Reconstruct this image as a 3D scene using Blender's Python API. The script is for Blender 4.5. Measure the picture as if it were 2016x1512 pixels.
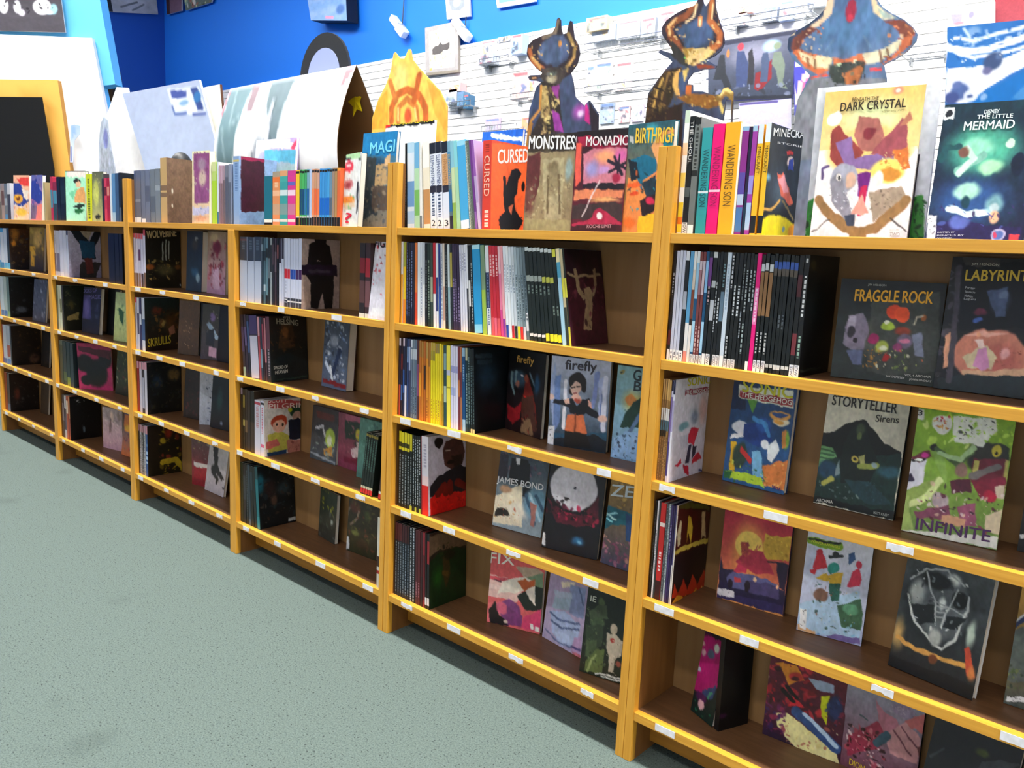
import bpy, bmesh, math, random
import numpy as np
from mathutils import Vector, Matrix
from mathutils.geometry import delaunay_2d_cdt
S=bpy.context.scene
for o in list(bpy.data.objects): bpy.data.objects.remove(o)
COL=S.collection
# ---------------- camera ----------------
cd=bpy.data.cameras.new('camera'); cam=bpy.data.objects.new('camera',cd); COL.objects.link(cam); S.camera=cam
Rv=Vector((0.743595,0.667024,0.046315)); Uv=Vector((-0.139140,0.086616,0.986477)); Fv=Vector((-0.653993,0.739984,-0.157217))
m=Matrix((Rv,Uv,-Fv)).transposed().to_4x4(); m.translation=Vector((1.024742,-1.693743,1.293901)); cam.matrix_world=m
cd.sensor_fit='HORIZONTAL'; cd.sensor_width=36; cd.lens=36*1601.576/2016; cd.clip_start=.05; cd.clip_end=60
# ---------------- world, lights, exposure ----------------
W=bpy.data.worlds.new('world'); S.world=W; W.use_nodes=True
W.node_tree.nodes['Background'].inputs[0].default_value=(.85,.93,1,1); W.node_tree.nodes['Background'].inputs[1].default_value=.0
S.view_settings.view_transform='Standard'; S.view_settings.look='None'; S.view_settings.gamma=1; S.view_settings.use_curve_mapping=False
S.view_settings.exposure=1.05
def area(name,loc,sx,sy,power,col=(1,.97,.92),rot=(0,0,0),spread=180):
    d=bpy.data.lights.new(name,'AREA'); d.shape='RECTANGLE'; d.size=sx; d.size_y=sy; d.energy=power; d.color=col; d.spread=math.radians(spread)
    o=bpy.data.objects.new(name,d); COL.objects.link(o); o.location=loc; o.rotation_euler=rot; return o
CEIL=5.2
for i,x in enumerate((-11,-8.2,-5.4,-2.6,.2,3)):
    area('ceiling_lamp',(x,-.45,CEIL-.3),2.4,.3,(30,55,74,76,76,76)[i],spread=140)
for i,x in enumerate((-11,-8.2,-5.4,-2.6,.2,3)):      # unseen washers, added to brighten the slatted wall
    area('wall_fill',(x,2.3,CEIL-.35),2.4,.3,(6,12,32,52,60,58)[i],rot=(math.radians(52),0,0),spread=110)
for i,x in enumerate((-8,-4.5,-1,2)):  # front row is added fill for the covers, stronger toward the right
    area('ceiling_lamp',(x,-3.7,CEIL-.3),2.4,.3,(10,17,30,32)[i],spread=120)
# ---------------- helpers ----------------
def lin(c): return c/12.92 if c<=.04045 else ((c+.055)/1.055)**2.4
def srgb(h): return tuple(int(h[i:i+2],16)/255 for i in (0,2,4))
def hx(h): return tuple(lin(c) for c in srgb(h))+(1,)
def mat(name,col=None,rough=.5,metal=0,attr=False,spec=.5,alpha=None):
    m=bpy.data.materials.new(name); m.use_nodes=True; b=m.node_tree.nodes['Principled BSDF']
    b.inputs['Roughness'].default_value=rough; b.inputs['Metallic'].default_value=metal; b.inputs['Specular IOR Level'].default_value=spec
    if attr:
        a=m.node_tree.nodes.new('ShaderNodeAttribute'); a.attribute_name='Col'; m.node_tree.links.new(a.outputs['Color'],b.inputs['Base Color'])
    elif col: b.inputs['Base Color'].default_value=hx(col)
    return m
def noise_mat(name,c1,c2,scale,rough,stretch=(1,1,1),detail=4,bump=0,lo=.35,hi=.65):
    m=mat(name,c1,rough); nt=m.node_tree; b=nt.nodes['Principled BSDF']
    tc=nt.nodes.new('ShaderNodeTexCoord'); mp=nt.nodes.new('ShaderNodeMapping'); mp.inputs['Scale'].default_value=stretch
    nz=nt.nodes.new('ShaderNodeTexNoise'); nz.inputs['Scale'].default_value=scale; nz.inputs['Detail'].default_value=detail
    cr=nt.nodes.new('ShaderNodeValToRGB'); cr.color_ramp.elements[0].position=lo; cr.color_ramp.elements[1].position=hi
    cr.color_ramp.elements[0].color=hx(c1); cr.color_ramp.elements[1].color=hx(c2)
    L=nt.links.new; L(tc.outputs['Object'],mp.inputs['Vector']); L(mp.outputs[0],nz.inputs['Vector']); L(nz.outputs['Fac'],cr.inputs[0]); L(cr.outputs[0],b.inputs['Base Color'])
    if bump:
        bp=nt.nodes.new('ShaderNodeBump'); bp.inputs['Strength'].default_value=bump; bp.inputs['Distance'].default_value=.003; L(nz.outputs['Fac'],bp.inputs['Height']); L(bp.outputs[0],b.inputs['Normal'])
    return m,nt,cr,b,tc
PRINT=mat('printed_cover',attr=True,rough=.38,spec=.4)
BOARD=mat('printed_board',attr=True,rough=.55,spec=.3)
PAGES=mat('paper_pages','e8e2d4',.8)
INK={}
def ink(h):
    if h not in INK: INK[h]=mat('ink_'+h,h,.4)
    return INK[h]
OAK=noise_mat('oak_edge','cf922c','dca039',9,.38,(12,12,.7))[0]
OAKX=noise_mat('oak_strip','cf922c','dea23a',9,.38,(.6,14,14))[0]
LAM=noise_mat('brown_laminate','5e4028','6c4a30',12,.42,(1,9,1))[0]
SIDE=noise_mat('side_veneer','7c5024','8a5c2e',6,.45,(6,6,.6))[0]
BACK=noise_mat('back_veneer','88643a','947044',5,.6,(5,1,.6))[0]
KICK=noise_mat('kick_veneer','a06818','b47a22',6,.5,(.6,7,7))[0]
LABEL=noise_mat('paper_label','d8d6d8','eceaf0',60,.7)[0]
WHITE=mat('white_laminate','f2f2f2',.4); WALLW=mat('white_paint','eeeeee',.7)
BLUE=mat('blue_paint','0c74e4',.6); DEEP=mat('deep_blue_paint','0a50b4',.6)
METAL=mat('rack_wire','9ca0a4',.35,.8); PLAST=mat('white_plastic','ececec',.4); DARK=mat('dark_plastic','1c1e20',.5)
CARD=mat('brown_cardboard','8c6840',.8); YEL=mat('yellow_sticker','f4dc18',.5)
def mesh_ob(name,verts,faces,mats,mi=None,parent=None,cols=None,smooth=False):
    me=bpy.data.meshes.new(name); me.from_pydata(verts,[],faces)
    for m_ in (mats if isinstance(mats,(list,tuple)) else [mats]): me.materials.append(m_)
    if mi is not None: me.polygons.foreach_set('material_index',mi)
    if cols is not None:
        a=me.color_attributes.new('Col','FLOAT_COLOR','POINT'); a.data.foreach_set('color',np.asarray(cols,dtype=np.float32).ravel())
    if smooth: me.polygons.foreach_set('use_smooth',[True]*len(me.polygons))
    me.update(); o=bpy.data.objects.new(name,me); COL.objects.link(o)
    if parent: o.parent=parent
    return o
class MB:
    def __init__(s): s.v=[];s.f=[];s.m=[]
    def box(s,x0,x1,y0,y1,z0,z1,m=0):
        b=len(s.v); s.v+=[(x,y,z) for z in(z0,z1) for y in(y0,y1) for x in(x0,x1)]
        s.f+=[tuple(b+i for i in q) for q in((0,2,3,1),(4,5,7,6),(0,1,5,4),(2,6,7,3),(0,4,6,2),(1,3,7,5))]; s.m+=[m]*6; return s
    def tube(s,pts,r,k=6,m=0):
        pts=[Vector(p) for p in pts]; b=len(s.v)
        for i,p in enumerate(pts):
            d=(pts[min(i+1,len(pts)-1)]-pts[max(i-1,0)]).normalized(); a=d.orthogonal().normalized(); c=d.cross(a)
            for j in range(k): t=2*math.pi*j/k; s.v.append(tuple(p+a*math.cos(t)*r+c*math.sin(t)*r))
        for i in range(len(pts)-1):
            for j in range(k): s.f.append((b+i*k+j,b+i*k+(j+1)%k,b+(i+1)*k+(j+1)%k,b+(i+1)*k+j)); s.m.append(m)
        s.f.append(tuple(b+j for j in range(k))[::-1]); s.f.append(tuple(b+(len(pts)-1)*k+j for j in range(k))); s.m+=[m,m]; return s
    def build(s,name,mats,parent=None,bevel=0):
        o=mesh_ob(name,s.v,s.f,mats,s.m,parent)
        if bevel:
            bm=bmesh.new(); bm.from_mesh(o.data); bmesh.ops.bevel(bm,geom=list(bm.edges),offset=bevel,segments=2,affect='EDGES',profile=.6); bm.to_mesh(o.data); bm.free()
        return o
def empty(name,loc,rot=(0,0,0)):
    o=bpy.data.objects.new(name,None); COL.objects.link(o); o.location=loc; o.rotation_euler=rot; o.empty_display_size=.05; return o
def tag(o,label=None,cat=None,group=None,kind=None):
    for k,v in (('label',label),('category',cat),('group',group),('kind',kind)):
        if v: o[k]=v
    return o
# ---------------- lettering ----------------
TXT={}
def make_text(strings):
    obs=[]
    for t in strings:
        c=bpy.data.curves.new('lettering','FONT'); c.body=t; c.size=1; c.resolution_u=3; c.offset=0
        o=bpy.data.objects.new('lettering',c); COL.objects.link(o); obs.append((t,o))
    dg=bpy.context.evaluated_depsgraph_get(); dg.update()
    for t,o in obs:
        me=bpy.data.meshes.new_from_object(o.evaluated_get(dg))
        v=np.zeros(len(me.vertices)*3); me.vertices.foreach_get('co',v); v=v.reshape(-1,3)[:,:2]
        f=[tuple(p.vertices) for p in me.polygons]
        lo,hi=v.min(0),v.max(0); TXT[t]=((v-lo)/(hi-lo),f); bpy.data.meshes.remove(me)
    for t,o in obs:
        c=o.data; bpy.data.objects.remove(o); bpy.data.curves.remove(c)
# ---------------- painting of printed surfaces ----------------
def sm(a): a=np.clip(a,0,1); return a*a*(3-2*a)
def vnoise(rng,U,V,n):
    G=rng.rand(n+3,n+3)*2-1; x=np.clip(U,0,1)*n+.5; y=np.clip(V,0,1)*n+.5; xi=x.astype(int); yi=y.astype(int); fx,fy=sm(x-xi),sm(y-yi)
    return (G[yi,xi]*(1-fx)+G[yi,xi+1]*fx)*(1-fy)+(G[yi+1,xi]*(1-fx)+G[yi+1,xi+1]*fx)*fy
def paint(art,U,V,W,H,seed,warp=.011,grain=.15):
    """printed artwork evaluated at the points of a sheet (U right, V down, 0..1)"""
    rng=np.random.RandomState(seed); C=np.zeros((len(U),3)); asp=H/W; r2=np.random.RandomState(seed+999); U0,V0=U,V
    U=U+warp*vnoise(r2,U0,V0,9)+warp*.6*vnoise(r2,U0,V0,22); V=V+warp*vnoise(r2,U0,V0,9)+warp*.6*vnoise(r2,U0,V0,22)
    px=.012
    for o in art:
        k=o[0]
        if k=='g':
            a,b=np.array(srgb(o[1])),np.array(srgb(o[2])); C=a+(b-a)*np.clip(V,0,1)[:,None]
        elif k=='n':
            c=np.array(srgb(o[1])); sc=o[3]; n=int(sc)+3; G=rng.rand(n*2,n*2); acc=0; amp=.6
            for oc in range(2):
                x=np.clip(U,0,1)*sc*(oc+1); y=np.clip(V,0,1)*sc*(oc+1); xi=np.clip(x.astype(int),0,2*n-2); yi=np.clip(y.astype(int),0,2*n-2); fx,fy=sm(x-xi),sm(y-yi)
                acc=acc+amp*((G[yi,xi]*(1-fx)+G[yi,xi+1]*fx)*(1-fy)+(G[yi+1,xi]*(1-fx)+G[yi+1,xi+1]*fx)*fy); amp*=.6
            a=np.clip(acc-.2,0,1)*o[2]; C=C*(1-a[:,None])+c*a[:,None]
        elif k=='e':
            d=np.sqrt(((U-o[1])/max(o[3],1e-4))**2+((V-o[2])/max(o[4],1e-4))**2); so=o[6] if len(o)>6 else .25
            a=sm((1-d)/max(so,.02)); c=np.array(srgb(o[5])); C=C*(1-a[:,None])+c*a[:,None]
        elif k=='p':
            P=np.array(o[2:]).reshape(-1,2); c=np.array(srgb(o[1])); cov=0
            for dx,dy in ((-.25,-.25),(.25,-.25),(.25,.25),(-.25,.25)):
                x=U+dx*px; y=V+dy*px/asp; ins=np.zeros(len(U),bool)
                for i in range(len(P)):
                    x1,y1=P[i]; x2,y2=P[i-1]
                    if y1!=y2: ins^=((y1>y)!=(y2>y))&(x<(x2-x1)*(y-y1)/(y2-y1)+x1)
                cov=cov+ins*.25
            C=C*(1-cov[:,None])+c*cov[:,None]
        elif k=='l':
            P=np.array(o[3:]).reshape(-1,2)*[1,asp]; c=np.array(srgb(o[1])); D=np.full(len(U),9.)
            X=np.stack([U,V*asp],1)
            for i in range(len(P)-1):
                a,b=P[i],P[i+1]; ab=b-a; t=np.clip(((X-a)@ab)/max(ab@ab,1e-9),0,1); D=np.minimum(D,np.linalg.norm(X-a-t[:,None]*ab,axis=1))
            a=np.clip((o[2]-D)/px+.5,0,1)*min(1,o[2]/.004); C=C*(1-a[:,None])+c*a[:,None]
        elif k=='s':
            cols,n,size,x0,y0,x1,y1=o[1:8]
            for i in range(n):
                cx,cy=x0+(x1-x0)*rng.rand(),y0+(y1-y0)*rng.rand(); r=size*(.3+1.5*rng.rand()**1.6); q=.18+.6*rng.rand(); th=rng.rand()*3.14
                c=np.array(srgb(cols[rng.randint(len(cols))])); dx=U-cx; dy=(V-cy)*asp
                sel=np.where((abs(dx)<r)&(abs(dy)<r))[0]
                if not len(sel): continue
                dx,dy=dx[sel],dy[sel]; a_=dx*math.cos(th)+dy*math.sin(th); b_=-dx*math.sin(th)+dy*math.cos(th)
                a=sm((1-np.sqrt((a_/r)**2+(b_/(r*q))**2))*2.2)*.8; C[sel]=C[sel]*(1-a[:,None])+c*a[:,None]
    gm=grain*(.55*vnoise(r2,U0,V0,12)+.6*vnoise(r2,U0,V0,28)+.5*vnoise(r2,U0,V0,52)); C=C*(1+gm*(1.15-.75*C.max(1)))[:,None]+grain*.05*vnoise(r2,U0,V0,34)[:,None]*np.array([1,-.4,.7])
    C=np.clip(C,0,1); L=np.where(C<=.04045,C/12.92,((C+.055)/1.055)**2.4)
    return np.concatenate([L,np.ones((len(L),1))],1)
class CM:
    """coloured mesh"""
    def __init__(s): s.v=[];s.c=[];s.f=[]
    def quad(s,a,b,c,d,col):
        n=len(s.v); s.v+=[a,b,c,d]; s.c+=[col]*4; s.f.append((n,n+1,n+2,n+3))
    def build(s,name,m,parent): return mesh_ob(name,s.v,s.f,m,None,parent,s.c)
def book(name,loc,yaw,lean,w,h,t,label,cat,group,cover_col,spine_segs,spine_col,art,res,seed,pages=1):
    """local frame: X along the cover from the spine, -Y out of the front cover, Z up"""
    root=empty(name,loc,(-lean,0,yaw)); tag(root,label,cat,group)
    pv=t if lean>0 else 0; rng=random.Random(seed); y0,y1=-pv,t-pv
    c=CM(); cc=hx(cover_col); sc=hx(spine_col); e=min(.0009,t*.2)
    texts=[]
    if art:
        nu=max(8,min(96,int(res*.62))); nv=int(nu*h/w)
        us=np.linspace(0,1,nu+1); vs=np.linspace(0,1,nv+1); UU,VV=np.meshgrid(us,vs)
        cols=paint(art,UU.ravel(),VV.ravel(),w,h,seed)
        c.v=[(u*w,y0,h*(1-v)) for u,v in zip(UU.ravel(),VV.ravel())]; c.c=[tuple(q) for q in cols]
        k=nu+1
        for j in range(nv):
            for i in range(nu): c.f.append((j*k+i,(j+1)*k+i,(j+1)*k+i+1,j*k+i+1))
        texts=[o for o in art if o[0]=='t']
    else: c.quad((0,y0,0),(w,y0,0),(w,y0,h),(0,y0,h),cc)
    c.quad((0,y0+e,0),(w,y0+e,0),(w,y0+e,h),(0,y0+e,h),cc); c.quad((w,y0,0),(w,y0+e,0),(w,y0+e,h),(w,y0,h),cc); c.quad((0,y0,h),(w,y0,h),(w,y0+e,h),(0,y0+e,h),cc)
    c.quad((w,y1,0),(0,y1,0),(0,y1,h),(w,y1,h),cc); c.quad((w,y1-e,0),(0,y1-e,0),(0,y1-e,h),(w,y1-e,h),cc); c.quad((0,y1-e,h),(w,y1-e,h),(w,y1,h),(0,y1,h),cc); c.quad((w,y1-e,0),(w,y1,0),(w,y1,h),(w,y1-e,h),cc)
    # spine: horizontal slices
    cuts={0.,1.}; bands=[]; stx=[]
    for s_ in spine_segs:
        if s_[0]=='b': bands.append((s_[1],s_[2],hx(s_[3]),0)); cuts|={s_[1],s_[2]}
        elif s_[0]=='d':
            p=s_[1]
            while p<s_[2]:
                q=min(s_[2],p+rng.uniform(.008,.035)); bands.append((p,q,hx(s_[3]),1)); cuts|={p,q}; p=q+rng.uniform(.006,.018)
        else: stx.append(s_)
    cl=sorted(cuts)
    for a,b in zip(cl[:-1],cl[1:]):
        if b-a<1e-5: continue
        mid=(a+b)/2; base=sc; dash=None
        for s0,s1,col,kk in bands:
            if s0<mid<s1:
                if kk: dash=col
                else: base=col; dash=None
        za,zb=h*(1-a),h*(1-b)
        ys=[(y1,y0,base)] if not dash else [(y1,y1-t*.28,base),(y1-t*.28,y1-t*.72,dash),(y1-t*.72,y0,base)]
        for ya,yb,col in ys: c.quad((0,ya,zb),(0,yb,zb),(0,yb,za),(0,ya,za),col)
    c.build('cover',PRINT,root)
    if pages:
        b=MB(); g=min(.003,w*.03); b.box(.0006,w-g,y0+e*1.1,y1-e*1.1,.0015,h-.003); b.build('page_block',PAGES,root)
    if texts:
        byc={}
        for o in texts: byc.setdefault(o[7],[]).append(o)
        for colr,lst in byc.items():
            vv=[];ff=[]
            for o in lst:
                P,f=TXT[o[1]]; A=np.array([o[2]*w,h*(1-o[3])]); B=np.array([o[4]*w,h*(1-o[5])]); Hh=o[6]*h
                for kb,(bx,bz) in enumerate(((0,0),(.05,0),(.025,.03)) if Hh>.006 else ((0,0),)):
                    n0=len(vv)
                    for x,y in P: q=A+(B-A)*x+np.array([Hh*bx,Hh*(y+bz)]); vv.append((min(max(q[0],0),w),y0-.0009-.0003*kb,min(max(q[1],0),h)))
                    ff+=[tuple(n0+i for i in q) for q in f]
            mesh_ob('title_lettering',vv,ff,ink(colr),None,root)
    if stx:
        for s_ in stx:
            P,f=TXT[s_[1]]; za,zb=h*(1-s_[2]),h*(1-s_[3]); wd=t*.62
            if len(s_[1])<=3 and (za-zb)<.02: wd=min(wd,t*.62)
            hh=min(wd,(za-zb)/len(s_[1])*1.9); yc=(y0+y1)/2
            if len(s_[1])==1: vv=[(-.0007,yc+wd/2-wd*x,zb+(za-zb)*y) for x,y in P]
            else: vv=[(-.0007,yc+hh/2-hh*y,za-(za-zb)*x) for x,y in P]
            mesh_ob('spine_lettering',vv,f,ink(s_[4]),None,root)
    return root
# ================= data: printed goods measured in metres =================
BOOKS=[
["grass_board",6,0,[0.275,0.121,0.076,-0.045,0.243,0.32,0.012],"wide white picture book with green grass along its foot, behind the orange-topped cover",None,[["g","f0f2f8","d8dcea"],["p","2f8a34",-0.019,0.753,0.01,1.008,0.217,1.004,0.139,0.68],["p","3a8a38",0.789,0.726,0.967,0.706,1.008,0.996,0.827,0.999],["s",["1f5a28","58a848","0c3018"],40,0.026,-0.035,0.753,0.202,1.007],["s",["1f5a28","0c3018","123a1c"],40,0.024,0.851,0.719,0.988,0.99]],233],
["orange_cover",6,0,[0.297,0.111,0.068,0.036,0.197,0.307,0.022],"large pale cover with orange sky, purple figures and a bronze bowl, nearest the ledge edge","2a2430",[["g","fbc870","fae9c8"],["e",0.52,0.189,0.477,0.189,"e8ecae",0.8],["p","f7f0ee",-0.111,0.399,0.997,0.398,1.113,1.011,0.002,1.03],["e",0.517,0.414,0.513,0.191,"f5cf80",0.25],["p","f8f0f0",-0.102,0.445,0.01,0.402,0.285,1.01,-0.001,1.014],["p","f8f0f0",1.01,0.412,0.937,0.467,0.91,0.999,1.111,0.996],["e",0.738,0.028,0.064,0.043,"f09078",0.6],["e",0.739,0.032,0.028,0.019,"fbe0d0",0.4],["e",0.123,0.185,0.08,0.048,"faf2f0",0.2],["p","96403a",0.112,0.442,0.113,0.255,0.178,0.227,0.309,0.32,0.473,0.413,0.399,0.5,0.232,0.527],["p","8a6aa0",0.164,0.346,0.318,0.306,0.379,0.455,0.799,0.407,0.753,0.506,0.542,0.546,0.284,0.498],["p","b06a60",0.365,0.19,0.577,0.199,0.656,0.331,0.584,0.416,0.425,0.397,0.341,0.307],["e",0.494,0.29,0.078,0.044,"86303a",0.3],["p","a05058",0.824,0.201,0.878,0.267,0.908,0.424,0.702,0.462,0.542,0.429],["p","c07a60",0.791,0.25,0.881,0.168,0.911,0.219,0.854,0.252],["e",0.289,0.587,0.15,0.112,"a4a4b4",0.15],["p","8e8c98",0.152,0.601,0.235,0.542,0.473,0.902,0.384,0.918,0.188,0.737],["s",["c8c8d8","78788a","e0e0ea"],60,0.013,0.124,0.677,0.415,0.873],["e",0.361,0.603,0.063,0.067,"d8b098",0.3],["e",0.236,0.583,0.028,0.034,"e8e0d8",0.2],["e",0.237,0.587,0.014,0.023,"202020",0.2],["e",0.729,0.549,0.195,0.094,"f0dc70",0.25],["p","d87838",0.756,0.406,0.903,0.395,0.951,0.538,0.866,0.537],["s",["e8a040","f4ec9c","c05828"],50,0.013,0.639,0.42,0.908,0.536],["e",0.755,0.571,0.13,0.051,"d89038",0.3],["e",0.641,0.606,0.066,0.066,"f0e8e0",0.3],["p","70207c",0.422,0.567,0.567,0.561,0.55,0.708,0.46,0.708],["p","c02050",0.471,0.649,0.544,0.649,0.549,0.827,0.484,0.842],["p","e8a090",0.416,0.842,0.501,0.686,0.595,0.834,0.481,0.827],["p","a89480",0.568,0.686,0.888,0.652,0.967,0.739,0.649,0.885],["s",["8a7a68","c0b098","6a5c50"],40,0.013,0.579,0.68,0.905,0.811],["l","9a7448",0.05,0.059,0.744,0.209,0.851,0.385,0.925,0.527,0.953,0.657,0.93,0.797,0.855,0.948,0.746],["p","a87c48",0.421,0.932,0.6,0.923,0.603,0.997,0.433,1.0],["p","3c4254",0.35,0.858,0.459,0.827,0.463,0.909,0.383,0.91],["l","3a3430",0.006,0.026,0.96,0.189,0.87],["l","3a3430",0.006,0.821,0.866,0.986,0.948],["l","5c4a78",0.015,0.066,0.584,0.06,0.516,0.111,0.502],["t","DARK CRYSTAL",0.173,0.138,0.828,0.138,0.058,"3a3020"],["t","BENEATH THE",0.287,0.074,0.554,0.076,0.023,"5a5030"],["t","AGE OF RESISTANCE",0.603,0.164,0.816,0.162,0.013,"8a8050"],["t","TWO",0.831,0.979,0.928,0.979,0.025,"c0b0a8"],["t","VOLUME",0.824,0.944,0.922,0.945,0.015,"c8b8b0"]],190],
["sea_cover",6,0,[0.534,0.096,0.052,0.122,0.17,0.265,0.014],"teal-green undersea comic with swirling pale shapes, right end of the top ledge","6a7c98",[["g","0e2836","1e1c3c"],["e",0.469,0.341,0.53,0.263,"4fae90",0.7],["n","1c5a60",0.35,6],["e",0.41,0.323,0.222,0.088,"8fd8b8",0.6],["e",0.407,0.714,0.536,0.24,"2c5088",0.7],["e",0.369,0.641,0.179,0.08,"a8dcc8",0.5],["e",0.573,0.469,0.163,0.071,"a4e0b0",0.5],["e",0.721,0.309,0.049,0.041,"c8ecd0",0.2],["l","78b0a0",0.048,0.247,0.495,0.368,0.434,0.469,0.388],["l","c4ecd4",0.033,0.26,0.504,0.383,0.402,0.302,0.336],["e",0.274,0.359,0.068,0.048,"704a40",0.4],["l","1c4a50",0.036,0.045,0.41,0.085,0.33,0.219,0.318],["e",0.362,0.714,0.052,0.056,"184050",0.4],["l","d0e8ec",0.041,0.216,0.77,0.405,0.81,0.622,0.793],["e",0.664,0.738,0.119,0.094,"78a8b4",0.5],["e",0.669,0.762,0.065,0.047,"b0c8cc",0.4],["e",0.679,0.832,0.069,0.055,"f0b890",0.4],["p","282050",0.026,0.91,0.302,0.851,0.532,0.881,0.954,0.901,0.975,1.001,0.012,1.009],["s",["3a2a60","4a58a0","281c48"],30,0.033,0.115,0.738,0.949,0.929],["e",0.827,0.459,0.074,0.086,"101c34",0.2],["e",0.341,0.875,0.135,0.056,"5a68b4",0.5],["p","e8ecec",0.001,0.019,0.104,0.017,0.112,0.109,0.009,0.108],["e",0.057,0.064,0.037,0.033,"181c24",0.2],["p","e8e8ec",0.005,0.816,0.098,0.814,0.108,0.993,0.015,0.994],["s",["303038"],16,0.012,0.026,0.836,0.09,0.984],["e",0.749,0.954,0.079,0.052,"b8b0d0",0.15],["e",0.749,0.954,0.064,0.042,"5a70b0",0.3],["e",0.721,0.95,0.021,0.031,"d04060",0.3],["p","e04048",0.855,0.956,0.944,0.952,0.944,1.002,0.855,1.003],["t","DISNEY",0.419,0.086,0.566,0.086,0.029,"e0ecec"],["t","THE LITTLE",0.355,0.119,0.707,0.124,0.028,"e4f0ee"],["t","MERMAID",0.233,0.198,0.734,0.2,0.062,"e4f0ee"],["t","WRITTEN BY",0.123,0.954,0.306,0.949,0.011,"d0d0d8"],["t","PENCILS BY",0.128,0.976,0.407,0.969,0.011,"d0d0d8"],["t","COLORS BY",0.127,0.996,0.287,0.992,0.011,"d0d0d8"]],195],
["stone_cover",6,1,[0.367,0.12,0.243,0.082,0.204,0.215,0.018],"square dark hardcover with yellow title and heap of bright vegetables, second shelf down","101416",[["g","101618","26302e"],["n","3c4a46",0.5,5],["p","3c423e",0.316,0.222,0.742,0.15,0.943,0.072,1.015,0.84,0.622,0.937,0.353,0.908],["e",0.312,0.566,0.133,0.25,"4c5048",0.7],["p","7c7488",0.085,0.655,0.109,0.374,0.251,0.33,0.329,0.519,0.294,0.694,0.172,0.717],["p","a8a0b4",0.11,0.386,0.188,0.369,0.191,0.495,0.126,0.523],["e",0.162,0.532,0.045,0.069,"2a2630",0.3],["e",0.216,0.609,0.029,0.03,"1c1820",0.3],["p","5a6488",0.128,0.732,0.283,0.695,0.291,0.856,0.201,0.865],["e",0.546,0.309,0.07,0.076,"e04824",0.12],["e",0.622,0.328,0.071,0.08,"ee5426",0.12],["e",0.498,0.448,0.078,0.047,"9cb83c",0.3],["e",0.488,0.413,0.028,0.025,"e4e8d0",0.3],["e",0.381,0.583,0.057,0.057,"98205c",0.2],["e",0.643,0.482,0.096,0.056,"8a3a28",0.4],["e",0.676,0.581,0.085,0.089,"6a6078",0.3],["e",0.676,0.581,0.059,0.033,"c87898",0.4],["p","788098",0.732,0.509,0.824,0.479,0.875,0.72,0.788,0.706],["e",0.62,0.653,0.052,0.056,"883a68",0.3],["e",0.467,0.656,0.076,0.079,"a4b44c",0.4],["e",0.48,0.672,0.044,0.038,"dce4c8",0.4],["s",["b07828","8a5418","c89038"],30,0.02,0.304,0.675,0.469,0.869],["s",["a4b060","e0e0c0","688040","c86040"],36,0.018,0.429,0.674,0.879,0.876],["e",0.519,0.765,0.037,0.034,"a02020",0.3],["e",0.829,0.345,0.031,0.044,"a86030",0.4],["l","c8c0a8",0.008,0.741,0.407,0.765,0.338,0.816,0.323],["t","FRAGGLE ROCK",0.148,0.222,0.885,0.202,0.117,"f0b018"],["t","JIM HENSON",0.264,0.064,0.441,0.063,0.025,"b0b0a8"],["t","VOL 4 ARCHAIA",0.717,0.922,0.962,0.918,0.022,"c0c0b8"],["t","JAY DEMPSEY",0.542,0.955,0.722,0.959,0.025,"c8c8c0"],["t","JOHN LINDSAY",0.765,0.962,0.973,0.965,0.024,"c8c8c0"]],203],
["maze_cover",6,1,[0.571,0.152,0.035,0.105,0.175,0.271,0.016],"dark comic with pink dome and grey maze border at right end, second shelf down",None,[["g","22262a","101820"],["s",["4c4858","38343c","5c5460","282a30"],50,0.046,-0.08,-0.016,0.184,0.944],["p","0c141c",0.096,0.049,0.773,0.014,0.876,0.493,0.181,0.552],["p","3c3a3c",0.097,-0.003,0.49,-0.012,0.506,0.062,0.135,0.065],["e",0.55,0.319,0.135,0.116,"34425c",0.6],["p","48597c",0.396,0.242,0.605,0.209,0.638,0.415,0.54,0.429,0.449,0.324],["e",0.573,0.268,0.067,0.041,"6a7ca0",0.5],["e",0.362,0.405,0.092,0.034,"703048",0.5],["e",0.351,0.465,0.063,0.025,"4668b8",0.4],["e",0.535,0.724,0.407,0.216,"c8806c",0.1],["e",0.606,0.736,0.336,0.182,"b06058",0.7],["p","e0a898",0.226,0.592,0.448,0.535,0.678,0.546,0.457,0.577],["p","c8ba98",0.259,0.745,0.395,0.666,0.494,0.642,0.602,0.719,0.575,0.805,0.324,0.826],["p","c88ab8",0.376,0.796,0.397,0.675,0.486,0.66,0.551,0.799,0.466,0.831],["p","e8d0c8",0.35,0.618,0.44,0.604,0.464,0.661,0.395,0.666],["e",0.381,0.573,0.028,0.025,"e0a080",0.3],["e",0.675,0.688,0.066,0.058,"d8a0a0",0.5],["s",["8a4a40","a05c50"],20,0.019,0.606,0.645,0.826,0.809],["p","d0a888",0.257,0.848,0.894,0.78,0.906,0.837,0.288,0.88],["p","1c2a30",0.044,0.927,0.345,0.867,0.906,0.837,0.936,0.975,0.08,1.038],["p","e0a484",0.05,0.586,0.1,0.565,0.145,0.831,0.077,0.854],["l","484450",0.032,0.166,0.925,0.08,0.084],["t","LABYRINTH",0.159,0.175,0.88,0.157,0.079,"d8b838"],["t","JIM HENSON",0.206,0.063,0.483,0.063,0.022,"c0c0b0"],["t","Forster",0.178,0.236,0.279,0.239,0.019,"c8ccd0"],["t","Sparacio",0.179,0.267,0.288,0.271,0.019,"c8ccd0"],["t","Mathieu",0.183,0.296,0.269,0.299,0.019,"c8ccd0"],["t","Laguna",0.181,0.321,0.309,0.322,0.019,"c8ccd0"]],193],
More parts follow.
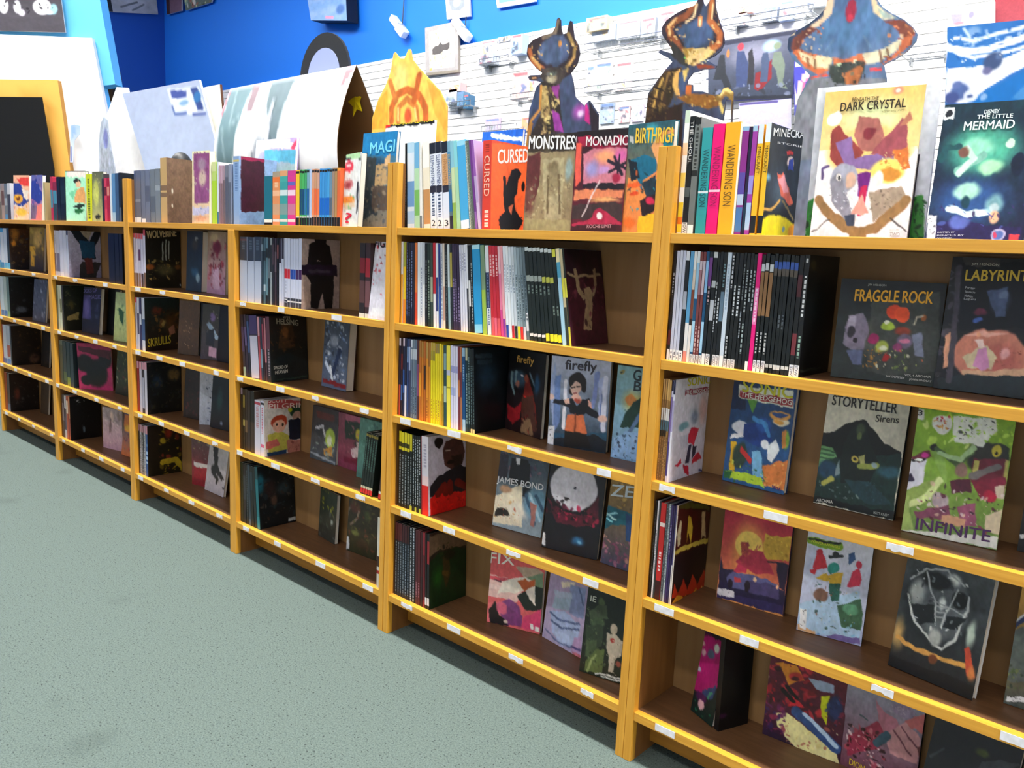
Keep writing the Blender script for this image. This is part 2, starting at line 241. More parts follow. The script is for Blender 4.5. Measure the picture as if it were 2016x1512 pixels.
["hill_cover",6,2,[0.115,0.169,-0.026,0.067,0.162,0.26,0.02],"blue cartoon comic with green hills and an orange loop, third shelf down","1c2c50",[["g","20406c","2a5a90"],["p","16284c",-0.052,0.027,0.217,0.024,0.24,0.299,0.007,0.302],["e",0.917,0.11,0.129,0.058,"28508c",0.6],["p","60a040",0.251,0.185,0.419,0.189,0.366,0.307],["e",0.79,0.292,0.18,0.054,"e0a050",0.2],["e",0.787,0.278,0.147,0.025,"30508c",0.3],["e",0.819,0.349,0.147,0.039,"f0e4c8",0.3],["e",0.785,0.343,0.098,0.029,"e8a848",0.4],["e",0.186,0.46,0.158,0.066,"e8ecf4",0.2],["p","f0f0f4",0.06,0.547,0.349,0.473,0.327,0.537,0.049,0.58],["p","1c3c84",0.232,0.424,0.636,0.359,0.741,0.529,0.52,0.617,0.264,0.575],["e",0.561,0.408,0.151,0.089,"2858a8",0.4],["l","4890d0",0.037,0.393,0.355,0.574,0.386,0.664,0.487],["e",0.616,0.584,0.084,0.05,"e8eef4",0.3],["p","e8f0f4",0.669,0.588,0.786,0.503,0.86,0.615,0.767,0.728,0.676,0.699],["p","e0b020",0.071,0.598,0.161,0.598,0.188,0.888,0.095,0.879],["e",0.242,0.724,0.14,0.142,"2c4034",0.3],["p","c03030",0.24,0.63,0.444,0.75,0.439,0.812,0.236,0.693],["e",0.521,0.745,0.054,0.034,"d02030",0.2],["p","7ab8e0",0.426,0.669,0.562,0.652,0.664,0.885,0.5,0.928],["e",0.936,0.506,0.064,0.097,"8ab848",0.4],["p","d89048",0.853,0.425,0.915,0.408,0.949,0.564,0.889,0.591],["p","d88040",0.624,0.777,1.039,0.672,1.052,0.961,0.679,0.954],["s",["e8a860","c07030","f0c070"],30,0.024,0.661,0.721,1.037,0.967],["p","b8d838",0.041,0.887,0.614,0.892,0.719,0.979,0.038,0.961],["s",["58a030","e0f060","2c7030","306830"],50,0.02,0.035,0.783,0.709,1.015],["p","2c6a3c",0.005,0.891,0.152,0.893,0.112,0.961,0.017,0.964],["p","e8ecd8",0.092,0.066,0.952,0.048,0.969,0.199,0.109,0.188],["p","a03038",0.12,0.115,0.951,0.117,0.952,0.184,0.125,0.178],["t","SONIC",0.149,0.123,0.943,0.118,0.114,"d0cc18"],["t","THE HEDGEHOG",0.141,0.17,0.947,0.175,0.045,"f0ece0"],["t","SEGA",0.81,0.966,0.955,0.973,0.03,"203080"]],120],
["hooded_cover",6,2,[0.35,0.155,0.028,0.102,0.174,0.262,0.016],"cream and black comic with a hooded figure seated by a dark hill, third shelf down","181c1a",[["g","d8d4c0","d0ccb8"],["p","0c1210",-0.061,0.392,0.13,0.359,0.264,0.259,0.435,0.203,0.511,0.21,0.663,0.297,0.767,0.377,0.977,0.417,0.991,0.552,0.002,0.687],["p","14302c",-0.05,0.629,0.98,0.432,1.007,0.995,-0.002,0.992],["e",0.875,0.609,0.196,0.07,"2c5868",0.7],["p","60905c",-0.033,0.486,0.144,0.496,0.223,0.572,0.09,0.611,-0.005,0.688],["l","284a30",0.01,-0.017,0.56,0.173,0.557],["l","284a30",0.01,-0.016,0.603,0.164,0.59],["l","284a30",0.01,-0.026,0.518,0.183,0.534],["e",0.138,0.69,0.169,0.094,"1c3c54",0.4],["p","0e1c18",0.297,0.775,0.265,0.481,0.333,0.293,0.44,0.229,0.522,0.261,0.596,0.398,0.745,0.545,0.665,0.722],["e",0.453,0.29,0.073,0.071,"3c4a34",0.5],["e",0.459,0.352,0.035,0.045,"58683c",0.4],["e",0.442,0.554,0.044,0.035,"c0b050",0.2],["e",0.442,0.554,0.021,0.016,"181810",0.2],["p","a8a868",0.472,0.518,0.557,0.497,0.581,0.608,0.519,0.596],["l","8c9848",0.036,0.521,0.606,0.639,0.6,0.721,0.569],["e",0.692,0.572,0.049,0.028,"8ca0a8",0.4],["p","708488",0.225,0.657,0.27,0.576,0.279,0.692,0.226,0.732],["s",["5c6c68","303c38","788480"],40,0.017,0.021,0.78,0.534,0.915],["e",0.551,0.854,0.05,0.033,"788c84",0.4],["l","a8a850",0.03,0.099,0.804,0.2,0.757],["p","1c3a40",0.35,0.735,0.663,0.712,0.921,0.829,0.957,0.864,0.646,0.913,0.478,0.833],["s",["406068","284850"],30,0.012,0.624,0.714,0.852,0.875],["p","0c1616",-0.006,0.949,1.0,0.93,1.003,0.996,-0.002,0.992],["t","STORYTELLER",0.056,0.122,0.856,0.116,0.087,"282420"],["t","Sirens",0.622,0.208,0.894,0.193,0.06,"3c3830"],["t","ARCHAIA",0.041,0.98,0.248,0.97,0.025,"d0d0c8"],["t","MATT KINDT",0.764,0.978,0.945,0.975,0.022,"b0b8b4"]],156],
["green_hair",6,2,[0.556,0.102,0.121,0.122,0.174,0.26,0.012],"lime-green comic with flowing green strands and a maroon crowd, right of the hooded cover","303828",[["g","8cb828","6a8a48"],["s",["b0d838","c8e860","78a030","e0f090"],60,0.043,-0.025,-0.01,1.01,0.27],["p","2c3428",0.633,0.295,0.738,0.207,0.879,0.191,0.979,0.216,0.984,0.364,0.655,0.406],["e",0.76,0.317,0.236,0.138,"30302c",0.3],["p","d0d0dc",-0.06,0.417,0.166,0.36,0.168,0.634,-0.023,0.67],["p","6a2838",-0.037,0.394,0.184,0.319,0.21,0.384,0.077,0.439],["e",0.136,0.373,0.051,0.025,"c83090",0.3],["l","181818",0.017,0.001,0.419,0.137,0.412],["e",0.072,0.411,0.051,0.015,"e8f0e8",0.2],["l","282040",0.019,-0.02,0.585,0.02,0.55,0.051,0.576,-0.013,0.589],["p","84a84c",0.193,0.298,0.283,0.298,0.407,0.476,0.416,0.59,0.255,0.417],["p","88a050",0.003,0.666,0.35,0.512,0.354,0.599,0.239,0.732,-0.004,0.836],["l","d0e098",0.036,0.042,0.799,0.23,0.684,0.343,0.542],["e",0.224,0.29,0.043,0.038,"202018",0.3],["l","486038",0.029,0.258,0.301,0.482,0.409,0.609,0.298],["l","a8c890",0.029,0.29,0.336,0.499,0.368,0.626,0.258],["p","6a2030",0.641,0.332,0.971,0.301,0.997,0.493,0.651,0.511],["e",0.855,0.25,0.054,0.051,"c8b838",0.25],["e",0.858,0.268,0.021,0.015,"201810",0.4],["p","c0b860",0.656,0.349,0.702,0.334,0.706,0.418,0.65,0.445],["l","706a68",0.039,0.654,0.463,0.891,0.376],["p","c0b860",0.948,0.304,0.985,0.309,1.003,0.464,0.968,0.469],["e",0.538,0.44,0.08,0.065,"8a6a60",0.3],["p","501c30",0.442,0.529,0.645,0.483,0.667,0.595,0.477,0.64],["p","7a1c34",0.649,0.502,0.988,0.448,0.991,0.587,0.773,0.637],["e",0.85,0.598,0.082,0.055,"b01c3c",0.3],["p","d0c0a8",0.896,0.525,0.987,0.504,0.995,0.605,0.924,0.606],["e",0.362,0.704,0.112,0.076,"b0a0a8",0.3],["p","784058",0.116,0.838,0.467,0.719,0.49,0.841,0.151,0.882],["p","94506c",0.544,0.727,0.731,0.671,0.78,0.863,0.621,0.869],["s",["c8b8b8","e0d0d0","501830","8a3050","d8b8a0","301828"],90,0.024,0.096,0.557,1.019,0.921],["p","c89878",0.409,0.814,0.659,0.806,0.659,0.873,0.41,0.882],["p","d8c8a8",0.843,0.749,0.997,0.68,1.001,0.885,0.866,0.869],["p","d8d8d0",-0.015,0.917,0.105,0.988,0.992,0.896,1.002,0.998,-0.002,1.003],["p","98b060",-0.055,0.714,0.027,0.722,0.131,0.984,0.001,0.999],["p","e4e4dc",-0.033,0.012,0.059,0.011,0.067,0.083,-0.025,0.083],["t","3",-0.003,0.061,0.045,0.061,0.044,"202020"],["e",0.271,0.106,0.113,0.08,"e8e8e0",0.15],["s",["c83040","a02030","d8a040"],24,0.02,0.192,0.039,0.355,0.133],["p","e8ece0",0.37,0.028,0.797,0.013,0.825,0.094,0.708,0.239,0.423,0.233],["s",["1c2018","88c020","a8d838","283020"],60,0.018,0.415,0.016,0.788,0.201],["t","INFINITE",0.147,0.966,0.918,0.95,0.089,"482058"]],188],
["edge_dark",6,2,[0.759,0.154,0.052,0.105,0.162,0.255,0.012],"black comic cut off by the right edge of the view, third shelf down",None,[["g","14161a","0c0e10"],["p","c8c8c8",0.004,0.869,0.105,0.872,0.111,0.899,0.01,0.897]],198],
["car_cover",6,3,[0.126,0.161,0.094,0.037,0.171,0.26,0.012],"red and purple comic with a purple car under a yellow sun, fourth shelf down","383044",[["g","b01840","d89050"],["e",0.407,0.455,0.351,0.43,"e8a050",0.8],["e",0.415,0.42,0.221,0.158,"ecc860",0.1],["p","242040",0.003,0.941,0.003,0.581,0.052,0.704,0.218,0.674,0.337,0.708,0.997,0.75,1.01,0.987,-0.0,0.995],["p","c8a038",0.607,0.257,0.987,0.231,1.005,0.46,0.647,0.496],["s",["e8c848","a07820","d8b040"],36,0.022,0.629,0.237,0.991,0.482],["p","5c5c8c",0.122,0.785,0.221,0.692,0.499,0.679,0.882,0.699,0.906,0.84,0.472,0.851,0.193,0.867],["p","48406c",0.454,0.743,0.911,0.712,0.906,0.84,0.475,0.869],["p","c03050",0.221,0.692,0.289,0.587,0.422,0.545,0.415,0.675],["p","b03048",0.234,0.596,0.404,0.437,0.623,0.436,0.816,0.621,0.553,0.669],["p","a04038",0.287,0.401,0.392,0.365,0.41,0.473,0.307,0.528],["s",["b85040","883040","d06848"],24,0.027,0.306,0.392,0.628,0.589],["e",0.201,0.827,0.039,0.055,"201828",0.2],["e",0.446,0.809,0.046,0.065,"201828",0.2],["e",0.549,0.716,0.032,0.025,"f0c8a0",0.3],["e",0.874,0.728,0.026,0.028,"f0b890",0.3],["p","c04048",0.244,0.744,0.341,0.736,0.349,0.784,0.252,0.795],["l","201830",0.013,0.704,0.513,1.033,0.5],["p","281c38",0.824,0.51,1.006,0.496,0.997,0.75,0.914,0.73],["p","342c58",0.003,0.941,0.995,0.896,1.005,0.988,-0.0,0.995],["p","e0dce0",0.001,0.894,0.26,0.892,0.26,0.963,0.007,0.967],["s",["282838"],14,0.012,0.028,0.894,0.243,0.967]],131],
["team_cover",6,3,[0.347,0.135,0.194,0.092,0.142,0.26,0.014],"white comic busy with small bright leaping fighters, fourth shelf down","181818",[["g","dcdce4","a8b0d0"],["e",0.17,0.384,0.226,0.265,"b8c0d8",0.7],["p","a8c4dc",-0.016,0.752,0.88,0.524,0.978,0.977,0.02,0.989],["p","c02838",0.131,0.406,0.173,0.265,0.226,0.241,0.328,0.313,0.37,0.375,0.205,0.414],["p","c02838",0.092,0.428,0.228,0.385,0.184,0.45,0.111,0.451],["e",0.214,0.251,0.045,0.033,"b02030",0.2],["e",0.461,0.242,0.05,0.026,"202428",0.2],["l","202428",0.021,0.381,0.269,0.557,0.254],["p","30507c",0.683,0.318,0.648,0.222,0.726,0.196,0.771,0.273],["e",0.831,0.298,0.048,0.039,"c02848",0.2],["p","c8304c",0.694,0.5,0.734,0.361,0.838,0.331,0.886,0.424,0.873,0.492],["e",0.454,0.367,0.094,0.059,"28887c",0.15],["p","d0a828",0.191,0.483,0.352,0.428,0.446,0.466,0.37,0.51],["p","c8a028",0.356,0.445,0.601,0.395,0.598,0.513,0.436,0.552],["p","24584c",0.402,0.523,0.595,0.497,0.599,0.648,0.492,0.68],["s",["d0b030","286858","185048"],20,0.02,0.207,0.406,0.624,0.653],["e",0.311,0.637,0.14,0.066,"7a5848",0.3],["p","3c6044",0.582,0.701,0.921,0.585,0.976,0.71,0.954,0.864,0.676,0.873],["e",0.78,0.706,0.135,0.059,"58906c",0.3],["s",["50705c","304838","8c5840","c8c0a0","284038"],60,0.024,0.17,0.543,0.915,0.937],["s",["80b8d8","a0d0e8","6090c8"],30,0.028,0.063,0.8,0.95,1.031],["p","d8a878",0.011,0.947,0.294,0.965,0.301,0.998,0.014,1.004],["p","706098",0.469,0.972,0.968,0.929,0.99,0.992,0.534,1.005],["p","e8e8e8",0.018,0.799,0.127,0.801,0.151,0.983,0.045,0.982],["s",["202020"],14,0.012,0.05,0.809,0.124,0.968],["l","78a018",0.064,0.048,0.158,0.212,0.175,0.498,0.177],["l","181c10",0.018,0.03,0.143,0.237,0.159,0.507,0.153],["t","POWER RANGERS",0.068,0.184,0.506,0.19,0.023,"e0e030"]],127],
["chrome_cover",6,3,[0.565,0.122,-0.171,0.125,0.173,0.262,0.02],"black and silver comic with a shiny chrome dome, fourth shelf down","d0d0d0",[["g","4a5052","181c20"],["e",0.448,0.399,0.473,0.382,"1c2124",0.3],["e",0.477,0.365,0.38,0.343,"565c60",0.3],["e",0.19,0.325,0.132,0.143,"b8bcb8",0.7],["e",0.572,0.153,0.107,0.076,"e8ece4",0.7],["e",0.486,0.363,0.054,0.076,"f0f4f0",0.7],["e",0.666,0.291,0.105,0.075,"0c0e10",0.3],["e",0.392,0.195,0.22,0.077,"14181a",0.4],["l","c0c4c0",0.015,0.096,0.389,0.217,0.568,0.427,0.678,0.571,0.707,0.706,0.575,0.773,0.345,0.764,0.241],["l","a8acac",0.012,0.085,0.238,0.257,0.13,0.48,0.094,0.691,0.179],["l","b8bcbc",0.01,0.264,0.156,0.398,0.357,0.446,0.536],["l","b8bcbc",0.009,0.628,0.221,0.541,0.457,0.526,0.542],["p","181c20",0.139,0.434,0.39,0.4,0.446,0.536,0.262,0.584],["p","181c20",0.559,0.453,0.787,0.394,0.71,0.521,0.544,0.538],["l","a0a4a4",0.009,0.411,0.408,0.542,0.389],["l","a0a4a4",0.009,0.426,0.446,0.545,0.429],["l","a0a4a4",0.009,0.44,0.483,0.544,0.47],["l","a0a4a4",0.009,0.383,0.374,0.783,0.382],["s",["e0e4e0","80888c","2c3034"],60,0.021,0.112,0.12,0.766,0.681],["e",0.474,0.638,0.109,0.089,"a8aca8",0.5],["e",0.054,0.723,0.117,0.197,"c8a060",0.9],["l","d8a050",0.028,0.061,0.749,0.278,0.788,0.494,0.783,0.743,0.78,0.921,0.755],["e",0.863,0.507,0.068,0.148,"b8c8b8",0.7],["p","c04830",0.825,0.636,0.861,0.6,0.983,0.816,0.887,0.831],["e",0.503,0.814,0.062,0.051,"6a3a20",0.4],["e",0.934,0.804,0.067,0.074,"c87840",0.7],["p","0e1216",0.004,0.921,0.991,0.88,1.0,1.002,-0.0,0.996]],165],
["edge_jet",6,3,[0.779,0.127,0.052,0.105,0.168,0.26,0.014],"yellow, blue and grey comic cut off by the right edge, fourth shelf down",None,[["g","c89030","48504c"],["p","20305c",-0.037,0.382,0.087,0.252,0.103,0.326,-0.01,0.428],["p","e8e8e8",-0.031,0.367,0.087,0.252,0.091,0.27,-0.022,0.385],["p","58605c",-0.056,0.451,0.114,0.376,0.203,0.798,0.005,0.819],["s",["788048","506038","303c30"],30,0.021,-0.015,0.702,0.162,0.864],["p","e0e0e0",0.013,0.936,0.195,0.917,0.203,0.954,0.014,0.982],["s",["202020"],10,0.012,0.027,0.921,0.179,0.965]],202],
["magenta_cover",6,4,[0.106,0.131,-0.394,0.124,0.086,0.26,0.016],"magenta and black comic turned sideways, standing alone at the left of the bottom shelf",None,[["g","1c1420","0c2420"],["p","a01860",-0.725,0.251,0.765,0.161,0.9,0.613,0.425,0.753,-0.159,0.796],["e",0.118,0.397,0.615,0.273,"b01c6c",0.5],["p","101418",-1.139,0.312,-0.71,0.269,-0.099,0.864,-0.722,0.893],["e",-0.469,0.649,0.145,0.059,"d0b0b0",0.3],["e",-0.01,0.554,0.155,0.031,"b0b0c0",0.3],["e",0.104,0.38,0.108,0.041,"d8a8b0",0.3],["e",0.422,0.348,0.18,0.051,"506078",0.3],["e",0.602,0.263,0.133,0.05,"c8d0c0",0.3],["l","d0a0a0",0.053,-0.264,0.261,0.03,0.294],["p","304068",0.32,0.732,0.886,0.597,0.839,0.738,0.303,0.813],["e",0.341,0.807,0.304,0.068,"481848",0.4],["e",0.399,0.874,0.151,0.057,"d0a0a8",0.2],["l","408868",0.031,0.618,0.777,0.649,0.714,0.753,0.686],["s",["105038","208058","0c2c28"],24,0.036,0.106,0.801,0.858,1.053]],41],
["magenta_back",6,4,[0.184,0.086,1.196,0.013,0.096,0.26,0.016],"plain black book cover leaning behind the magenta comic, bottom shelf",None,[["g","0a0c10","06080a"],["e",0.103,0.844,0.191,0.039,"301030",0.6]],57],
["speed_cover",6,4,[0.28,0.166,0.073,0.027,0.187,0.26,0.012],"red, yellow and blue comic with slanting speed streaks, bottom shelf","181420",[["g","701828","301830"],["p","d88828",0.077,0.248,0.341,0.217,0.454,0.333,0.275,0.419],["s",["a01c28","c8303c","60141c","301018"],60,0.061,-0.03,0.207,0.711,0.651],["p","d82838",0.338,0.513,0.492,0.58,0.308,0.633],["l","181014",0.029,0.213,0.491,0.346,0.566],["l","181014",0.029,0.254,0.443,0.387,0.517],["p","e0d898",0.153,0.752,0.292,0.693,0.94,0.905,0.999,0.995,0.463,1.016,0.196,0.872],["s",["e8e0b0","c09068","a86050","d8c880"],60,0.034,0.289,0.7,0.945,1.089],["l","2c4878",0.073,0.409,0.659,0.661,0.752,0.934,0.87],["l","a8c0d8",0.029,0.503,0.651,0.756,0.76,0.931,0.853],["p","c8d018",0.682,0.435,0.789,0.387,0.789,0.677,0.709,0.609],["e",0.874,0.489,0.109,0.155,"24305c",0.4],["s",["3a4c80","182040","80203c"],30,0.029,0.77,0.369,0.988,0.68],["p","98a8c0",0.494,0.286,0.841,0.283,0.83,0.358,0.604,0.384],["p","281830",0.016,0.925,0.461,0.998,0.414,1.013,0.003,1.006],["l","d0a890",0.025,-0.024,0.405,-0.124,0.413],["s",["8c2c48","5a1c50","302050"],40,0.052,-0.022,0.652,0.277,0.942]],151],
["winged_cover",6,4,[0.464,0.171,-0.007,0.0,0.168,0.26,0.012],"grey and pink comic with pointed wings, to the right of the streaked cover, bottom shelf","141214",[["g","98a4b4","704050"],["p","903048",0.076,0.706,0.433,0.458,0.571,0.511,0.516,0.685,0.108,0.891],["p","b07080",0.376,0.255,0.499,0.345,0.676,0.387,0.732,0.463,0.533,0.538,0.454,0.452],["e",0.74,0.276,0.178,0.073,"8c7c94",0.3],["s",["a898a8","706078"],24,0.021,0.583,0.233,0.899,0.35],["l","c06868",0.063,0.84,0.37,1.008,0.29,1.114,0.215,1.148,0.295,0.983,0.374,0.915,0.333],["p","c08c90",0.556,0.547,0.798,0.367,0.977,0.451,0.98,0.696,0.649,0.707],["l","704050",0.012,0.652,0.487,0.887,0.632],["l","704050",0.012,0.746,0.428,0.954,0.55],["s",["181014","2c1418","b04858","d08088","e8d0d0"],110,0.033,0.07,0.559,0.595,0.892],["p","5a2c34",0.954,0.55,1.228,0.301,1.203,0.594,1.021,0.698],["l","385868",0.053,0.467,0.652,0.579,0.555],["l","405058",0.011,0.214,0.458,0.306,0.479],["t","DION",0.143,0.962,0.348,0.977,0.061,"d8b838"]],149],
["dusk_cover",6,4,[0.655,0.1,-0.175,0.244,0.168,0.26,0.02],"near-black comic at the lower right corner of the view, bottom shelf",None,[["g","16181a","0c0e10"],["e",0.592,0.248,0.102,0.036,"3c4418",0.6],["p","34363a",0.596,0.313,0.775,0.239,1.033,0.203,0.565,0.444],["l","303438",0.015,0.035,0.462,0.181,0.357],["p","d8d8d8",-0.097,0.548,-0.021,0.537,0.002,0.599,-0.074,0.611]],166],
["treasury",5,0,[-1.371,0.25,-0.0,0.052,0.263,0.374,0.008],"tall white-edged comic with yellow lettering on black, rising behind the spines",None,[["g","f0f0f0","d8d8d8"],["p","181c20",-0.036,-0.039,0.962,-0.041,0.989,0.026,-0.026,0.031],["t","TREASURY EDITION",0.142,0.012,0.954,0.012,0.04,"f0dc20"],["e",0.044,0.007,0.073,0.022,"d82828",0.2],["p","f4f4f0",-0.0,0.038,1.055,0.035,1.118,0.463,0.055,0.439]],95],
["blue_back",5,0,[-0.83,0.2,0.0,0.07,0.17,0.309,0.012],"blue hardback with pale lettering peeping out behind the orange book",None,[["g","1c58b8","2060c0"],["l","e8f0f8",0.044,0.251,0.04,0.399,0.055],["l","e8f0f8",0.043,0.454,0.06,0.618,0.076],["l","d8e8f8",0.036,0.67,0.072,0.989,0.107]],78],
["gilt_cover",5,0,[-0.526,0.094,0.057,0.021,0.163,0.264,0.018],"bagged comic with white title over a faded bronze palace scene, top ledge","40282c",[["g","1c1414","8a7c60"],["p","8c7c5c",-0.002,0.181,1.002,0.183,0.997,0.993,0.016,0.997],["n","b0a078",0.6,7],["p","5c2c2c",-0.013,0.218,0.292,0.181,0.303,0.506,0.175,0.715,0.03,0.806],["e",0.105,0.655,0.157,0.241,"6a4038",0.7],["p","a89c78",0.332,0.255,0.779,0.25,0.803,0.863,0.446,0.895],["e",0.554,0.333,0.15,0.073,"78684c",0.5],["e",0.588,0.48,0.18,0.176,"8a7c5c",0.5],["l","6c5c40",0.022,0.475,0.42,0.495,0.805],["l","6c5c40",0.022,0.685,0.423,0.766,0.804],["s",["c0b48c","70604a","988860"],120,0.027,0.046,0.42,0.956,0.954],["e",0.883,0.368,0.099,0.159,"8ca09c",0.6],["p","a09468",0.022,0.867,0.981,0.876,0.997,0.993,0.022,0.997],["t","MONSTRESS",0.015,0.141,1.058,0.173,0.134,"f0f0f0"]],93],
["web_cover",5,0,[-0.357,0.094,0.031,0.02,0.162,0.264,0.016],"maroon-framed comic with pink sky and black spider-like burst, top ledge","882038",[["g","301820","601828"],["p","1c1418",-0.008,-0.019,0.995,0.011,0.992,0.078,0.018,0.06],["p","981c3c",0.016,0.046,0.275,0.047,0.571,0.161,0.803,0.065,0.992,0.078,0.979,0.172,0.639,0.245,0.35,0.175,0.057,0.132],["p","c87888",0.158,0.233,0.35,0.175,0.981,0.186,1.006,0.527,0.199,0.518],["e",0.585,0.258,0.306,0.097,"f0a070",0.8],["e",0.351,0.379,0.199,0.127,"9890c8",0.8],["e",0.884,0.251,0.162,0.082,"d060a0",0.7],["e",0.576,0.383,0.167,0.056,"c090c8",0.6],["l","201828",0.025,0.764,0.262,0.94,0.444],["l","201828",0.025,0.647,0.301,1.039,0.391],["l","201828",0.025,0.691,0.412,1.027,0.309],["l","201828",0.019,0.857,0.251,0.861,0.456],["e",0.852,0.357,0.07,0.044,"201828",0.3],["p","201820",0.198,0.511,1.006,0.527,0.988,0.582,0.19,0.561],["p","d88058",0.032,0.574,0.988,0.582,0.971,0.65,0.016,0.674],["p","3c2c2c",0.008,0.718,0.98,0.706,0.993,0.886,0.013,0.863],["e",0.647,0.677,0.417,0.042,"e0a468",0.7],["e",0.836,0.47,0.109,0.055,"a02040",0.5],["l","e0d0d0",0.011,0.215,0.833,0.508,0.493],["p","b02848",0.019,0.906,0.336,0.876,0.523,0.789,0.691,0.789,0.896,0.872,0.995,0.9,0.993,0.941,0.026,0.95],["e",0.558,0.832,0.141,0.076,"a82040",0.15],["e",0.563,0.832,0.067,0.04,"e8e0e0",0.2],["p","401820",0.022,0.928,0.998,0.92,1.001,0.994,0.017,0.997],["p","e05848",0.003,0.102,0.112,0.112,0.137,0.489,0.028,0.545],["t","MONADIC",0.198,0.147,1.004,0.162,0.091,"e8e0e0"],["t","ROCHE LIMIT",0.334,0.956,0.812,0.949,0.034,"c89898"]],100],
["bird_cover",5,0,[-0.196,0.088,-0.157,-0.0,0.151,0.271,0.016],"teal and orange comic with a diving blue figure, right end of its ledge","307080",[["g","2c5a68","e08838"],["p","e88c48",0.066,0.485,1.052,0.407,0.978,1.003,-0.003,0.998],["p","1c6a88",0.103,0.315,0.418,0.273,0.678,0.333,0.667,0.448,0.394,0.506,0.382,0.623,0.221,0.436],["p","18222c",0.037,0.312,0.238,0.345,0.328,0.491,0.136,0.513],["p","f0a868",0.638,0.103,0.994,0.082,1.027,0.432,0.755,0.424,0.535,0.226],["e",0.513,0.097,0.219,0.115,"40a8b8",0.6],["p","203440",0.367,0.531,0.671,0.473,0.729,0.628,0.56,0.73],["p","281c20",0.363,0.702,0.76,0.629,0.78,0.745,0.459,0.887],["e",0.209,0.554,0.197,0.032,"e86028",0.4],["e",0.222,0.634,0.131,0.021,"d84820",0.4],["e",0.587,0.704,0.126,0.039,"d02850",0.4],["p","f8c028",0.354,0.834,0.942,0.797,0.948,1.003,0.35,1.007],["e",0.168,0.9,0.199,0.067,"e87028",0.6],["p","208898",0.763,0.121,1.001,0.119,0.994,0.243,0.797,0.23],["p","c8c8c0",0.035,0.102,0.133,0.106,0.137,0.165,0.038,0.161],["s",["e06830","18343c","2890a0"],30,0.038,0.084,0.389,0.786,0.808],["t","BIRTHRIGHT",0.177,0.173,1.162,0.207,0.134,"f0c840"]],88],
["cloak_cover",5,2,[-0.628,0.168,-0.178,0.026,0.173,0.253,0.014],"black comic with two figures in red and brown coats, third shelf down","14100c",[["g","0e1014","241418"],["e",0.285,0.354,0.341,0.146,"3c5468",0.6],["l","7c98a0",0.025,0.12,0.287,0.099,0.406,0.2,0.546],["l","7c98a0",0.022,0.232,0.26,0.215,0.394],["l","607888",0.022,0.61,0.256,0.741,0.388],["e",0.393,0.31,0.037,0.016,"e8e8f0",0.3],["p","70221c",0.437,0.585,0.507,0.315,0.581,0.308,0.819,0.638,0.89,0.856,0.64,0.906,0.479,0.845],["e",0.517,0.33,0.066,0.055,"8c4838",0.3],["e",0.277,0.421,0.068,0.042,"a06858",0.3],["p","20181c",0.177,0.649,0.266,0.472,0.442,0.617,0.34,0.696],["p","901c24",0.027,0.7,0.228,0.726,0.442,0.617,0.399,0.822,0.219,0.912,0.053,0.866],["p","503028",0.432,0.553,0.726,0.519,0.901,0.919,0.457,0.947],["p","8a6c50",0.476,0.828,0.695,0.784,0.801,0.982,0.462,0.98],["e",0.813,0.38,0.107,0.174,"244868",0.7],["e",0.506,0.544,0.044,0.019,"d82820",0.5],["s",["681820","301014","a03028"],40,0.029,0.092,0.616,0.875,1.006],["t","firefly",0.22,0.187,0.689,0.176,0.112,"c89a4c"]],70],
["curtain_cover",5,2,[-0.412,0.098,0.228,0.0,0.181,0.258,0.022],"pale blue comic with a dark-haired woman in front of curtains, third shelf down","141418",[["g","c8cce4","20384c"],["p","9cacd4",-0.007,0.355,0.061,0.049,0.126,0.526,0.078,0.805],["p","6c88c0",0.076,0.228,0.167,0.191,0.191,0.733,0.084,0.866],["p","a8b4dc",0.808,0.199,0.937,0.159,0.964,0.656,0.85,0.637],["l","8090c8",0.035,0.78,0.143,0.747,0.499],["l","5068a8",0.026,0.891,0.368,0.903,0.721],["l","e8e8f4",0.03,0.268,0.272,0.266,0.786],["l","d8dcf0",0.039,0.918,0.19,0.928,0.748],["p","20506c",0.0,0.875,1.042,0.766,1.031,0.998,-0.001,1.006],["p","101c28",0.017,0.935,0.777,0.809,1.006,0.859,1.031,0.998,-0.001,1.006],["e",0.463,0.256,0.159,0.103,"1c1418",0.12],["e",0.392,0.367,0.078,0.05,"1c1418",0.3],["e",0.44,0.333,0.087,0.086,"e8c0b0",0.12],["e",0.57,0.307,0.054,0.074,"1c1418",0.3],["l","8a3038",0.012,0.418,0.391,0.459,0.388],["l","201418",0.012,0.377,0.323,0.422,0.315],["l","201418",0.012,0.456,0.312,0.497,0.309],["p","e0b0a0",0.396,0.411,0.498,0.395,0.561,0.456,0.356,0.482],["p","14141c",0.331,0.462,0.399,0.441,0.476,0.524,0.56,0.442,0.673,0.431,0.727,0.53,0.555,0.636,0.369,0.624],["p","181824",0.075,0.485,0.356,0.475,0.364,0.564,0.197,0.534,0.055,0.532],["p","181824",0.657,0.507,0.843,0.564,0.873,0.635,0.619,0.585],["p","e0b4a4",0.24,0.485,0.33,0.447,0.358,0.505,0.267,0.528],["p","e0a898",0.652,0.448,0.722,0.471,0.727,0.53,0.657,0.507],["e",0.025,0.459,0.057,0.045,"e4c0b4",0.3],["e",0.916,0.624,0.089,0.044,"e4bcb0",0.3],["p","dc7448",0.324,0.644,0.599,0.617,0.662,0.806,0.551,0.848,0.292,0.814],["l","803c28",0.012,0.461,0.615,0.467,0.811],["p","0e1014",0.292,0.814,0.663,0.813,0.747,0.978,0.284,0.983],["e",0.482,0.463,0.068,0.03,"a84838",0.5],["p","e0e4ec",-0.007,0.783,0.112,0.779,0.114,0.994,-0.002,0.996],["s",["303038"],16,0.012,0.019,0.808,0.1,0.983],["t","firefly",0.236,0.17,0.76,0.159,0.139,"302838"]],115],
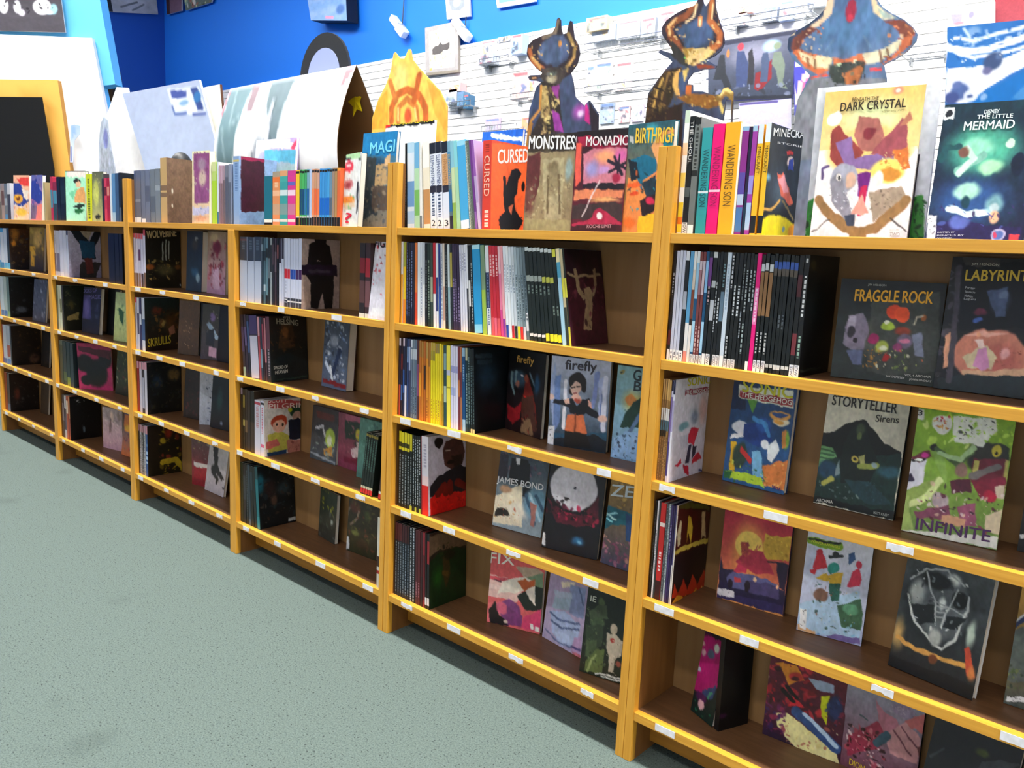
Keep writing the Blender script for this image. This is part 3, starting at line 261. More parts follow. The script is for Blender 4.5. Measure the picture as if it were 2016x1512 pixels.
["ray_cover",5,2,[-0.206,0.131,0.053,0.034,0.159,0.254,0.012],"light teal comic with a dark fish-like shape, by the right upright, third shelf down",None,[["g","8cb8bc","78a0c8"],["e",0.358,0.362,0.312,0.172,"c8c078",0.8],["e",0.303,0.352,0.131,0.066,"d88c48",0.3],["p","1c3c34",0.136,0.648,0.219,0.492,0.384,0.359,0.508,0.319,0.556,0.618,0.352,0.655],["l","5c78a0",0.034,0.287,0.75,0.51,0.492],["p","8cb4e0",0.025,0.809,0.251,0.695,0.514,0.681,0.534,0.971,0.022,1.001],["s",["202c44","a8c8e8","38506c","303858"],50,0.031,0.037,0.724,0.511,0.986],["e",0.085,0.065,0.053,0.029,"a09050",0.3],["e",0.071,0.066,0.027,0.014,"405048",0.3],["s",["304c50"],6,0.012,0.06,0.384,0.219,0.616],["t","G",0.309,0.141,0.453,0.139,0.114,"1c2c34"],["t","B",0.34,0.247,0.475,0.246,0.1,"1c2c34"]],101],
["agent_cover",5,3,[-0.632,0.128,0.132,0.125,0.18,0.26,0.012],"comic with a suited man, a car and circular stripes, fourth shelf down","202428",[["g","34404c","98a8b0"],["p","302c38",-0.077,0.119,0.169,0.122,0.203,0.43,-0.059,0.416],["s",["5c4458","38384c","886070","4c6478"],70,0.043,-0.04,0.078,0.901,0.395],["p","14161c",0.231,0.427,0.231,0.147,0.565,0.138,0.629,0.179,0.653,0.434,0.265,0.455],["p","d8d8dc",0.328,0.135,0.427,0.139,0.426,0.204,0.358,0.213],["p","14161c",0.549,0.465,0.713,0.459,0.715,0.604,0.541,0.564],["p","e8dcc0",-0.013,0.643,0.512,0.421,0.615,0.928,-0.003,0.975],["e",0.195,0.53,0.167,0.064,"b08868",0.5],["e",0.468,0.754,0.3,0.143,"f4ecd8",0.6],["e",0.831,0.635,0.291,0.235,"6c98b0",0.4],["l","385870",0.029,0.622,0.552,0.849,0.859],["l","a8c8d8",0.025,0.699,0.525,0.948,0.811],["l","385870",0.029,0.809,0.526,0.975,0.678],["p","282420",0.027,0.837,0.073,0.78,0.269,0.751,0.33,0.841,0.037,0.885],["s",["f8f0d8","d8a868","c86848","e8dcb8"],50,0.03,0.018,0.587,0.571,0.923],["p","a87068",0.718,0.62,0.857,0.632,0.855,0.89,0.772,0.887],["t","JAMES BOND",-0.007,0.5,0.939,0.475,0.098,"e8e8e8"]],95],
["moon_cover",5,3,[-0.406,0.101,0.19,0.122,0.178,0.26,0.016],"black and crimson comic with a big white moon, fourth shelf down","141418",[["g","101014","0c1018"],["p","5c1428",-0.01,0.434,0.312,0.545,0.681,0.554,0.899,0.314,0.976,0.603,0.584,0.69,0.212,0.682],["n","1a0a12",0.4,6],["e",0.458,0.266,0.435,0.267,"d4d0d8",0.08],["s",["0e0c10","14080e","40101c"],60,0.04,0.007,0.395,0.373,0.605],["s",["a01c40","60122c","c02048","0e0c10"],60,0.038,0.226,0.48,0.937,0.657],["e",0.484,0.278,0.033,0.015,"303040",0.3],["e",0.637,0.846,0.166,0.074,"2c6c9c",0.8],["e",0.664,0.86,0.057,0.027,"80c0e0",0.8],["p","e0e0e0",-0.012,0.838,0.051,0.835,0.064,0.975,0.003,0.976]],108],
["storm_cover",5,3,[-0.215,0.129,0.0,0.124,0.168,0.26,0.012],"gold and teal comic with lightning cracks and a Z title, fourth shelf down",None,[["g","a07c38","404058"],["s",["c09848","80602c","d8b060","604824"],50,0.04,-0.114,0.084,0.46,0.369],["p","186070",-0.123,0.451,0.022,0.368,0.513,0.394,0.545,0.519,-0.086,0.595],["p","185868",-0.104,0.418,0.261,0.449,0.224,0.514,-0.071,0.653],["l","b8e0e0",0.017,-0.069,0.442,0.052,0.483,0.194,0.504],["l","88d0d8",0.014,0.006,0.52,0.119,0.531],["l","a0e0e8",0.014,-0.081,0.504,0.202,0.429],["s",["8a4868","704058","a86880","c89080"],60,0.04,-0.038,0.692,0.559,0.975],["p","284878",0.357,0.404,0.491,0.412,0.537,0.696,0.432,0.7],["t","ZE",0.023,0.264,0.458,0.227,0.121,"d0dce0"]],100],
["fox_cover",5,4,[-0.624,0.113,0.307,0.07,0.182,0.26,0.016],"coral pink comic with a leaping brown-and-white dog, bottom shelf","e8dcd8",[["g","d85858","d86468"],["p","e0b8b0",-0.055,0.411,0.508,0.4,0.632,0.556,0.54,0.674,-0.025,0.673],["p","e8c8c0",-0.043,0.516,0.468,0.51,0.472,0.545,-0.035,0.586],["l","c84c58",0.03,-0.051,0.446,0.484,0.421],["p","b8a088",0.462,0.233,0.851,0.212,0.986,0.261,0.971,0.349,0.663,0.377],["p","708868",0.661,0.36,0.986,0.261,0.994,0.432,0.722,0.438],["p","1c2420",0.532,0.606,0.774,0.43,1.006,0.43,1.014,0.704,0.708,0.753],["p","e8dccc",0.162,0.644,0.25,0.473,0.402,0.398,0.659,0.343,0.846,0.385,0.881,0.674,0.768,0.604,0.677,0.497,0.476,0.579,0.238,0.598],["p","b85828",0.51,0.417,0.661,0.36,0.799,0.426,0.679,0.514],["p","b85828",0.693,0.408,0.842,0.351,0.852,0.436,0.752,0.468],["p","582838",0.032,0.452,0.247,0.447,0.224,0.477],["p","e07074",-0.028,0.762,0.199,0.727,0.196,0.94,-0.002,0.99],["p","e08088",0.123,0.774,0.225,0.723,0.27,0.875,0.164,0.892],["p","181418",0.022,0.843,0.144,0.718,0.217,0.883,0.432,0.884,0.418,0.992,0.069,1.014],["e",0.422,0.798,0.21,0.138,"7c4078",0.1],["e",0.26,0.788,0.122,0.08,"d86480",0.3],["p","7c3c74",0.363,0.754,0.664,0.83,0.655,0.971,0.39,0.979],["e",0.358,0.94,0.053,0.028,"e0c8b8",0.4],["p","d84470",0.692,0.843,1.035,0.667,1.016,0.981,0.655,0.971],["p","e8e8e0",0.817,0.901,0.868,0.893,0.877,0.969,0.825,0.969],["p","e8e8e0",0.899,0.931,0.989,0.925,0.99,0.977,0.896,0.975],["t","FIX",-0.031,0.267,0.436,0.236,0.129,"f0e8dc"]],104],
["basin_cover",5,4,[-0.431,0.159,-0.143,0.105,0.169,0.26,0.01],"pale lilac comic showing a bathroom toilet, bottom shelf","9088a0",[["g","a890b0","b0a4c4"],["p","e0d0b8",0.282,0.277,0.618,0.202,0.636,0.264,0.335,0.333],["p","8490b8",0.528,0.255,0.896,0.205,0.931,0.557,0.586,0.576],["p","b0bcd0",0.133,0.396,0.589,0.341,0.607,0.404,0.191,0.468],["p","a0b4c8",0.174,0.472,0.59,0.408,0.577,0.544,0.159,0.612],["p","9cacd0",0.099,0.661,0.443,0.577,0.884,0.634,0.879,0.735,0.402,0.807,0.163,0.748],["p","a8b8dc",0.163,0.748,0.87,0.704,0.859,0.906,0.525,0.978,0.244,0.899],["l","4c5c84",0.018,0.121,0.673,0.374,0.712,0.848,0.627],["l","4c5c84",0.018,0.167,0.764,0.431,0.783,0.866,0.689],["e",0.531,0.875,0.302,0.063,"b8c8e8",0.4],["l","606c94",0.015,0.056,0.896,0.298,0.953,0.696,0.949,0.929,0.788],["p","b898c0",0.767,0.83,0.927,0.756,0.999,1.004,0.743,0.987],["p","c06c78",0.775,0.978,0.985,0.955,0.999,1.004,0.822,1.016],["l","485880",0.014,0.735,0.241,0.886,0.404],["l","4c4478",0.019,0.741,0.921,0.829,0.922,0.949,0.915]],76],
["soldier_cover",5,4,[-0.228,0.076,0.204,0.118,0.13,0.26,0.012],"black comic with helmeted soldiers and a bandaged pale man, bottom shelf",None,[["g","141c18","1c2418"],["e",0.294,0.417,0.192,0.075,"3c4c34",0.25],["e",0.339,0.194,0.096,0.06,"485838",0.4],["p","3c4834",0.072,0.322,0.282,0.232,0.473,0.208,0.509,0.357,0.122,0.393],["p","303c2c",0.043,0.482,0.461,0.425,0.455,0.674,0.062,0.698],["p","445438",0.084,0.648,0.338,0.597,0.353,0.797,0.095,0.835],["e",0.338,0.737,0.128,0.06,"3c4c30",0.3],["p","586838",0.139,0.875,0.335,0.722,0.526,0.695,0.527,0.973,0.128,0.971],["l","8c9c60",0.025,0.193,0.961,0.264,0.841,0.349,0.782],["e",0.686,0.441,0.094,0.068,"b8a890",0.2],["p","b8ac98",0.545,0.506,0.737,0.495,0.911,0.548,0.915,0.7,0.798,0.748,0.772,0.906,0.678,0.92,0.635,0.741,0.55,0.66],["e",0.674,0.566,0.075,0.03,"a03028",0.5],["e",0.875,0.798,0.081,0.044,"904838",0.5],["s",["d8ccb8","88786c","a89888","484038"],50,0.019,0.57,0.485,0.944,0.946],["s",["4c5c40","28341f","687850"],60,0.028,0.051,0.271,0.563,0.963],["p","d8d8d0",0.361,0.967,0.957,0.939,0.961,0.954,0.364,0.983],["p","d8d8d0",0.497,0.986,0.962,0.961,0.966,0.974,0.501,1.001],["t","IE",0.078,0.212,0.212,0.213,0.06,"c8c8b8"]],84],
["green_rider",4,0,[-2.132,0.18,0.07,0.087,0.269,0.354,0.014],"bright fantasy comic with lilac sky and green meadow, behind the spine row on its ledge",None,[["g","b8a0dc","48c058"],["e",0.18,0.034,0.322,0.129,"e8ecf8",0.6],["e",-0.024,0.108,0.219,0.147,"e0ecf8",0.7],["p","4c7cc8",-0.236,-0.078,-0.018,-0.086,-0.035,0.27,-0.174,0.316],["p","58a8c8",0.228,0.115,1.18,0.144,1.205,0.298,0.249,0.244],["p","3c6860",-0.14,0.3,0.249,0.244,0.315,0.663,-0.106,0.629],["s",["58786c","305048","88a890"],30,0.039,-0.114,0.304,0.284,0.63],["e",0.126,0.371,0.13,0.081,"2c2428",0.4],["e",0.086,0.346,0.072,0.032,"c83838",0.3],["p","1c1c28",0.085,0.337,0.262,0.325,0.279,0.438,0.141,0.468],["p","50d058",-0.122,0.645,0.32,0.696,0.343,0.841,-0.091,0.843],["p","78c880",-0.094,0.826,0.343,0.841,0.361,0.957,-0.073,0.961],["l","f4f0f8",0.06,0.457,0.011,0.6,0.048,0.786,0.046],["l","f8e8f0",0.038,0.431,0.066,1.043,0.101],["p","e84868",0.848,0.118,1.059,-0.006,1.11,0.007,0.95,0.137]],78],
["mask_cover",4,0,[-1.318,0.057,-0.242,0.05,0.133,0.242,0.02],"white comic with red round faces and a black top strip, right of the small spines","14181c",[["g","e8e8e4","e0e0dc"],["p","141814",-0.232,-0.077,0.921,-0.029,0.958,0.102,-0.193,0.06],["p","b8e0a8",0.006,-0.038,0.886,-0.003,0.911,0.085,0.03,0.045],["e",0.244,0.171,0.323,0.088,"e03848",0.2],["e",0.239,0.152,0.161,0.031,"f0d0d0",0.3],["e",0.27,0.42,0.359,0.085,"c87878",0.25],["e",0.272,0.429,0.179,0.042,"a03c40",0.3],["e",0.329,0.632,0.448,0.077,"e88c30",0.25],["e",0.396,0.709,0.446,0.058,"d8c0a0",0.3],["s",["48a860","e05050","e8d048"],20,0.049,-0.028,0.537,0.861,0.767],["l","202020",0.049,0.877,0.415,0.898,0.791],["t","?",0.203,0.949,0.615,0.954,0.139,"d02038"]],30],
["wizard_cover",4,0,[-1.261,0.07,0.052,0.07,0.167,0.313,0.014],"bagged blue comic with a stone tower, beside the tall upright",None,[["g","1c6a98","8c7c68"],["p","1c78b0",-0.072,-0.022,0.973,-0.02,1.031,0.266,-0.021,0.23],["e",0.397,0.326,0.499,0.088,"284c68",0.7],["p","b8986c",0.32,0.354,0.743,0.318,0.79,0.549,0.382,0.561],["p","d8b080",0.673,0.273,0.826,0.233,0.855,0.377,0.694,0.375],["p","3c4448",-0.04,0.245,0.427,0.268,0.462,0.855,0.079,0.946],["p","584c44",0.358,0.546,0.813,0.564,0.866,0.825,0.415,0.826],["s",["48505c","68645c","2c343c","90806c"],60,0.048,0.035,0.296,0.805,0.944],["t","MAGIC",0.232,0.228,1.175,0.205,0.123,"78d0f0"]],65],
["splatter_cover",4,1,[-1.138,0.025,0.0,0.105,0.105,0.255,0.012],"white comic spattered with red marks beside the seam upright, second shelf down",None,[["g","d8d4dc","d0ccd8"],["s",["b82030","c83040","901820"],26,0.073,-0.109,0.002,0.641,0.788],["s",["e0dce8"],20,0.086,-0.109,0.002,0.641,0.788],["p","181418",-0.44,-0.084,-0.223,-0.067,-0.272,-0.012,-0.412,-0.011],["p","e0e0e4",0.137,0.851,0.821,0.847,0.825,0.946,0.111,0.962],["t","FIGHT",-0.028,0.076,0.984,0.072,0.106,"181418"]],40],
["ice_cover",4,2,[-1.572,0.171,-0.017,0.06,0.159,0.259,0.035],"blue and silver thick book with a red foot band, standing alone, third shelf down","3c1c1c",[["g","3c4450","586884"],["s",["a8b4c8","283040","6078a0","d0d8e4","202838"],120,0.049,0.051,0.044,0.888,0.87],["e",0.422,0.307,0.224,0.121,"9098a8",0.6],["l","c8d4e8",0.054,0.138,0.656,0.512,0.832],["l","1c2c50",0.062,0.668,0.433,0.4,0.841],["l","e0e8f0",0.036,0.316,0.683,0.435,0.879],["p","801820",0.051,0.891,0.971,0.905,0.982,0.964,0.061,0.953]],48],
["yarn_cover",4,3,[-1.673,0.169,0.021,0.069,0.166,0.213,0.014],"dark comic with a bright green oval figure, fourth shelf down","706870",[["g","383030","485058"],["p","5c2c28",0.13,0.093,0.829,0.083,0.847,0.209,0.202,0.216],["e",0.734,0.535,0.209,0.204,"a8c048",0.15],["e",0.715,0.59,0.105,0.112,"d8dcb8",0.25],["e",0.342,0.434,0.268,0.155,"2c3038",0.5],["l","c8c8d0",0.035,0.174,0.404,0.438,0.342,0.516,0.514],["p","c89040",0.499,0.779,0.808,0.681,0.885,0.851,0.567,0.874],["s",["788070","505868","98a8a0"],30,0.043,0.068,0.574,0.918,0.986],["p","98a0a8",0.017,0.878,0.987,0.939,0.992,0.977,0.011,0.911]],50],
["stage_cover",4,3,[-1.505,0.17,-0.001,0.0,0.137,0.213,0.012],"pink and green comic with a white-clad figure, left of the red-tipped spines",None,[["g","804050","803850"],["p","203028",0.302,0.12,1.111,0.105,1.124,0.403,0.314,0.451],["e",0.937,0.325,0.184,0.125,"c8b838",0.3],["e",0.913,0.504,0.246,0.075,"3c3030",0.4],["p","d0b8b8",0.574,0.623,0.883,0.533,1.132,0.602,1.077,0.735,0.643,0.767],["e",0.944,0.5,0.147,0.06,"e0d0c8",0.3],["p","702038",0.261,0.792,1.151,0.751,1.156,0.881,0.232,0.873],["s",["a05868","305040","c87888","602838"],40,0.052,0.314,0.05,1.122,0.781],["p","a85870",0.296,-0.057,1.165,-0.05,1.11,0.08,0.334,0.116]],43],
["teal_back",4,3,[-1.336,0.14,-0.0,0.07,0.131,0.223,0.012],"muted teal book standing behind the red-tipped spines",None,[["g","5c8878","4c7c74"],["s",["78a090","3c6058"],30,0.062,0.079,0.012,0.863,0.625]],44],
["moss_cover",4,4,[-1.616,0.176,-0.123,0.051,0.133,0.199,0.016],"dark thick book with yellow spots on its cover, bottom shelf","141414",[["g","2c3424","30302c"],["s",["c8c028","a09c20","e0d838"],26,0.051,0.141,-0.001,0.836,0.465],["s",["4c5848","384038","686c68"],40,0.056,0.08,0.425,0.984,0.986],["e",0.768,0.589,0.096,0.07,"a0a8a0",0.5]],32],
["autumn_cover",4,4,[-1.415,0.16,0.074,0.057,0.167,0.25,0.014],"brown and green comic with arcs and faint runners, by the right upright, bottom shelf",None,[["g","3c3024","2c2c18"],["l","7c7464",0.033,-0.039,0.478,-0.014,0.362,0.172,0.26],["e",0.216,0.29,0.233,0.126,"5c3024",0.6],["l","98806c",0.026,0.095,0.586,0.317,0.458,0.341,0.344],["e",0.617,0.374,0.151,0.107,"48502c",0.7],["s",["4c4c28","383018","60602c","6c3c28"],80,0.048,-0.016,0.22,0.977,0.938],["e",0.522,0.829,0.267,0.108,"3c2c1c",0.6],["e",0.268,0.688,0.194,0.054,"686c38",0.6],["p","c8ccd0",-0.033,0.775,0.08,0.775,0.107,0.985,-0.006,0.986]],59],
["violet_frame",3,0,[-2.322,0.035,0.105,0.018,0.121,0.295,0.03],"cream-framed book with purple knight picture, beside the beige boxed set","d8d080",[["g","e8e4b8","e0b898"],["p","8c4c7c",0.07,0.018,1.022,0.031,1.031,0.711,0.138,0.727],["e",0.56,0.176,0.323,0.114,"a08498",0.6],["e",0.602,0.367,0.275,0.152,"c8b0a0",0.5],["s",["b090a0","704060","c8b8a8","807080"],40,0.06,0.153,0.063,1.003,0.692],["p","c8c0d8",0.03,0.78,1.168,0.768,1.169,0.863,0.031,0.887],["s",["8890b8","a8a8c8"],20,0.04,0.072,0.788,1.129,0.865],["e",0.485,0.924,0.491,0.05,"e0a078",0.5]],33],
["night_knight",3,1,[-2.593,0.159,0.02,0.043,0.138,0.269,0.05],"dark blue thick book with a shadowy figure, second shelf down","181414",[["g","20242c","183040"],["e",0.52,0.221,0.269,0.139,"3c3830",0.6],["e",0.6,0.127,0.125,0.028,"a0a0a0",0.4],["e",0.566,0.684,0.359,0.116,"28506c",0.7],["e",0.754,0.772,0.178,0.093,"7c98a8",0.6]],30],
["redwarriors",3,1,[-2.444,0.147,-0.022,0.033,0.166,0.272,0.014],"tan and crimson comic with running warriors, second shelf down",None,[["g","a08868","b088a8"],["s",["6c1c2c","8a2434","481420","a84850"],70,0.084,0.079,0.14,0.988,0.921],["e",0.52,0.251,0.302,0.133,"701c2c",0.5],["p","c8a8c0",0.317,0.614,0.619,0.583,0.719,0.915,0.338,0.93],["e",0.358,0.098,0.305,0.089,"c8b080",0.6]],35],
["rust_cover",3,2,[-2.672,0.117,0.436,0.087,0.113,0.25,0.02],"narrow rusty brown comic, middle of the third shelf down",None,[["g","5c4028","3c2818"],["s",["8c6c48","5c4028","a08060"],30,0.042,0.253,0.067,0.717,0.898]],39],
["singer_cover",3,2,[-2.47,0.124,0.349,0.087,0.119,0.249,0.016],"dark comic with a pale figure holding a blue pole, third shelf down",None,[["g","383830","3c3440"],["e",0.498,0.228,0.159,0.1,"80689c",0.5],["l","98b0c8",0.085,0.316,0.36,0.747,0.596],["p","141c28",0.196,0.466,0.595,0.451,0.635,0.752,0.232,0.743],["s",["a8a898","605c60","202428"],30,0.045,0.182,0.103,0.812,0.605],["p","c098b0",0.369,0.763,0.738,0.773,0.741,0.95,0.393,0.939]],41],
["ember_cover",3,3,[-2.681,0.141,0.174,0.087,0.14,0.249,0.014],"dim comic with reddish specks, fourth shelf down",None,[["g","281c18","1c1410"],["s",["601c1c","382420","481818"],50,0.054,0.151,0.153,0.836,0.922]],37],
["icicle_cover",3,3,[-2.485,0.114,0.698,0.07,0.088,0.249,0.012],"white and blue comic seen edge-on, fourth shelf down",None,[["g","b8b8c0","a0a8b8"],["s",["384868","606880","202838"],30,0.045,0.346,0.166,0.716,0.968]],36],
["abyss_cover",3,3,[-2.402,0.145,0.14,0.087,0.14,0.249,0.03],"black book with faint teal edge by the divider, fourth shelf down",None,[["g","101820","0c1018"],["e",0.415,0.465,0.209,0.301,"1c3838",0.7],["e",0.561,0.886,0.083,0.06,"7888a0",0.6]],38],
["crowd_cover",3,4,[-2.592,0.124,0.249,0.0,0.196,0.25,0.012],"red and white comic with a crowd along the top, behind the black-figure comic, bottom shelf",None,[["g","5c4c4c","8c1c28"],["s",["988c84","40383c","a8a050","603c3c"],80,0.036,0.082,0.076,1.283,0.532],["p","c8c0bc",0.067,0.556,1.278,0.561,1.277,0.628,0.065,0.638],["p","981c2c",0.065,0.638,1.277,0.628,1.251,0.898,0.059,0.858]],58],
["cat_cover",3,4,[-2.473,0.136,-0.0,0.14,0.172,0.248,0.012],"white comic with black stretching figure, leaning at the divider, bottom shelf",None,[["g","c0b8b4","b0a8b0"],["p","241c1c",0.167,0.143,0.469,0.156,0.536,0.462,0.675,0.547,0.941,0.69,0.804,0.711,0.561,0.643,0.368,0.513],["e",0.385,0.563,0.213,0.101,"1c1818",0.4],["l","1c1818",0.065,0.332,0.624,0.586,0.718,0.568,0.773],["p","1c1818",0.88,0.83,1.137,0.738,1.178,0.861,1.0,0.863]],36],
["mint_cover",2,0,[-3.714,0.029,0.279,0.016,0.157,0.26,0.02],"mint-green book with red title and a dark-haired swimmer, leftward on its ledge","102420",[["g","a8ecc8","b0f0d0"],["p","181818",-0.061,-0.062,1.022,-0.038,1.019,0.018,-0.054,0.006],["p","d83838",0.107,0.018,0.973,0.041,0.968,0.123,0.113,0.109],["l","f4e8e0",0.096,0.162,0.063,0.391,0.079],["l","f4e8e0",0.095,0.477,0.074,0.932,0.07],["e",0.584,0.21,0.194,0.059,"181c1c",0.2],["e",0.638,0.266,0.148,0.068,"f0c098",0.2],["p","e8a868",0.488,0.391,0.948,0.299,0.986,0.637,0.417,0.619],["p","80d8a8",0.139,0.439,0.605,0.345,0.362,0.574],["p","1c3028",0.354,0.711,0.702,0.639,1.012,0.67,0.696,0.753],["p","1c6c38",0.409,0.756,0.923,0.762,0.806,0.82,0.633,0.856,0.462,0.836]],39],
["lime_cover",2,0,[-3.42,0.049,0.14,0.028,0.102,0.249,0.02],"olive-yellow book beside the bright yellow spine",None,[["g","5c6048","b8b878"],["e",0.349,0.426,0.351,0.342,"c8cc68",0.5],["s",["d0c880","88885c","a8a860"],30,0.063,-0.069,0.017,0.861,0.93],["e",0.491,0.906,0.31,0.055,"202428",0.4]],21],
["books_magic",2,2,[-3.747,0.1,0.07,0.087,0.196,0.25,0.02],"navy comic with pale violet title and figure, third shelf down",None,[["g","1c1c30","141824"],["p","403c70",-0.085,0.211,0.381,0.161,0.522,0.677,-0.013,0.713],["e",0.221,0.446,0.201,0.299,"5c5488",0.6],["s",["2c2c48","384058"],20,0.067,0.495,0.284,1.27,0.651],["t","BOOKS OF",-0.148,0.151,0.767,0.087,0.084,"7068a0"],["t","MAGIC",0.329,0.264,1.046,0.224,0.098,"7068a0"]],33],
["lime_leaf",2,2,[-3.301,0.079,0.174,0.087,0.141,0.25,0.012],"pale lime comic with green swirl by the upright, third shelf down",None,[["g","b8c890","a8b878"],["s",["2c5838","386844"],20,0.059,0.182,0.251,0.661,0.763],["p","1c4c30",0.218,0.304,0.575,0.383,0.55,0.665,0.33,0.581]],32],
["pink_cover",2,3,[-3.682,0.034,0.672,-0.051,0.191,0.257,0.012],"hot pink comic with two dark blots, fourth shelf down",None,[["g","902048","b83068"],["e",0.2,0.43,0.305,0.224,"141418",0.3],["e",0.553,0.64,0.373,0.35,"101418",0.3],["e",0.815,0.331,0.236,0.223,"141820",0.3],["e",0.234,0.802,0.204,0.125,"14141a",0.3],["p","481828",0.031,0.067,1.032,0.15,0.95,0.326,0.055,0.164],["p","a83060",0.934,0.524,1.103,0.518,1.067,0.968,0.837,0.877]],66],
["weed_cover",2,3,[-3.444,0.146,0.087,0.087,0.168,0.239,0.02],"speckled green-brown comic by the upright, fourth shelf down",None,[["g","3c4420","202818"],["s",["888c50","6c2c2c","283018","b0a890","203040"],60,0.052,-0.063,0.065,0.633,0.878]],32],
["blush_cover",2,4,[-3.544,0.105,0.21,0.005,0.169,0.228,0.01],"pale pink comic with slender figures, bottom shelf",None,[["g","a89490","b890a0"],["e",0.488,0.201,0.118,0.168,"d8b8a8",0.5],["e",0.84,0.165,0.116,0.167,"887068",0.5],["s",["c0a0a4","907c7c","d8c0c0"],40,0.052,-0.005,0.03,1.028,0.928],["p","785c5c",0.367,0.269,0.456,0.26,0.436,0.597,0.317,0.61]],38],
["blaze_cover",2,4,[-3.33,0.116,0.087,0.105,0.168,0.24,0.014],"blue and orange comic by the upright, bottom shelf",None,[["g","183060","c06838"],["p","c86c20",0.015,0.102,0.426,0.083,0.497,0.431,0.057,0.483],["e",0.28,0.38,0.27,0.075,"d8a020",0.4],["s",["203870","c84828","5c2040"],24,0.051,0.106,0.482,0.545,0.907]],32],
["fire_hero",1,0,[-4.52,0.025,0.263,0.041,0.148,0.26,0.02],"orange and blue comic with a bright ring, leftmost ledge",None,[["g","f0b090","e8c8a8"],["p","e04038",0.164,0.064,0.998,0.038,0.994,0.24,0.453,0.216],["p","283c8c",-0.059,0.166,0.453,0.191,0.988,0.571,0.587,0.702,-0.035,0.656],["e",0.299,0.524,0.322,0.118,"e0a030",0.2],["e",0.299,0.524,0.147,0.051,"703018",0.3],["p","e8d8c8",0.524,0.293,0.956,0.342,0.88,0.571,0.664,0.496],["s",["e8c8b0","f0a030","d84838","e8e0d8"],40,0.064,-0.002,0.651,0.983,0.972],["e",0.512,0.831,0.438,0.103,"f0c040",0.5]],30],
["sky_hero",1,0,[-4.235,0.026,0.157,0.059,0.119,0.253,0.02],"blue and pink comic beside the orange one, leftmost ledge",None,[["g","5860a0","e87888"],["p","2c3c90",-0.087,0.142,0.482,0.094,1.173,0.498,0.723,0.65,-0.066,0.499],["p","e87c70",0.52,0.701,1.178,0.573,1.205,0.981,0.537,0.986],["p","786078",-0.004,0.652,0.516,0.651,0.486,0.987,-0.037,0.991],["s",["8890c8","e0a0b0","38409c"],30,0.077,-0.017,-0.032,1.169,0.904]],21],
["gold_cover",1,1,[-4.538,0.099,0.134,0.049,0.169,0.261,0.014],"dark golden comic with a bright gold head, leftmost bay, second shelf",None,[["g","a88828","201c18"],["e",0.567,0.256,0.402,0.261,"c8a050",0.5],["p","c89820",0.042,0.451,0.408,0.417,0.335,0.893,0.089,0.9],["s",["786018","382c14","2c2c34","c0a040"],50,0.07,0.001,0.048,1.011,0.967]],27],
["etch_cover",1,2,[-4.475,0.08,0.07,0.087,0.177,0.254,0.012],"grey engraving-like comic, leftmost bay, third shelf",None,[["g","585c64","484c54"],["s",["8c9098","2c3038","a8acb4","40444c"],110,0.064,-0.063,0.009,1.212,0.955]],25],
["filler_umber",1,3,[-4.624,0.165,0.07,0.07,0.114,0.246,0.012],"dark umber comic at the right end of the fourth shelf, leftmost bay",None,[["g","1c140f","16100c"],["s",["2c2018","3c2a1c"],20,0.129,-0.18,0.165,1.097,0.928]],15],
["filler_tan",1,4,[-4.673,0.165,0.07,0.07,0.112,0.246,0.012],"plain brown comic at the right end of the bottom shelf, leftmost bay",None,[["g","4a3826","3c2c1c"]],15],
["filler_soot",2,2,[-3.578,0.16,0.07,0.07,0.126,0.25,0.014],"soot-black comic between the navy and pale lime comics, third shelf down",None,[["g","12161a","0e1014"],["s",["202428","30302c"],20,0.093,-0.087,0.343,0.808,1.035]],22],  # fill books from here on are added to darken tan gaps at the back
["filler_ink",3,1,[-2.547,0.168,0.07,0.07,0.076,0.245,0.012],"narrow black comic between the dark blue book and the tan warrior comic",None,[["g","14100f","100c0c"]],18],
["filler_coal",3,2,[-2.576,0.166,0.052,0.07,0.07,0.246,0.014],"coal-dark comic between the rusty comic and the pale singer comic, third shelf down",None,[["g","15130f","100e0c"],["s",["241e18","2c2820"],20,0.147,-0.656,0.144,0.876,0.93]],16],
["filler_night",3,2,[-2.367,0.15,0.052,0.07,0.1,0.25,0.014],"black comic against the divider at the right end, third shelf down, third bay from left",None,[["g","0e0e10","0a0a0c"]],24],
["filler_smoke",3,3,[-2.554,0.168,0.07,0.07,0.05,0.245,0.012],"smoke-dark comic left of the white and blue edge-on comic, fourth shelf down",None,[["g","16120f","100e0c"],["s",["381818","241c18"],14,0.167,-0.382,0.216,0.655,0.911]],11]]
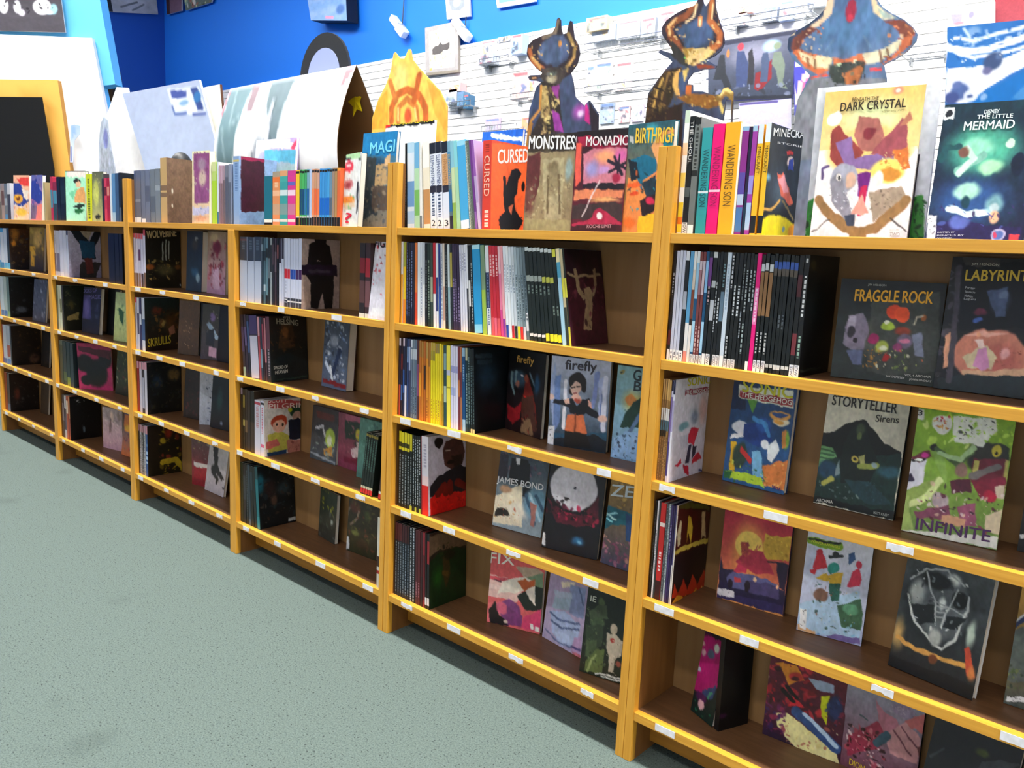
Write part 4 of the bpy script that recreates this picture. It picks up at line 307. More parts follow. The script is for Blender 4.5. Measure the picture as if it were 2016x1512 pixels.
ROWS=[
[6,0,0.025,[[0.003,0.0126,0.0,0.283,"f4f0ea",[["b",0.0,0.1,"cfe0c8"],["b",0.26,0.36,"f0c8a0"],["b",0.5,0.62,"f2d060"],["b",0.74,0.99,"f0cc30"],["b",0.86,0.92,"e87820"]]],[0.017,0.0128,0.0,0.268,"0c1418",[["t","THE GHOUL",0.04,0.4,"d8d8d8"],["b",0.6,0.68,"505858"],["b",0.9,1.0,"e8e8e4"],["t","IDW",0.91,0.99,"202020"]]],[0.031,0.0149,0.0,0.266,"707674",[["b",0.0,0.06,"181c1c"],["d",0.06,0.5,"303434"],["b",0.45,0.5,"202424"],["b",0.92,1.0,"eceff0"]]],[0.052,0.025,0.0,0.242,"2f9a9e",[["t","WANDERING SON",0.2,0.74,"0f4a50"],["b",0.59,0.61,"e8f0f0"]]],[0.079,0.0275,0.0,0.246,"ee0874",[["t","WANDERING SON",0.2,0.74,"9c0450"],["b",0.59,0.61,"ffd0e0"]]],[0.109,0.0359,0.0,0.25,"f6b01e",[["t","WANDERING SON",0.2,0.74,"6a4a10"]]],[0.145,0.0046,0.0,0.248,"fff4e0",[]],[0.151,0.0148,0.0,0.238,"8a2c86",[["b",0.0,0.04,"90b8d8"],["b",0.42,0.62,"5a4aa0"],["b",0.62,0.72,"b8c8e0"],["b",0.74,0.97,"4a78b0"]]],[0.168,0.0063,0.0,0.236,"201838",[["b",0.6,0.95,"183048"]]],[0.175,0.0109,0.0,0.238,"9c3ca0",[["b",0.0,0.05,"a8c8e0"],["b",0.45,0.62,"9a90d8"],["b",0.7,0.95,"a8c4e4"]]],[0.188,0.0123,0.0,0.24,"f2bc28",[["b",0.0,0.17,"dce6ee"],["b",0.82,0.98,"14181c"],["t","MINECRAFT",0.2,0.44,"201808"]]],[0.205,0.0117,0.0,0.24,"f2bc28",[["b",0.0,0.17,"e4ecf0"],["b",0.82,0.98,"14181c"],["t","MINECRAFT",0.2,0.44,"201808"]]]],["dark comic with a round yellow shape low on its cover, on the right top ledge",[["g","161c22","0e1418"],["n","2c3a48",0.7,5],["e",0.436,0.554,0.667,0.318,"2e3c4c",0.9],["e",0.443,0.573,0.3,0.193,"4a5c6a",0.9],["p","e06a50",0.294,0.427,0.492,0.413,0.892,0.657,0.762,0.695,0.489,0.61],["p","f0a0a8",0.339,0.462,0.532,0.429,0.721,0.576,0.553,0.596],["e",0.679,0.3,0.137,0.058,"f4dcd0",0.3],["p","c83030",0.524,0.205,0.728,0.187,0.741,0.226,0.553,0.237],["p","28409c",0.621,0.285,0.772,0.263,0.789,0.361,0.617,0.374],["e",0.049,0.482,0.095,0.056,"7ab0c8",0.8],["e",1.101,0.217,0.058,0.024,"d8d820",0.5],["l","d8a850",0.02,-0.023,0.764,0.234,0.756,0.468,0.65],["l","908050",0.016,0.539,0.656,0.945,0.808],["e",0.492,0.928,0.643,0.139,"f6e414",0.15],["e",0.987,0.93,0.217,0.092,"f0a020",0.4],["e",0.653,0.914,0.062,0.026,"88a8a8",0.3],["t","MINECRAFT",0.061,0.112,1.257,0.03,0.071,"e8ecec"],["t","STORIES",0.207,0.163,1.142,0.127,0.017,"d8dcdc"]],61,1]],
[6,1,0.018,[[0.006,0.0065,0.0,0.262,"10141c",[["d",0.2,0.4,"a8a8b0"],["b",0.72,0.86,"5a2024"],["b",0.9,1.0,"e8e8ec"]]],[0.014,0.0073,0.0,0.262,"c4c8dc",[["b",0.9,1.0,"eceef0"],["d",0.92,0.98,"606070"]]],[0.023,0.0067,0.0,0.262,"c8ccde",[["b",0.9,1.0,"eceef0"],["d",0.92,0.98,"606070"]]],[0.031,0.0067,0.0,0.262,"c0c4d8",[["b",0.9,1.0,"eceef0"],["d",0.92,0.98,"606070"]]],[0.039,0.009,0.0,0.262,"12181e",[["b",0.0,0.08,"d8dce4"],["b",0.36,0.52,"a8acb8"],["b",0.9,1.0,"eceef0"],["d",0.92,0.98,"606070"]]],[0.05,0.0092,0.0,0.262,"5a9cc8",[["b",0.64,0.9,"e8e4e0"],["b",0.9,1.0,"e88a78"]]],[0.06,0.0068,0.0,0.262,"d8c8b8",[["b",0.0,0.16,"e4e4e0"],["b",0.34,0.6,"7a3c28"],["b",0.6,0.66,"2a1c18"],["b",0.66,1.0,"e8e0d8"]]],[0.068,0.0073,0.0,0.262,"0e4c74",[["b",0.0,0.1,"d8e0e4"],["b",0.1,0.42,"98c4e0"],["b",0.62,0.9,"a8d0e8"],["b",0.92,1.0,"e4e4e8"],["t","IDW",0.93,0.99,"303040"]]],[0.076,0.0065,0.0,0.262,"7a3c3c",[["b",0.08,0.16,"c8b8c0"],["b",0.16,0.38,"a07078"],["d",0.66,0.9,"d8b8b0"],["b",0.92,1.0,"e4e4e8"],["t","IDW",0.93,0.99,"303040"]]],[0.084,0.0064,0.0,0.262,"74383a",[["b",0.08,0.16,"c8b8c0"],["b",0.16,0.38,"d0b8c0"],["d",0.66,0.9,"d8b8b0"],["b",0.92,1.0,"e4e4e8"],["t","IDW",0.93,0.99,"303040"]]],[0.092,0.0067,0.0,0.262,"0e4c74",[["b",0.08,0.36,"88b8e0"],["b",0.62,0.9,"a4cce8"],["b",0.92,1.0,"e4e4e8"],["t","IDW",0.93,0.99,"303040"]]],[0.1,0.008,0.0,0.262,"101820",[["b",0.05,0.3,"6a3a80"],["d",0.3,0.46,"c0a0a8"],["b",0.9,1.0,"e4e4e8"]]],[0.11,0.0099,0.0,0.262,"0e1418",[["b",0.0,0.05,"c0c4c4"],["b",0.25,0.31,"b8bcc0"],["b",0.42,0.6,"b8bcc4"],["b",0.9,1.0,"e8e8ec"],["t","IDW",0.91,0.99,"303040"]]],[0.121,0.0049,0.0,0.262,"10161a",[["d",0.26,0.7,"b0b4b8"]]],[0.127,0.007,0.0,0.262,"10161a",[["d",0.4,0.62,"c8ccd0"],["b",0.9,1.0,"e8e8ec"],["t","IDW",0.91,0.99,"303040"]]],[0.135,0.0089,0.0,0.262,"0e1418",[["d",0.1,0.3,"709098"],["b",0.34,0.6,"60788c"],["b",0.9,1.0,"e8e8ec"],["t","IDW",0.91,0.99,"303040"]]],[0.145,0.0094,0.0,0.262,"c8d4e2",[["d",0.1,0.5,"a0b4c8"],["b",0.9,1.0,"e8e8ec"]]],[0.156,0.0072,0.0,0.262,"0e1418",[["d",0.02,0.3,"d0d0d8"],["d",0.72,0.9,"c8ccd0"],["b",0.92,1.0,"e8e8ec"],["t","IDW",0.93,0.99,"303040"]]],[0.165,0.0077,0.0,0.262,"0c1216",[["d",0.28,0.54,"d4d8dc"],["b",0.92,1.0,"e8e8ec"],["t","BOOM",0.93,0.99,"303040"]]],[0.174,0.0095,0.0,0.262,"0c1216",[["d",0.28,0.54,"d4d8dc"],["b",0.92,1.0,"e8e8ec"],["t","BOOM",0.93,0.99,"303040"]]],[0.185,0.0057,0.0,0.262,"0c1216",[["d",0.1,0.4,"70787c"],["d",0.5,0.74,"9098a0"]]],[0.192,0.0075,0.0,0.262,"0c1216",[["d",0.14,0.5,"a8b0b4"],["d",0.6,0.86,"a0b0b0"]]],[0.201,0.0072,0.0,0.262,"0c1216",[["d",0.14,0.42,"a8b0b4"]]],[0.209,0.0069,0.0,0.262,"0e1418",[["d",0.14,0.48,"a8b0b4"],["b",0.92,1.0,"e8e8ec"]]],[0.217,0.0092,0.0,0.264,"e6147c",[["b",0.29,0.6,"f07ab4"],["d",0.3,0.58,"f8d0e4"]]],[0.228,0.0073,0.0,0.262,"0c1416",[["b",0.08,0.14,"c0c4c8"],["b",0.15,0.52,"8a6440"],["d",0.66,0.84,"c0c0c0"],["b",0.9,1.0,"e4e4ea"],["t","IDW",0.91,0.97,"303040"]]],[0.237,0.0075,0.0,0.262,"0c1416",[["b",0.08,0.14,"c0c4c8"],["b",0.15,0.52,"8a6440"],["d",0.66,0.84,"c0c0c0"],["b",0.9,1.0,"e4e4ea"],["t","IDW",0.91,0.97,"303040"]]],[0.247,0.0085,0.0,0.262,"0c1416",[["b",0.08,0.14,"c0c4c8"],["b",0.15,0.52,"8a6440"],["d",0.66,0.84,"c0c0c0"],["b",0.9,1.0,"e4e4ea"],["t","IDW",0.91,0.97,"303040"]]],[0.257,0.0071,0.0,0.262,"0a1214",[["b",0.06,0.12,"3454a0"],["b",0.12,0.18,"544c44"],["b",0.92,0.95,"b0b4b4"]]],[0.266,0.0073,0.0,0.262,"0a1214",[["b",0.06,0.12,"3454a0"],["b",0.12,0.18,"544c44"],["b",0.92,0.95,"b0b4b4"]]],[0.275,0.0075,0.0,0.262,"0a1214",[["b",0.06,0.12,"3454a0"],["b",0.12,0.18,"544c44"],["d",0.5,0.62,"586068"],["b",0.92,0.96,"c8cccc"]]],[0.283,0.0075,0.0,0.262,"0a1214",[["b",0.06,0.12,"3454a0"],["b",0.12,0.18,"544c44"],["d",0.5,0.62,"586068"],["b",0.92,0.96,"c8cccc"]]],[0.293,0.0077,0.0,0.262,"0a1214",[["b",0.06,0.12,"3454a0"],["b",0.12,0.18,"544c44"],["b",0.92,0.95,"c8cccc"]]],[0.302,0.0081,0.0,0.262,"0a1214",[["b",0.06,0.12,"3454a0"],["b",0.12,0.18,"544c44"],["b",0.92,0.95,"c8cccc"]]],[0.312,0.0097,0.0,0.262,"0e1214",[["b",0.16,0.34,"4a2028"],["b",0.64,0.82,"702c34"],["b",0.9,1.0,"e8eaee"],["t","IDW",0.91,0.99,"203050"]]],[0.323,0.0106,0.0,0.262,"0c1012",[["d",0.17,0.5,"d8d8d8"],["d",0.03,0.07,"c0c0c0"],["d",0.66,0.84,"90b0a0"],["b",0.9,1.0,"e8eaee"],["t","IDW",0.91,0.99,"203050"]]]],["black paperback cover facing right at the end of the upper row",[["g","0c0f11","06080a"],["e",0.132,0.086,0.138,0.06,"3a3420",0.6],["e",0.207,0.437,0.317,0.267,"12181a",0.8],["l","283028",0.015,0.07,0.959,0.709,0.944]],58,1]],
[6,2,0.02,[[0.003,0.0045,0.0,0.255,"9c7448",[["b",0.0,0.2,"c8a068"],["b",0.28,0.4,"d8d8d8"],["b",0.4,0.5,"486878"],["b",0.5,0.56,"202020"],["d",0.56,1.0,"604020"]]],[0.009,0.0045,0.0,0.255,"8c6840",[["b",0.0,0.2,"b89058"],["b",0.28,0.4,"c8c8c8"],["b",0.4,0.5,"406070"],["b",0.5,0.56,"202020"],["d",0.56,1.0,"583818"]]],[0.015,0.0045,0.0,0.255,"a88050",[["b",0.0,0.2,"d0a868"],["b",0.28,0.4,"e0e0e0"],["b",0.4,0.5,"486878"],["b",0.5,0.56,"202020"],["d",0.56,1.0,"604020"]]],[0.02,0.0051,0.0,0.255,"94703c",[["b",0.0,0.2,"c09858"],["b",0.28,0.4,"d8d8d8"],["b",0.4,0.5,"486878"],["d",0.56,1.0,"604020"]]],[0.027,0.0045,0.0,0.255,"c8c4dc",[["b",0.0,0.1,"1c1c3c"],["b",0.16,0.6,"7c68a4"],["b",0.6,0.94,"4a3c78"]]],[0.032,0.0045,0.0,0.255,"e4e4f0",[["b",0.0,0.14,"1c1c3c"],["b",0.2,0.5,"b0a8d0"]]]],["thin white comic with red and grey drawing facing right, third shelf down",[["g","e6e4ec","d4d0e0"],["e",0.662,0.389,0.297,0.144,"b8c4d0",0.8],["e",0.879,0.339,0.203,0.224,"d8b8b4",0.8],["e",0.333,0.47,0.19,0.055,"7aa8b4",0.5],["p","d03048",0.482,0.569,0.561,0.5,0.796,0.531,0.673,0.696,0.471,0.655],["p","c8c8d8",0.232,0.568,0.452,0.577,0.514,0.702,0.294,0.702],["e",0.635,0.408,0.132,0.089,"8a98b0",0.6],["p","2c2c48",0.509,0.68,0.607,0.689,0.552,0.86,0.454,0.849],["p","2c2c48",0.64,0.693,0.774,0.705,0.732,0.801,0.64,0.825],["p","c82840",0.395,0.864,0.56,0.893,0.604,1.009,0.448,0.958],["p","c82840",0.159,0.85,0.315,0.791,0.341,0.837,0.224,0.868],["p","c82840",0.643,0.836,0.825,0.777,0.945,0.857,0.657,0.893],["p","26306a",0.879,0.968,1.044,0.98,1.05,1.004,0.885,0.991],["t","SONIC",0.332,0.077,0.998,0.089,0.081,"d8d020"],["p","a02038",0.294,0.112,0.991,0.127,0.992,0.182,0.291,0.161],["t","THE HEDGEHOG",0.305,0.158,0.986,0.171,0.037,"f0f0f0"]],66,1]],
[6,3,0.02,[[0.006,0.0046,0.0,0.255,"14181c",[["d",0.1,0.9,"404448"]]],[0.013,0.004,0.0,0.255,"d0d0d8",[["d",0.3,0.7,"606070"]]],[0.019,0.0034,0.0,0.255,"303438",[]],[0.023,0.0137,0.0,0.255,"c02828",[["b",0.8,1.0,"381014"],["d",0.5,0.7,"f0d0d0"],["b",0.2,0.24,"e8d8d0"]]],[0.039,0.005,0.0,0.255,"686c70",[["d",0.0,0.9,"202428"]]],[0.046,0.0039,0.0,0.255,"b0b8c0",[["d",0.0,0.8,"405050"]]],[0.052,0.005,0.0,0.255,"3c2c5c",[["d",0.2,0.5,"a098b8"]]],[0.058,0.0044,0.0,0.255,"30244c",[]],[0.064,0.0028,0.0,0.255,"d8d0d0",[["b",0.0,0.6,"403868"]]],[0.068,0.0028,0.0,0.255,"e8dcd0",[["b",0.0,0.1,"d0b0a0"]]]],["dark comic with three pale figures standing above flames, facing right on the fourth shelf",[["g","2c1410","301008"],["p","505018",-0.031,-0.059,0.955,0.13,0.965,0.171,-0.067,0.01],["p","44100c",-0.067,0.01,0.971,0.191,1.089,0.526,0.011,0.467],["p","c8b048",-0.018,0.453,0.298,0.439,1.044,0.469,1.058,0.521,0.31,0.488,-0.009,0.492],["p","d8c8a0",0.021,0.282,0.072,0.159,0.131,0.186,0.158,0.416,0.069,0.421],["p","d8b838",0.322,0.423,0.324,0.139,0.403,0.15,0.483,0.295,0.453,0.444,0.355,0.314],["p","c8a878",0.778,0.457,0.73,0.158,0.82,0.17,0.924,0.46,0.827,0.425],["p","1c0c0c",-0.007,0.502,1.094,0.547,1.189,0.907,0.023,0.867],["p","a82c14",0.013,0.942,0.06,0.798,0.194,0.92,0.327,0.79,0.471,0.934,0.607,0.802,0.758,0.948,0.954,0.804,1.226,0.975,1.26,1.104],["p","d89020",0.016,1.0,0.199,0.94,0.438,1.025,0.713,1.0,1.025,1.08,1.248,1.061,1.271,1.098],["s",["d8a838","c04818","e8d080"],30,0.029,0.009,0.983,1.277,1.109]],65,1]],
[5,0,0.03,[[-0.982,0.007,0.035,0.262,"101418",[["d",0.3,0.9,"586068"]]],[-0.97,0.0325,0.043,0.262,"d8e4f0",[["b",0.0,0.12,"b8d8ec"],["b",0.45,0.75,"6c9cd0"],["b",0.8,0.95,"a8c8e8"]]],[-0.935,0.0232,0.051,0.262,"b0d8b0",[["b",0.0,0.3,"70b0d8"],["b",0.55,0.85,"78b860"]]],[-0.911,0.0103,0.06,0.262,"e8e8e4",[["b",0.85,1.0,"707880"]]],[-0.892,0.0286,0.068,0.262,"f0e4cc",[["b",0.0,0.3,"f8f4ec"],["b",0.55,0.95,"c89058"]]],[-0.86,0.0255,0.076,0.258,"e8ecf4",[["b",0.0,0.13,"182030"],["b",0.88,0.98,"f0f0f0"],["t","ELEPHANTMEN",0.15,0.5,"283c74"],["t","2",0.9,0.97,"101020"],["b",0.5,0.58,"282838"],["d",0.58,0.86,"405070"]]],[-0.832,0.0251,0.084,0.258,"e4e8f4",[["b",0.0,0.13,"182030"],["b",0.88,0.98,"f0f0f0"],["t","ELEPHANTMEN",0.15,0.5,"283c74"],["t","2",0.9,0.97,"101020"],["b",0.5,0.58,"282838"],["d",0.58,0.86,"405070"]]],[-0.803,0.026,0.092,0.258,"e0e4f0",[["b",0.0,0.13,"182030"],["b",0.14,0.5,"d8a878"],["b",0.88,0.98,"f0f0f0"],["t","ELEPHANTMEN",0.15,0.5,"b07840"],["t","3",0.9,0.97,"101020"],["b",0.5,0.58,"282838"]]],[-0.776,0.0132,0.101,0.258,"58707c",[["b",0.0,0.12,"78a8c0"],["b",0.12,0.5,"4888b0"],["t","ELEPHANTMEN",0.15,0.5,"d0b060"],["b",0.55,0.8,"2c6c9c"],["b",0.85,1.0,"302c38"]]],[-0.761,0.0137,0.109,0.258,"c8d8a8",[["b",0.0,0.3,"88c0d0"],["b",0.7,1.0,"90b050"]]],[-0.745,0.0142,0.117,0.258,"a8d0a8",[["b",0.0,0.3,"88d0d8"]]],[-0.728,0.0331,0.125,0.258,"48a8dc",[["b",0.0,0.06,"98d8f0"],["b",0.9,1.0,"e8f0f8"]]],[-0.692,0.0043,0.133,0.258,"c8d0c4",[["d",0.0,1.0,"606860"]]],[-0.686,0.0043,0.142,0.258,"8c988c",[["d",0.0,1.0,"505850"]]],[-0.68,0.0043,0.15,0.258,"707c74",[["d",0.0,1.0,"404840"]]],[-0.674,0.0043,0.158,0.258,"5c6864",[]],[-0.668,0.0089,0.166,0.258,"6c3484",[["b",0.8,1.0,"9060a8"]]],[-0.657,0.01,0.175,0.258,"b8a0c8",[["b",0.0,0.4,"9058a8"],["b",0.7,1.0,"d0b8d8"]]]],None],
[5,0,0.03,[[-0.643,0.0341,0.035,0.25,"dc4030",[["t","CURSED",0.17,0.62,"f4c8b0"],["d",0.04,0.13,"a83020"],["b",0.76,0.99,"dc4030"],["d",0.78,0.98,"f0d8c8"]]]],["orange book with red spine and black running silhouette on the top ledge",[["g","f0642c","ee5c26"],["p","d84828",-0.027,-0.003,0.939,-0.039,0.932,-0.005,-0.026,0.036],["p","100c0c",0.513,0.292,0.683,0.264,0.782,0.323,0.688,0.38,0.658,0.548,0.585,0.619,0.649,0.766,0.848,0.875,0.717,0.974,0.264,0.99,0.204,0.869,0.366,0.779,0.302,0.568,0.39,0.465],["l","100c0c",0.037,0.332,0.403,0.363,0.697,0.404,0.794],["e",0.828,0.471,0.054,0.067,"100c0c",0.3],["p","f0784c",0.44,0.742,0.588,0.685,0.518,0.822],["s",["100c0c"],30,0.03,0.224,0.821,0.849,0.98],["t","CURSED",0.143,0.254,0.93,0.179,0.155,"f8e8e0"]],75,1]],
[5,1,0.02,[[-0.98,0.0092,0.02,0.258,"e4e4e8",[["b",0.4,1.0,"e8a838"]]],[-0.968,0.0108,0.023,0.258,"f0c828",[["b",0.0,0.3,"a0a840"],["b",0.7,1.0,"f08828"]]],[-0.954,0.0091,0.026,0.258,"141c38",[["d",0.1,0.9,"506090"]]],[-0.943,0.0091,0.028,0.258,"101830",[["d",0.2,0.9,"6878a0"]]],[-0.932,0.009,0.031,0.258,"18203c",[["d",0.1,0.8,"7080a8"]]],[-0.921,0.0074,0.034,0.258,"1c1c30",[]],[-0.911,0.0097,0.037,0.258,"e07838",[["b",0.6,1.0,"d84828"]]],[-0.898,0.0103,0.039,0.258,"e4e8ec",[]],[-0.886,0.0103,0.042,0.258,"d8dce4",[["d",0.3,0.9,"8088a0"]]],[-0.873,0.0087,0.045,0.258,"c8ccd4",[["b",0.5,1.0,"e8e8e8"]]],[-0.862,0.0094,0.048,0.258,"101418",[["d",0.2,0.8,"687078"]]],[-0.851,0.0116,0.051,0.258,"1c2c28",[["d",0.2,0.9,"809080"]]],[-0.837,0.01,0.053,0.258,"384840",[["b",0.4,0.7,"a0a890"]]],[-0.824,0.0106,0.056,0.258,"c02838",[["b",0.6,1.0,"e8e4e4"]]],[-0.811,0.0091,0.059,0.258,"e0e4ec",[["b",0.4,0.8,"283c74"]]],[-0.799,0.0076,0.062,0.258,"203880",[["b",0.5,1.0,"3858a8"]]],[-0.789,0.0076,0.064,0.258,"c8ccd4",[["d",0.1,0.9,"707888"]]],[-0.779,0.0075,0.067,0.258,"e8d8c8",[["b",0.5,0.9,"c09888"]]],[-0.769,0.0103,0.07,0.258,"14181c",[["d",0.1,0.9,"50585c"]]],[-0.757,0.0082,0.073,0.258,"cdd8dc",[["b",0.5,1.0,"88a8b0"]]],[-0.746,0.0088,0.075,0.258,"1c242c",[["b",0.1,0.5,"b0a048"]]],[-0.735,0.0087,0.078,0.258,"382c48",[["d",0.4,0.9,"8878a0"]]],[-0.725,0.0086,0.081,0.258,"342844",[["d",0.4,0.9,"8878a0"]]],[-0.714,0.0086,0.084,0.258,"302440",[["d",0.5,0.9,"8878a0"]]],[-0.703,0.0075,0.086,0.258,"d8d8e8",[["d",0.1,0.3,"9090b0"]]],[-0.693,0.0074,0.089,0.258,"dcdce8",[["d",0.1,0.3,"9090b0"]]],[-0.683,0.0079,0.092,0.258,"e0e0ec",[["d",0.1,0.3,"9090b0"]]],[-0.674,0.0068,0.095,0.258,"e4e4ec",[["b",0.5,1.0,"30343c"]]],[-0.665,0.0073,0.097,0.258,"14181c",[["b",0.4,0.7,"e0e0e0"]]],[-0.656,0.0084,0.1,0.258,"1c2024",[["d",0.2,0.9,"a0a8a8"]]],[-0.645,0.0305,0.103,0.258,"2898d0",[["b",0.0,0.05,"b0e0f0"],["b",0.9,1.0,"88d0f0"]]],[-0.611,0.0148,0.106,0.258,"7c9878",[["b",0.5,1.0,"a0c048"]]],[-0.592,0.0132,0.108,0.258,"e0e4e8",[["b",0.3,0.7,"203058"],["d",0.3,0.9,"6878a0"]]],[-0.576,0.0108,0.111,0.258,"c82834",[["b",0.1,0.34,"d84850"],["d",0.1,0.34,"f0c8c8"],["b",0.8,1.0,"e05860"]]],[-0.564,0.0102,0.114,0.258,"c8283c",[["b",0.1,0.34,"d84850"],["d",0.1,0.34,"f0c8c8"],["b",0.8,1.0,"e86880"]]],[-0.552,0.0112,0.117,0.258,"c02434",[["d",0.1,0.34,"f0c8c8"],["b",0.8,1.0,"e05860"]]],[-0.539,0.0085,0.119,0.258,"e880a0",[["b",0.0,0.3,"f0c0c8"],["b",0.7,1.0,"d84890"]]],[-0.529,0.0084,0.122,0.258,"f0a8b0",[["b",0.8,1.0,"9838a0"]]],[-0.518,0.0091,0.125,0.258,"e4e8f0",[["b",0.86,1.0,"2848a8"],["d",0.2,0.5,"b0b8c8"]]],[-0.507,0.0091,0.128,0.258,"e8ecf0",[["b",0.86,1.0,"e8e8f0"],["d",0.2,0.5,"b0b8c8"]]],[-0.496,0.0089,0.13,0.258,"d8e0e8",[["b",0.86,1.0,"c02830"],["d",0.2,0.5,"90a0b0"]]],[-0.485,0.0089,0.133,0.258,"c8d0d8",[["b",0.86,1.0,"282828"],["d",0.2,0.5,"8090a0"]]],[-0.474,0.0088,0.136,0.258,"a8b8c0",[["b",0.86,1.0,"f0d820"],["d",0.3,0.8,"506068"]]],[-0.463,0.0088,0.139,0.258,"90a0a8",[["b",0.86,1.0,"e83028"],["d",0.3,0.8,"506068"]]],[-0.452,0.0087,0.141,0.258,"788890",[["b",0.86,1.0,"d8d0d8"],["d",0.3,0.8,"384850"]]],[-0.441,0.0086,0.144,0.258,"607078",[["b",0.7,0.9,"d8d8dc"],["d",0.3,0.8,"384850"]]],[-0.43,0.0127,0.147,0.258,"14201f",[["b",0.0,0.04,"c8d0d0"],["b",0.3,0.36,"a0a8a0"],["d",0.4,0.5,"708078"],["b",0.92,0.95,"e0e0e0"]]],[-0.416,0.0126,0.15,0.258,"14201f",[["b",0.0,0.04,"c8d0d0"],["b",0.3,0.36,"a0a8a0"],["d",0.4,0.5,"708078"],["b",0.92,0.95,"e0e0e0"]]],[-0.401,0.0124,0.152,0.258,"14201f",[["b",0.0,0.04,"c8d0d0"],["b",0.3,0.36,"a0a8a0"],["d",0.4,0.5,"708078"],["b",0.92,0.95,"e0e0e0"]]],[-0.386,0.0123,0.155,0.258,"121e1d",[["b",0.0,0.04,"c8d0d0"],["b",0.3,0.36,"a0a8a0"],["d",0.4,0.5,"708078"],["b",0.92,0.95,"e0e0e0"]]],[-0.372,0.0122,0.158,0.258,"121e1d",[["b",0.0,0.04,"c8d0d0"],["b",0.3,0.36,"c0c050"],["d",0.4,0.5,"708078"],["b",0.9,0.98,"f0e028"]]],[-0.357,0.0122,0.161,0.258,"14201f",[["b",0.0,0.04,"c8d0d0"],["b",0.3,0.36,"c0c050"],["d",0.4,0.5,"708078"],["b",0.9,0.98,"f0e028"]]],[-0.343,0.012,0.164,0.258,"14201f",[["b",0.0,0.04,"c8d0d0"],["b",0.3,0.36,"c0c050"],["d",0.6,0.7,"708078"],["b",0.9,0.98,"f0e028"]]],[-0.329,0.0111,0.166,0.258,"14201f",[["b",0.0,0.08,"d8d848"],["d",0.6,0.7,"708078"],["b",0.9,0.98,"f0e028"]]],[-0.315,0.0117,0.169,0.258,"a8d0e4",[["b",0.0,0.14,"f0e0b0"],["b",0.14,0.3,"50a0c0"]]],[-0.301,0.0085,0.172,0.258,"c8b890",[["b",0.3,0.5,"e0d848"],["b",0.6,1.0,"303830"]]],[-0.291,0.0059,0.175,0.258,"202820",[["b",0.3,0.5,"e0d848"],["b",0.8,1.0,"d8d040"]]]],["plum comic with pale tree-like figure and raised arms, facing right beside the long spine row",[["g","18131a","401828"],["p","3c1824",0.015,0.299,0.974,0.277,1.017,0.862,0.073,0.839],["n","581c30",0.5,6],["p","a08a6a",0.339,0.845,0.462,0.525,0.445,0.418,0.589,0.387,0.692,0.464,0.572,0.851],["p","a08a6a",0.401,0.539,0.269,0.433,0.201,0.208,0.28,0.192,0.349,0.418,0.485,0.509],["p","a08a6a",0.623,0.51,0.731,0.372,0.726,0.202,0.798,0.186,0.812,0.372,0.676,0.541],["l","a08a6a",0.024,0.061,0.254,0.262,0.282,0.895,0.262],["s",["602838","301420","783848"],40,0.054,0.02,0.295,1.039,0.815]],72,1]],
